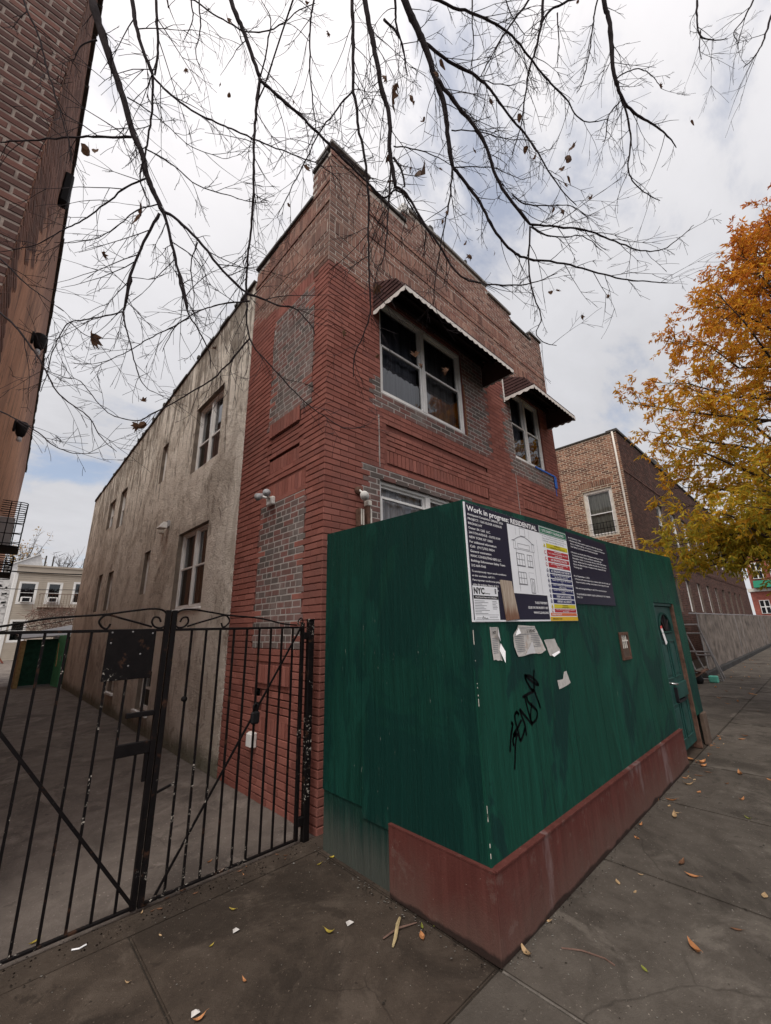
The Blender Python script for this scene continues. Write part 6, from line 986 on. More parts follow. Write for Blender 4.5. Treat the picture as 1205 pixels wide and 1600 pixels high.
# ================================================================== LEFT BUILDING
LB = thing('brick_building', (-.35, 3.5, 0), 'tall dark brick building at the left edge with orange parged side wall', 'building')
LS = F((-.35, 3.52, 0), Vector((.0165, 1, 0)), Vector((1, -.0165, 0))); LFf = F((-.35, 3.52, 0), (-1, 0, 0), (0, -1, 0))
mb = MB(); us = list(np.arange(0, 20, .8)); 
for a, b in zip(us, us[1:]): mb.fquad(LS, a, b, 0, 8.42)
mb.build('side_wall', M['parging'], LB)
mb = MB(); mb.fquad(LFf, 0.005, 9, 0, 8.42, -.005); lf = mb.build('front_wall', M['mortar_left'], LB)
rl = lay(LFf, 0.0, 3.2, 3.0, 8.4, lambda u, z: ('brick_left', 0), gap=.020, h=.058, pitch=.0785)
brick_mat('brick_return', [(0, (.13, .07, .055)), (.5, (.22, .115, .085)), (1, (.30, .17, .13))], .6, (.14, .09, .075))
rs_ = lay(LS, 0.0, 6.0, 3.0, 8.4, lambda u, z: ('brick_return', 0) if u < .55+max(0, z-4.6)*.75+.22*math.sin(z*5.1)+.15*math.sin(z*13+u) else None, gap=.014, h=.060, pitch=.0785)
lside = [o for o in LB.children if o.name.startswith('side_wall')][0]
place_bricks([(LFf, rl, lf)], ['brick_left'], 300); place_bricks([(LS, [(a, b, c, d, e, .004) for a, b, c, d, e, w in rs_], lside)], ['brick_return'], 0)
mb = MB(); n = 60
for i in range(n):
    a, b = i*19/n, (i+1)*19/n; mb.fbox(LS, a+.004, b-.004, 8.42, 8.46+random.uniform(0, .02), -.3, .045+random.uniform(-.01, .012))
mb.fbox(LFf, -.04, 9, 8.42, 8.47, -.3, .04); mb.build('coping', M['flashing'], LB, bevel=.006)
mb = MB(); mb.face([LFf.p(0, 8.3, -.2), LFf.p(9, 8.3, -.2), LFf.p(9, 8.3, -19), LFf.p(0, 8.3, -19)]); mb.face([LFf.p(9, 0, 0), LFf.p(9, 8.4, 0), LFf.p(9, 8.4, -19), LFf.p(9, 0, -19)]); mb.build('roof', M['tar_roof'], LB)
def wall_vent(u, z, label):
    t = thing('wall_lantern', LS.p(u, z, 0), label, 'wall lantern', 'dark lanterns on the parged wall'); mb = MB(); mb.fbox(LS, u-.05, u+.05, z-.02, z+.14, 0, .03); mb.build('bracket', M['cable'], t, bevel=.006)
    mb = MB(); mb.lathe(LS.p(u, z+.16, .10), -Z, [(0, .02), (.02, .07), (.05, .085), (.22, .06), (.27, .03), (.275, .001)], 10); mb.build('shade', M['cable'], t, smooth=True)
    mb = MB(); mb.lathe(LS.p(u, z-.10, .10), -Z, [(0, .03), (.07, .035), (.09, .001)], 10); mb.build('globe', M['lens'], t, smooth=True)
wall_vent(3.6, 5.75, 'dark wall lantern higher on the orange parged wall'); wall_vent(4.6, 4.72, 'dark wall lantern with pale globe lower on the orange parged wall')
mb = MB(); mb.fbox(LS, 2.1, 2.25, 7.0, 7.5, 0, .10); o = recentre(mb.build('vent_hood', M['cable'], None, bevel=.02)); tag(o, 'black vent hood near the top of the orange parged wall', 'vent')
def cage(u0, u1, z0, z1, d, label, ac):
    t = thing('window_cage', LS.p((u0+u1)/2, z0, 0), label, 'window guard', 'bowed iron window guards on the left building'); r = .009
    for i, z in enumerate(list(np.linspace(z1-.22, z1, 6))+[z0+.05, z0, (z0+z1)/2, (z0+z1)/2-.2]):
        mb = MB(); dd = d; mb.tube([LS.p(u0, z, 0), LS.p(u0, z, dd-.06), LS.p(u0+.03, z, dd-.015), LS.p(u0+.08, z, dd), LS.p(u1-.08, z, dd), LS.p(u1, z, dd-.06), LS.p(u1, z, 0)], r, 5); mb.build('hoop', M['cable'], t)
    for w in (d*.35, d*.7): mb = MB(); mb.tube([LS.p(u0, z0, w), LS.p(u0, z1, w)], r, 5); mb.build('bar', M['cable'], t)
    for k in range(5): u = u0+.05+(u1-u0-.1)*k/4; mb = MB(); mb.tube([LS.p(u, z0, d-.004), LS.p(u, z1, d-.004)], r, 5); mb.build('bar', M['cable'], t)
    mb = MB(); mb.fbox(LS, u0, u1, z0-.02, z0-.005, 0, d); mb.build('floor_plate', M['cable'], t)
    if ac:
        a = thing('air_conditioner', LS.p((u0+u1)/2, z0, 0), 'white window air conditioner inside the upper iron guard', 'air conditioner'); mb = MB(); mb.fbox(LS, u0+.2, u1-.2, z0, z0+.6, .0, d*.62); mb.build('case', M['grey_plastic'], a, bevel=.01)
        mb = MB(); 
        for k in range(8): mb.fbox(LS, u0+.25, u1-.25, z0+.06+k*.06, z0+.085+k*.06, d*.62, d*.62+.006)
        mb.build('louvre', M['cable'], a)
cage(7.0, 8.0, 3.28, 4.16, .38, 'upper bowed iron window guard holding an air conditioner', True); cage(7.1, 8.0, 2.78, 3.10, .35, 'lower bowed iron window guard under the air conditioner', False)

# ================================================================== NEIGHBOUR
NBD = thing('brick_rowhouse', (14, 3.5, 0), 'long two-storey brick building with flat roof beyond the hoarding', 'building')
NS = F((14, 3.5, 0), (0, 1, 0), (-1, 0, 0)); NF = F((14, 3.5, 0), (1, 0, 0), (0, -1, 0))
nw = (.44, 1.35, 4.30, 5.90); nw2 = (2.06, 2.9, 4.5, 5.93)
NT = 7.72
def zn(u, z): return None if inside(u, z, nw) or inside(u, z, nw2) else ('brick_tan', 0)
us = [0, 7]+[nw[0], nw[1], nw2[0], nw2[1]]; zs = [0, NT, nw[2], nw[3], nw2[2], nw2[3]]
mb = MB(); cells(mb, NS, us, zs, lambda u, z: None if inside(u, z, nw) or inside(u, z, nw2) else (0, .004)); reveal(mb, NS, *nw, .15); reveal(mb, NS, *nw2, .15); nsw = mb.build('side_wall', M['mortar_tan'], NBD)
arch = soldier(nw[0]-.1, nw[1]+.1, nw[3]+.10, nw[3]+.30, 'brick_tan', .006)
rn = lay(NS, 0, 3.6, 2.2, NT-.05, zn, [nw, nw2, (nw[0]-.1, nw[1]+.1, nw[3]+.08, nw[3]+.31)], gap=.014, h=.054)+arch
fo = [(3.4+i*2.05, 4.1+i*2.05, 1.95, 3.15) for i in range(9)]+[(3.2+2.05*i, 4.3+2.05*i, 4.35, 5.9) for i in range(10)]
us = [0, 24.5]; zs = [0, NT]
for o in fo: us += [o[0], o[1]]; zs += [o[2], o[3]]
mb = MB(); cells(mb, NF, us, zs, lambda u, z: None if any(inside(u, z, o) for o in fo) else (0, .005))
for o in fo: reveal(mb, NF, *o, .15)
nfw = mb.build('front_wall', M['mortar_maroon'], NBD)
def znf(u, z):
    return ('brick_maroon', .02 if (3.62 < z < 3.78 or 6.3 < z < 6.42) else 0)
rnf = lay(NF, 0, 24.5, 0.3, NT-.05, znf, fo)
place_bricks([(NS, rn, nsw), (NF, rnf, nfw)], ['brick_tan', 'brick_maroon'], 0)
window(NBD, NS, *nw, rec=.05, rail=5.08, fw=.095, pane_backing='curtain_floral', frame='cream_trim', arch=.15, gl='pane_clear'); window(NBD, NS, *nw2, rec=.05, fw=.085, pane_backing='curtain_pale', arch=.1)
for i, o in enumerate(fo): window(NBD, NF, *o, rec=.09, fw=.06, pane_backing=['curtain_dark', 'curtain_grey'][i % 2])
mb = MB()
for x in np.arange(nw[0]+.12, nw[1]-.1, .1): mb.fbox(NS, x, x+.012, 4.33, 4.78, -.02, -.008)
for z in (4.36, 4.56, 4.75): mb.fbox(NS, nw[0]+.05, nw[1]-.05, z, z+.014, -.02, -.006)
mb.build('window_guard', M['cable'], NBD)
mb = MB(); mb.fbox(NS, -.02, 7, NT, NT+.06, -.3, .04); mb.build('coping', M['flashing'], NBD, bevel=.01)
mb = MB(); mb.fbox(NF, -.03, 4.2, NT, NT+.10, -.3, .05); mb.fbox(NF, 4.2, 7.0, NT-.02, NT+.22, -.3, .06); mb.fbox(NF, 7.0, 24.5, NT-.02, NT+.06, -.3, .05); mb.build('coping', M['flashing'], NBD, bevel=.01)
mb = MB(); mb.face([NF.p(0, NT-.2, -.2), NF.p(24.5, NT-.2, -.2), NF.p(24.5, NT-.3, -7), NF.p(0, NT-.3, -7)]); mb.face([NF.p(24.5, 0, 0), NF.p(24.5, NT, 0), NF.p(24.5, NT, -7), NF.p(24.5, 0, -7)]); mb.build('roof', M['tar_roof'], NBD)
mb = MB(); mb.tube([NS.p(.10, z, .05) for z in (2, 4, 6, NT)], .03, 8); mb.build('downpipe', M['cream_trim'], NBD, smooth=True)
# fence with grey screening in front of it, on a low dark kerb
FN = thing('screened_fence', (28, 2.83, 0), 'long grey screened fence on a dark kerb along the pavement', 'fence')
mb = MB(); mb.box(15.2, 46, 2.70, 2.98, -.1, .16); mb.build('kerb', M['asphalt'], FN, bevel=.02)
xs = np.arange(16.2, 45, 1.53)
for i, (a, b) in enumerate(zip(xs, xs[1:])):
    mb = MB(); n = 6; z1 = 1.80
    for k in range(n):
        x0, x1 = a+(b-a)*k/n, a+(b-a)*(k+1)/n; y0, y1 = [2.80+.015*math.sin(q*4.1+i) for q in (x0, x1)]; mb.prism([(x0, y0, .16), (x1, y1, .16), (x1, y1, z1+.02*math.sin(x1*3)), (x0, y0, z1+.02*math.sin(x0*3))], (0, .012, 0))
    mb.build('screen', M['fence_screen'], FN); mb = MB(); mb.tube([(a, 2.83, .1), (a, 2.83, 1.86)], .026, 8); mb.build('post', M['galvanised'], FN)
mb = MB(); mb.tube([(15.2, 2.83, 1.82), (46, 2.83, 1.84)], .02, 6); mb.build('top_rail', M['galvanised'], FN)
def loose_gate(x, y, lean, h, wd, label):
    t = thing('loose_fence_frame', (x, y, 0), label, 'metal frame', 'metal frames leaning by the fence'); top = Vector((x+lean, y+.25, h)); b = Vector((x, y, .03)); s = Vector((.12, wd, 0))
    for p, q in ((b, top), (b+s, top+s), (b, b+s), (top, top+s), ((b+top)/2, (b+top)/2+s)): mb = MB(); mb.tube([p, q], .022, 7); mb.build('tube', M['galvanised'], t)
loose_gate(14.7, 2.3, -.25, 1.5, .55, 'grey tubular metal frame leaning at the end of the screened fence'); loose_gate(15.3, 2.35, -.3, 1.25, .4, 'shorter grey metal frame leaning behind the taller frame')
mb = MB(); mb.box(14.3, 14.48, 2.35, 2.55, 0, .17); o = recentre(mb.build('crate', M['teal_block'], None, bevel=.02)); tag(o, 'small teal plastic block on the pavement below the leaning frames', 'block')
t = thing('rubbish_pile', (13.6, 2.9, 0), 'dark heap of scrap bags and boards behind the hoarding end', 'rubbish')
for i in range(6):
    mb = MB(); x, y = 12.9+i*.27, 2.75+random.uniform(-.1, .3); r = random.uniform(.12, .24); mb.lathe((x, y, 0), Z, [(0, r*.8), (r*.5, r), (r*1.1, r*.8), (r*1.5, r*.25), (r*1.55, .001)], 9); mb.build('bag', M['cable'], t, smooth=True)
mb = MB(); mb.bar((13.0, 2.7, .42), (14.2, 2.6, .25), .12, .02); mb.bar((12.8, 2.9, .05), (14.1, 2.5, .36), .1, .02); mb.build('plank', M['rust_brown'], t)
# red corner building far down the street
RB = thing('red_corner_building', (66, 6, 0), 'red brick corner building with green awning at the far end of the street', 'building')
mb = MB(); mb.box(62, 74, -3, 5.4, -.1, 4.75); mb.box(62.3, 74, -3, 5.2, 4.75, 11); mb.build('wall', M['red_brick_far'], RB)
mb = MB(); mb.box(61.8, 74, -3.1, 5.55, 4.6, 4.95); mb.build('cornice', M['cream_trim'], RB)
mb = MB(); mb.box8([(61.0, 2.0, 5.0), (61.0, 4.9, 5.0), (62, 4.9, 5.0), (62, 2.0, 5.0), (61.8, 2.0, 5.8), (61.8, 4.9, 5.8), (62.2, 4.9, 5.8), (62.2, 2.0, 5.8)]); mb.build('awning', M['green_awning'], RB)
for y0, y1, z0, z1 in ((4.0, 4.85, 2.2, 3.65), (2.6, 3.5, 2.2, 3.65), (3.9, 4.8, 6.0, 7.8), (2.4, 3.3, 6.0, 7.8)):
    mb = MB(); mb.box(61.92, 62.05, y0, y1, z0, z1); wn = mb.build('window', M['white_vinyl'], RB)
    for a in range(2):
        for b in range(2): mb = MB(); dy, dz = (y1-y0)/2, (z1-z0)/2; mb.box(61.90, 61.93, y0+a*dy+.06, y0+(a+1)*dy-.06, z0+b*dz+.06, z0+(b+1)*dz-.06); mb.build('pane', M['dark_interior'], wn)

# ================================================================== BEHIND THE DRIVEWAY
RH = thing('clapboard_house', (3.5, 42, 0), 'beige clapboard house with white framed windows behind the driveway', 'house')
RF = F((.86, 40, 0), (1, 0, 0), (0, -1, 0))
rw = [(.19, 1.27, 3.85, 5.48, 1), (1.78, 2.73, 3.87, 5.51, 1), (3.38, 4.2, 3.9, 5.6, 0), (.15, 1.1, 1.19, 2.77, 0), (5.0, 5.9, 3.9, 5.6, 0)]
mb = MB(); us = [0, 8]; zs = [0, 6.08]
for o in rw: us += o[:2]; zs += o[2:4]
cells(mb, RF, us, zs, lambda u, z: None if any(inside(u, z, o) for o in rw) else (0, .0)); wl = mb.build('wall', M['siding'], RH)
mb = MB()
for i in range(40):
    z = i*.152; b0 = sorted((o[0], o[1]) for o in rw if o[2] < z+.07 < o[3]); a = 0
    for c, d in b0+[(8, 8)]:
        if c > a: mb.box8([RF.p(a, z, .022), RF.p(c, z, .022), RF.p(c, z, 0), RF.p(a, z, 0), RF.p(a, z+.15, .004), RF.p(c, z+.15, .004), RF.p(c, z+.15, 0), RF.p(a, z+.15, 0)])
        a = d
mb.build('clapboard', M['siding'], RH, kind='stuff')
for o in rw:
    wn = window(RH, RF, *o[:4], rec=-.02, fw=.13, pane_backing='curtain_dark', depth=.1)
    if o[4]:
        a = thing('air_conditioner', RF.p((o[0]+o[1])/2, o[2], 0), 'white window air conditioner in the %s upstairs window of the beige house' % ('left' if o[0] < 1 else 'middle'), 'air conditioner'); uc = (o[0]+o[1])/2
        mb = MB(); mb.fbox(RF, uc-.3, uc+.3, o[2]+.12, o[2]+.5, -.05, .3); mb.build('case', M['white_vinyl'], a, bevel=.02); mb = MB(); mb.fbox(RF, uc-.2, uc+.2, o[2]+.18, o[2]+.44, .3, .31); mb.build('grille', M['dark_interior'], a)
mb = MB(); mb.fbox(RF, -.08, 8, 6.08, 6.62, -.3, .12); mb.fbox(RF, -.12, 8, 6.55, 6.68, -.3, .2); mb.build('cornice', M['siding'], RH)
mb = MB(); mb.fbox(RF, -.12, .04, 0, 6.1, -.1, .05); mb.build('corner_board', M['white_vinyl'], RH); mb = MB(); mb.fbox(RF, 0, 8, 6.3, 6.5, -10, -.3); mb.build('roof', M['tar_roof'], RH)
mb = MB()
for u in (1.42, 1.88, 3.85): mb.tube([RF.p(u, 6.6, -.5), RF.p(u, 7.55, -.5)], .05, 6)
mb.build('vent_pipe', M['flashing'], RH)
t = thing('iron_balcony', RF.p(2.5, 3.6, 0), 'thin iron balcony rail outside the middle upstairs window of the beige house', 'balcony')
mb = MB(); mb.fbox(RF, 1.45, 3.6, 3.55, 3.6, 0, .7); mb.build('floor', M['rust_brown'], t)
for u in np.arange(1.45, 3.61, .18): mb = MB(); mb.tube([RF.p(u, 3.6, .7), RF.p(u, 4.58, .7)], .012, 4); mb.build('baluster', M['rust_brown'], t)
mb = MB(); mb.tube([RF.p(1.45, 4.58, 0), RF.p(1.45, 4.58, .7), RF.p(3.6, 4.58, .7), RF.p(3.6, 4.58, 0)], .02, 5); mb.build('rail', M['rust_brown'], t)
t = thing('gabled_house', (1.6, 52, 0), 'pale gabled roof showing above the beige clapboard house', 'house')
mb = MB(); mb.prism([(.4, 52, 0), (2.8, 52, 0), (2.8, 52, 8.2), (2.5, 52, 9.3), (.4, 52, 8.1)], (0, 6, 0)); mb.build('wall', M['white_render'], t); mb = MB(); mb.prism([(.1, 51.8, 8.0), (2.5, 51.8, 9.42), (2.5, 51.8, 9.32), (.1, 51.8, 7.9)], (0, 6.3, 0)); mb.build('roof', M['white_render'], t)
WH = thing('white_stone_house', (-1, 42, 0), 'white stone-faced house wall left of the beige clapboard house', 'house')
mb = MB(); mb.box(-6, .62, 40.3, 50, 0, 5.9); mb.build('wall', M['white_render'], WH)
mb = MB()
for i in range(150):
    x, z = random.uniform(-1.2, .55), random.uniform(.3, 5.7); w_, h_ = random.uniform(.14, .34), random.uniform(.1, .24); k = random.uniform(-.05, .05); mb.prism([(x, 40.3, z), (x+w_, 40.3, z+k), (x+w_*.9, 40.3, z+h_), (x+.03, 40.3, z+h_-k)], (0, -.04, 0))
mb.build('stonework', M['white_render'], WH, kind='stuff'); mb = MB(); mb.tube([(.72, 40.0, 0), (.72, 40.0, 6)], .05, 6); mb.build('downpipe', M['white_vinyl'], WH)
SH = thing('garden_shed', (1.45, 18.5, 0), 'low dark green shed with timber side at the end of the driveway', 'shed')
mb = MB(); mb.box(.98, 1.86, 18.3, 18.34, .06, 1.49); mb.build('door', M['shed_dark'], SH); mb = MB(); mb.box(.86, .98, 18.2, 19.6, 0, 1.45); mb.build('side_board', M['timber'], SH, bevel=.01)
mb = MB(); mb.box8([(.80, 18.1, 1.50), (2.3, 18.1, 1.60), (2.3, 20, 1.70), (.80, 20, 1.6), (.80, 18.1, 1.54), (2.3, 18.1, 1.64), (2.3, 20, 1.98), (.80, 20, 1.66)]); mb.build('roof', M['galvanised'], SH); mb = MB(); mb.box(1.86, 2.3, 18.34, 20, 0, 1.55); mb.build('wall', M['shed_dark'], SH)
t = thing('green_door_leaf', (1.93, 17.6, 0), 'light green painted door leaf standing open beside the dark shed', 'door')
mb = MB(); mb.box8([(1.80, 18.22, .0), (1.86, 18.25, .0), (1.96, 17.35, 0), (1.90, 17.32, 0), (1.80, 18.22, 1.60), (1.86, 18.25, 1.60), (1.96, 17.35, 1.60), (1.90, 17.32, 1.60)]); mb.build('panel', M['shed_light'], t, bevel=.01)
mb = MB(); mb.bar((1.835, 17.85, .62), (1.822, 18.0, 1.35), .05, .02); mb.build('slot', M['timber'], t)
mb = MB(); mb.tube([(1.885, 17.4, .8), (1.86, 17.38, .8), (1.86, 17.38, .95), (1.885, 17.4, .95)], .012, 5); mb.build('handle', M['galvanised'], t)
for i, (a, b, r, lb) in enumerate((((.2, 38.5, 6.0), (5.5, 38.5, 6.1), .045, 'thick black cable across the top of the beige house'), ((-.5, 38, 4.75), (5.5, 38, 4.9), .022, 'thin wire across the upstairs windows of the beige house'), ((-.6, 30, 1.7), (4.6, 30, 2.75), .022, 'sloping black wire in front of the reddish vine'))):
    mb = MB(); a, b = Vector(a), Vector(b); mb.tube([a+(b-a)*k/8-Z*(.06*4*(k/8)*(1-k/8)) for k in range(9)], r, 5); o = recentre(mb.build('overhead_cable', M['cable'])); tag(o, lb, 'cable', 'cables behind the driveway')
mb = MB(); mb.box8([(.95, 36, 0), (1.05, 36, 0), (1.05, 37, 0), (.95, 37, 0), (-.4, 36, 2.1), (-.3, 36, 2.1), (-.3, 37, 2.1), (-.4, 37, 2.1)]); o = recentre(mb.build('outside_stair', M['red_stair'])); tag(o, 'dark red outside stair at the far left behind the gate', 'stair')

# ================================================================== TREES
def leaf_shape(kind, L, Wd, curl, fold):
    mb = MB(); n = 6
    if kind == 'lobed': prof = [0, .30, .42, .28, .5, .22, 0]
    else: prof = [0, .26, .42, .5, .42, .24, 0]
    mid, lf, rt = [], [], []
    for i in range(n+1):
        t = i/n; a = curl*(t-.5); x = (t-.5)*L; zc = L*curl*.35*((t-.5)**2)*4
        mid.append((x, 0, zc)); w = prof[i]*Wd; lf.append((x+(.12*L if kind == 'lobed' and i in (2, 4) else 0), w, zc+abs(w)*fold)); rt.append((x+(.12*L if kind == 'lobed' and i in (2, 4) else 0), -w, zc+abs(w)*fold*.8))
    for i in range(n):
        for s in (lf, rt):
            q = [mid[i], mid[i+1], s[i+1], s[i]]; mb.face(q if s is lf else q[::-1])
    mb.tube([(-L*.5, 0, mid[0][2]), (-L*.68, .02*L, mid[0][2]+.02*L)], [.01*L, .006*L], 3)
    return mb
def rnd_dir():
    v = Vector((random.gauss(0, 1), random.gauss(0, 1), random.gauss(0, 1))); return v.normalized()
BT = thing('bare_street_tree', (.7, -1.75, -.01), 'nearly bare dark street tree whose branches hang over the whole top of the picture', 'tree')
fork = Vector((.85, -1.6, 4.4))
mb = MB(); mb.tube([(.7, -1.75, -.05), (.7, -1.75, .15), (.72, -1.74, 1.2), (.78, -1.70, 2.8), fork, (.95, -1.3, 5.6)], [.24, .19, .165, .15, .14, .11], 12); mb.build('trunk', M['bark'], BT, smooth=True)
TW = MB(); lines = []
for pts, ext in DATA['br']:
    P = [Vector(p[:3]) for p in pts]; Rr = [p[3]*1.0 for p in pts]
    if ext:
        d0 = (P[0]-P[1]).normalized(); s = P[0]; a1 = s+d0*.5+Vector((0, -.05, .12)); a2 = Vector((s.x*.62+.25, min(s.y*.25, .2)-.25, max(s.z, 6.1)+.75)); a3 = fork+(a2-fork)*.45+Vector((0, -.25, .45))
        r0 = Rr[0]; P = [fork+Vector((random.uniform(-.04, .04), 0, random.uniform(-.3, .8))), a3, a2, a1]+P; Rr = [r0*1.9, r0*1.6, r0*1.3, r0*1.05]+Rr; skip = 4
    else: skip = 0
    fine, fr = [], []; k = 5
    for i in range(len(P)-1):
        p0, p1, p2, p3 = P[max(i-1, 0)], P[i], P[i+1], P[min(i+2, len(P)-1)]
        for j in range(k):
            t = j/k; q = .5*((2*p1)+(-p0+p2)*t+(2*p0-5*p1+4*p2-p3)*t*t+(-p0+3*p1-3*p2+p3)*t**3)
            if j: q = q+rnd_dir()*min(.012, (p2-p1).length*.02)
            fine.append(q); fr.append((Rr[i]+(Rr[i+1]-Rr[i])*t)*(1.0+(.18 if random.random() < .14 else 0)))
    fine.append(P[-1]); fr.append(Rr[-1]*.8)
    mb = MB(); mb.tube(fine, [max(.0016, r) for r in fr], 8 if Rr[skip] > .012 else 6); mb.build('branch', M['bark'], BT, smooth=True)
    lines.append((fine[skip*k:], fr[skip*k:], ext))
def bad(p): return (p.x > 2.0 and p.y > 2.98) or (p.x > 2.7 and p.y > 2.45 and 5.3 < p.z < 6.2) or p.z < 2.5 or (p.x < -.3 and p.y > 3.4)
NT_ = 0
def twig(p, d, L, r, level):
    global NT_
    n = 6 if level == 0 else 4; pts = [p]; dd = d.copy(); q = p.copy(); bend = rnd_dir()*.30
    for i in range(n):
        dd = (dd+bend*(.5/n)*2+rnd_dir()*.12+Vector((0, 0, -.03))).normalized(); q = q+dd*(L/n); pts.append(q.copy())
    if bad(pts[-1]) or bad(pts[n//2]): return
    TW.tube(pts, [max(.0013, r*(1-.65*i/n)) for i in range(n+1)], 3, cap=False); NT_ += 1
    if level < 2:
        m = random.randint(2, 4) if level == 0 else random.randint(0, 2)
        for _ in range(m):
            i = random.randint(1, n-1); e = (pts[i+1]-pts[i]).normalized(); ax = e.cross(rnd_dir()).normalized(); s = Quaternion(ax, random.uniform(.4, .85)) @ e
            twig(pts[i], s, L*random.uniform(.28, .6), r*.62, level+1)
for fine, fr, ext in lines:
    acc = 0; nxt = random.uniform(.02, .1)
    for i in range(1, len(fine)):
        seg = (fine[i]-fine[i-1]).length; acc += seg
        while acc > nxt:
            t = fine[i]; e = (fine[i]-fine[i-1]).normalized(); ax = e.cross(rnd_dir()).normalized(); s = Quaternion(ax, random.uniform(.42, .95)) @ e
            x, y = px(t); dens = 1.35 if (430 < x < 930 and y < 330) else 1.0
            twig(t, s, random.uniform(.12, .50)*(1.15 if fr[i] > .006 else .9), min(.0038, max(.0023, fr[i]*.55)), 0); nxt += random.uniform(.065, .17)/dens
TW.build('twigs', M['bark'], BT, kind='stuff')
LEAF_ME = []
def hanging_leaf(seed, n_lobes):
    r_ = random.Random(seed); mb = MB(); out = []
    lob = [(-2.6, .30), (-2.1, .46), (-1.75, .26), (-1.25, .56), (-.85, .30), (-.5, .50), (-.28, .36), (0, .66), (.28, .34), (.5, .52), (.85, .30), (1.25, .55), (1.75, .28), (2.1, .44), (2.6, .30)] if n_lobes > 1 else [(-2.4, .30), (-1.6, .36), (-.8, .42), (-.3, .50), (0, .62), (.3, .5), (.8, .42), (1.6, .36), (2.4, .3)]
    cu, fo = r_.uniform(.5, 1.3), r_.uniform(.35, 1.0)
    for a, r in lob: r *= r_.uniform(.85, 1.12); x, y = math.cos(a)*r, math.sin(a)*r; out.append((x, y*math.cos(fo*.6), abs(y)*fo+cu*x*x*.8*(1 if x > 0 else .3)+r_.uniform(-.03, .03)))
    base = (-.22, 0, 0); mid = (.12, 0, .02)
    for p, q in zip(out, out[1:]): mb.face([mid, p, q])
    mb.face([mid, out[-1], base]); mb.face([mid, base, out[0]]); mb.tube([base, (-.5, .04, .05), (-.8, .03, .16)], [.014, .010, .008], 3)
    me = bpy.data.meshes.new('dead_leaf'); me.from_pydata(mb.v, [], mb.f); me.materials.append(M['dead_leaf']); return me
for k in range(5): LEAF_ME.append(hanging_leaf(k+3, 5 if k < 3 else 1))
for x, y, z, s in DATA['leaves']:
    o = bpy.data.objects.new('dead_leaf', random.choice(LEAF_ME)); COL.objects.link(o); o.parent = BT; o.location = Vector((x, y, z))-BT.location; o.scale = (s*(1.45 if s > .1 else 1.1),)*3; o.rotation_euler = (random.uniform(-.6, .6)+1.3, random.uniform(.5, 1.6), random.uniform(0, 6.28))

AT = thing('autumn_tree', (10.8, -.9, 0), 'street tree with orange and yellow autumn leaves at the right edge', 'tree')
AC = Vector((10.8, -.9, 0)); prof = [(1.8, 2.2), (2.7, 3.2), (3.4, 3.45), (4.6, 3.4), (5.6, 3.35), (6.6, 3.35), (7.4, 2.65), (8.2, 1.9), (9.0, 1.4), (9.6, .8), (10.2, .4), (10.6, .1)]
def cr(z):
    for (a, b), (c, d) in zip(prof, prof[1:]):
        if a <= z <= c: return b+(d-b)*(z-a)/(c-a)
    return 0
mb = MB(); mb.tube([AC, AC+Vector((0, 0, .2)), AC+Vector((0, .02, 1.5)), AC+Vector((.05, 0, 2.6)), AC+Vector((0, .05, 5)), AC+Vector((.05, 0, 7.5)), AC+Vector((0, 0, 9.8))], [.2, .15, .125, .115, .085, .05, .014], 10); mb.build('trunk', M['bark_brown'], AT, smooth=True)
LV = MB(); TWA = MB(); nl = 0
OR, AM, YE, GR = Vector((.58, .175, .030)), Vector((.70, .34, .03)), Vector((.66, .46, .045)), Vector((.34, .36, .05))
def spray(p, out, tone):
    global nl
    n = random.randint(9, 15); ax = (out+rnd_dir()*.5).normalized(); Ls = random.uniform(.16, .30)
    for i in range(n):
        t = i/n; q = p+ax*(Ls*t)+Vector((0, 0, -.05*t)); side_ = rnd_dir(); d = (ax*.55+side_*.85+Vector((0, 0, -.62))).normalized()
        L = random.uniform(.075, .135); w = L*random.uniform(.13, .19); nrm = d.cross(rnd_dir()).normalized(); s = nrm*w; m = q+d*(L*.45)+nrm.cross(d)*(w*.5)
        k = tone+random.gauss(0, .16); c = OR.lerp(AM, min(1, k*1.6)) if k < .62 else AM.lerp(YE, min(1, (k-.62)*3)) if k < .9 else YE.lerp(GR, min(1, (k-.9)*2.5)); c = c*random.uniform(.75, 1.2)
        LV.face([q, m+s, q+d*L, m-s], 0, tuple(c)); nl += 1
limbs = []
NLIMB = 80
for i in range(NLIMB):
    z0 = 2.3+(i/NLIMB)**1.1*6.6; az = i*2.39996+random.uniform(-.3, .3); zt = min(10.1, z0+random.uniform(.5, 2.0)); r = cr(zt)*random.uniform(.78, 1.03)
    if r < .2: continue
    o = Vector((math.cos(az), math.sin(az), 0)); a = AC+Vector((0, 0, z0)); b = AC+o*r+Vector((0, 0, zt)); mid = a+(b-a)*.5+Vector((0, 0, -.12))+rnd_dir()*.12; q1 = a+(b-a)*.25+rnd_dir()*.05; q3 = a+(b-a)*.77+Vector((0, 0, .02))+rnd_dir()*.10
    pts = [a, q1, mid, q3, b]; r0 = .02+.03*(1-i/NLIMB); mb = MB(); mb.tube(pts, [r0, r0*.8, r0*.55, r0*.35, .005], 6); mb.build('limb', M['bark_brown'], AT, smooth=True); limbs.append((pts, o))
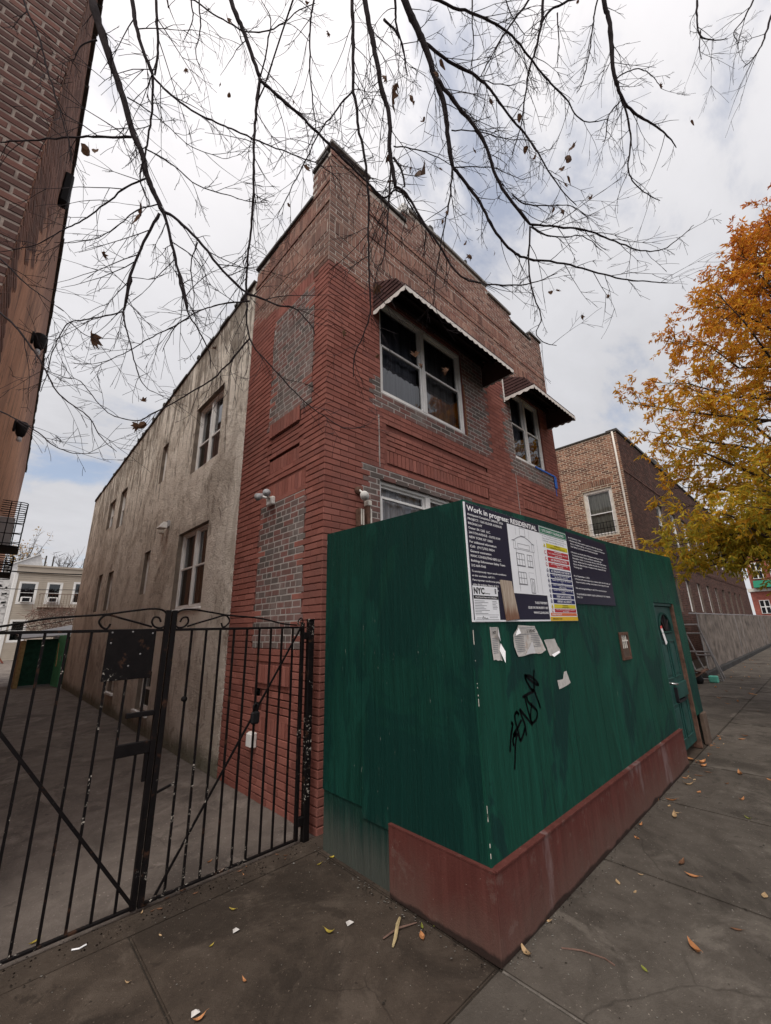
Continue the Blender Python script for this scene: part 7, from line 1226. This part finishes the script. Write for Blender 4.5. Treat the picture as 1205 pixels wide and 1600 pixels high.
for i in range(20):                                          # low sweeping limbs
    az = random.uniform(1.4, 4.6); o = Vector((math.cos(az), math.sin(az), 0)); z0 = random.uniform(2.4, 3.3); a = AC+Vector((0, 0, z0)); b = AC+o*random.uniform(2.3, 3.5)+Vector((0, 0, random.uniform(2.15, 3.2))); mid = (a+b)/2+Vector((0, 0, .18))
    pts = [a, a.lerp(mid, .5)+rnd_dir()*.05, mid, mid.lerp(b, .5)+rnd_dir()*.06, b]; mb = MB(); mb.tube(pts, [.035, .028, .02, .012, .004], 6); mb.build('limb', M['bark_brown'], AT, smooth=True); limbs.append((pts, o))
for pts, o in limbs:
    L = (pts[-1]-pts[0]).length; nb = int(7+L*4.6)
    for j in range(nb):
        t = .28+.72*(j+random.random())/nb; k = min(3, int(t*4)); f_ = t*4-k; p = pts[k].lerp(pts[min(4, k+1)], f_) if k < 4 else pts[4]
        dv = (rnd_dir()+o*.55+Vector((0, 0, .35))).normalized(); ll = random.uniform(.25, .85)*(1.15-.5*t); e = p+dv*ll
        hr = math.hypot(e.x-AC.x, e.y-AC.y)
        if hr > cr(min(10.5, max(1.9, e.z)))*1.02+.06 or e.z < 1.85: continue
        TWA.tube([p, p+dv*ll*.5+rnd_dir()*.03, e], [.008, .005, .002], 3, cap=False)
        for s in range(3+int(ll*4.5)):
            q = p+dv*ll*random.uniform(.35, 1.0)+rnd_dir()*.10; z = q.z; rr = math.hypot(q.x-AC.x, q.y-AC.y)/max(.4, cr(min(10.5, max(1.9, z))))
            spray(q, dv, 1.12-(z-2.3)/6.4*.80-.14*(rr-.6)+random.gauss(0, .05))
for i in range(26):                                          # leader tip
    z = random.uniform(8.3, 10.2); p = AC+Vector((random.gauss(0, .2), random.gauss(0, .2), z)); spray(p, (Z+rnd_dir()*.6).normalized(), .1)
LV.build('foliage', M['autumn_leaf'], AT, kind='stuff'); TWA.build('twigs', M['bark_brown'], AT, kind='stuff')

def far_tree(x, y, h, w, label, seed, lv=0):
    random.seed(seed); t = thing('distant_tree', (x, y, 0), label, 'tree', 'bare trees behind the beige house'); mb = MB(); mb.tube([(x, y, 0), (x, y, h*.45), (x+.1, y, h*.8)], [.22, .16, .05], 6); mb.build('trunk', M['bark_brown'], t); mb = MB(); lm = MB()
    for i in range(70):
        a = Vector((x, y, h*random.uniform(.4, .75))); az = random.uniform(0, 6.28); e = a+Vector((math.cos(az)*w*random.uniform(.3, 1), math.sin(az)*w, h*random.uniform(.08, .35))); q = (a+e)/2+rnd_dir()*.2; mb.tube([a, q, e], [.05, .03, .008], 3, cap=False)
        for j in range(7): s = q.lerp(e, random.random()); f_ = s+(rnd_dir()+Vector((0, 0, .4)))*.7; mb.tube([s, f_], [.02, .007], 3, cap=False)
        if lv:
            for j in range(8): s = e+rnd_dir()*.5; d = rnd_dir()*.13; n_ = rnd_dir().cross(d).normalized()*.06; lm.face([s-d, s+n_, s+d, s-n_], 0, (.42, .27, .10))
    mb.build('branches', M['bark_brown'], t, kind='stuff')
    if lv: lm.build('foliage', M['autumn_leaf'], t, kind='stuff')
far_tree(1.6, 62, 12.2, 2.6, 'bare brownish tree showing above the pale gabled roof', 3, 1); far_tree(5.2, 60, 10.6, 2.0, 'low bare tree to the right behind the beige house', 5, 0)
random.seed(19)
t = thing('bare_vine', (3.2, 34, 0), 'tangled reddish bare vine in front of the beige clapboard house', 'shrub'); mb = MB()
mb.tube([(3.2, 34, 0), (3.15, 34, 1.6)], .08, 6); mb.build('stem', M['bark_brown'], t); mb = MB()
for i in range(430):
    p = Vector((random.uniform(1.5, 4.3), 34+random.uniform(-.5, .5), random.uniform(2.0, 3.5)-.3)); p.z += .35*(p.x-2.8)*.4; d = (rnd_dir()+Vector((.6, 0, .15))).normalized()*random.uniform(.3, .9); mb.tube([p, p+d*.5+rnd_dir()*.08, p+d], [.017, .012, .006], 3, cap=False)
mb.build('vine_twigs', M['dead_branch'], t, kind='stuff')

# ================================================================== LITTER ON THE GROUND
KIND = [('litter_orange', 'orange'), ('litter_orange', 'orange'), ('litter_brown', 'brown'), ('litter_olive', 'olive'), ('litter_yellow', 'yellow')]
LIT = {}
def litter_mesh(k, v):
    if (k, v) not in LIT:
        mt = ['litter_tan', 'litter_orange', 'litter_brown', 'litter_olive', 'litter_yellow'][k]; random.seed(100+k*7+v); mb = leaf_shape('oval', 1, (.30, .42, .36)[v], (.7, .35, 1.0)[v], (.9, .35, .6)[v]); me = bpy.data.meshes.new('fallen_leaf'); zz = min(p[2] for p in mb.v); me.from_pydata([(a, b, c-zz) for a, b, c in mb.v], [], mb.f); me.materials.append(M[mt]); LIT[(k, v)] = me
    return LIT[(k, v)]
NAMEK = ['pale tan', 'orange', 'dark brown', 'olive green', 'yellow']
lit = DATA['lit']; lr = random.Random(5)
def drop(x, y, k, s, label, z=.001):
    o = bpy.data.objects.new('fallen_leaf', litter_mesh(k, lr.randint(0, 2))); COL.objects.link(o); o.location = (x, y, z); o.scale = (s*.88,)*3; o.rotation_euler = (lr.uniform(-.12, .12), lr.uniform(-.1, .1), lr.uniform(0, 6.28)); tag(o, label, 'leaf', 'fallen leaves on the ground'); return o
def where(x, y):
    if y > 3.05: return 'just behind the gate'
    if y > 1.46: return 'on the slab %s' % ('beside the hoarding' if x > 1.6 else 'before the right gate leaf' if x > .855 else 'before the left gate leaf')
    sl = 'nearest pavement slab' if x < 3.43 else 'second pavement slab' if x < 4.84 else 'third pavement slab' if x < 6.22 else 'slab by the hoarding door' if x < 7.63 else 'slab past the hoarding'
    return ('against the maroon skirting on the ' if y > 1.22 else 'towards the street on the ' if y < .75 else 'in the middle of the ')+sl
names = ['%s fallen leaf %s' % (NAMEK[k], where(x, y)) for x, y, k, s in lit]
for i, (x, y, k, s) in enumerate(lit):
    same = sorted((lit[j][0], j) for j in range(len(lit)) if names[j] == names[i]); n = names[i]
    if len(same) > 1: r = [j for _, j in same].index(i); n += ', '+(('nearer', 'farther') if len(same) == 2 else ('first', 'second', 'third', 'fourth', 'fifth', 'sixth'))[min(r, 5)]+(' of two' if len(same) == 2 else ' going right')
    drop(x, y, k, s, n)
for i in range(78):
    x = 7.6+lr.random()**1.6*24; y = lr.uniform(.4, 2.65) if lr.random() < .7 else lr.uniform(1.2, 2.6); k = lr.choice((0, 1, 1, 2)); drop(x, y, k, lr.uniform(.07, .13), 'small %s leaf on the far pavement beyond the hoarding' % NAMEK[k])
for x, y, s, lb in ((1.77, 2.222, .04, 'small white scrap of paper on the dark slab near the hoarding'), (1.289, 2.628, .034, 'crumpled white scrap on the slab in front of the gate'), (.947, 2.263, .036, 'grey-white scrap near the bottom edge of the picture')):
    mb = MB(); mb.face([(x-s*.6, y-s*.3, .004), (x+s*.4, y-s*.5, .010), (x+s*.5, y+s*.2, .004), (x, y, .018)]); mb.face([(x, y, .018), (x+s*.5, y+s*.2, .004), (x-s*.3, y+s*.5, .006), (x-s*.6, y-s*.3, .004)]); o = recentre(mb.build('paper_scrap', M['paper'])); tag(o, lb, 'litter', 'white scraps on the ground')
mb = MB(); mb.tube([(1.99, 2.041, .01), (1.93, 2.0, .018), (1.86, 1.945, .014), (1.815, 1.918, .009)], [.007, .011, .010, .006], 6); o = recentre(mb.build('fallen_twig', M['pale_stick'])); tag(o, 'snapped pale yellow twig on the dark slab by the hoarding', 'twig')
mb = MB(); mb.tube([(1.82, 1.998, .006), (1.92, 1.99, .012), (2.035, 1.952, .006)], [.004, .005, .003], 5); o = recentre(mb.build('fallen_twig', M['dead_branch'])); tag(o, 'thin dark twig lying across the pale broken twig', 'twig')
mb = MB(); mb.tube([(.61, 3.099, .012), (.64, 3.082, .012), (.672, 3.09, .012)], .004, 5); o = recentre(mb.build('plastic_strip', M['print_white'])); tag(o, 'short white plastic strip on the threshold under the gate', 'litter')
mb = MB(); mb.tube([(2.42, 1.30, .004), (2.47, 1.22, .007), (2.50, 1.12, .005), (2.49, 1.07, .004)], .0035, 4); o = recentre(mb.build('fallen_twig', M['dead_branch'])); tag(o, 'thin curved dark twig on the pavement near the hoarding corner', 'twig')
for i in range(16):
    k = lr.choice((0, 1, 2)); x = lr.uniform(5.6, 7.5); y = 1.43-abs(lr.gauss(0, .10)); drop(x, y, k, lr.uniform(.04, .075), 'tiny %s leaf drifted against the foot of the hoarding door' % NAMEK[k])
for i in range(14):
    k = lr.choice((0, 2, 2)); x = lr.uniform(.9, 2.05); y = 3.17+lr.gauss(0, .05); drop(x, y, k, lr.uniform(.025, .05), 'tiny %s leaf crumb on the threshold under the right gate leaf' % NAMEK[k], .008)
# grit: nobody could count it
mb = MB(); gr = random.Random(9)
for i in range(420):
    u = gr.random(); x, y = (gr.uniform(.2, 2.1), gr.uniform(1.2, 3.3)) if u < .4 else (gr.uniform(.1, 2.1), gr.uniform(3.3, 9)) if u < .6 else (gr.uniform(2.0, 8), gr.uniform(.4, 1.42))
    s = gr.uniform(.0015, .0048)*(1 if gr.random() < .88 else 2.0); a = gr.uniform(0, 6.28); c, d = math.cos(a)*s, math.sin(a)*s; z = .003; mb.face([(x+c, y+d, z), (x-d, y+c, z), (x-c, y-d, z), (x+d, y-c, z)][::1], 0 if gr.random() < .6 else 1); mb.face([(x+c, y+d, z), (x-d, y+c, z), (x, y, z+s*.8)], 0)
for i in range(520):                                         # crumbs along the foot of walls and gate
    if gr.random() < .5: x, y = gr.uniform(.1, 2.15), 3.12+gr.gauss(0, .07)
    else: (x, y) = (2.10-abs(gr.gauss(0, .05))-.02, gr.uniform(1.5, 3.0)) if gr.random() < .5 else (gr.uniform(2.1, 6.1), 1.44-abs(gr.gauss(0, .04)))
    s = gr.uniform(.002, .007); z = .006; mb.face([(x+s, y, z), (x, y+s, z), (x-s, y, z), (x, y-s, z)], gr.randint(0, 1)); mb.face([(x+s, y, z), (x, y+s, z), (x-s*.3, y, z+s)], 1)
mb.build('grit', [M['kerbstone'], M['joint_dirt']], kind='stuff')
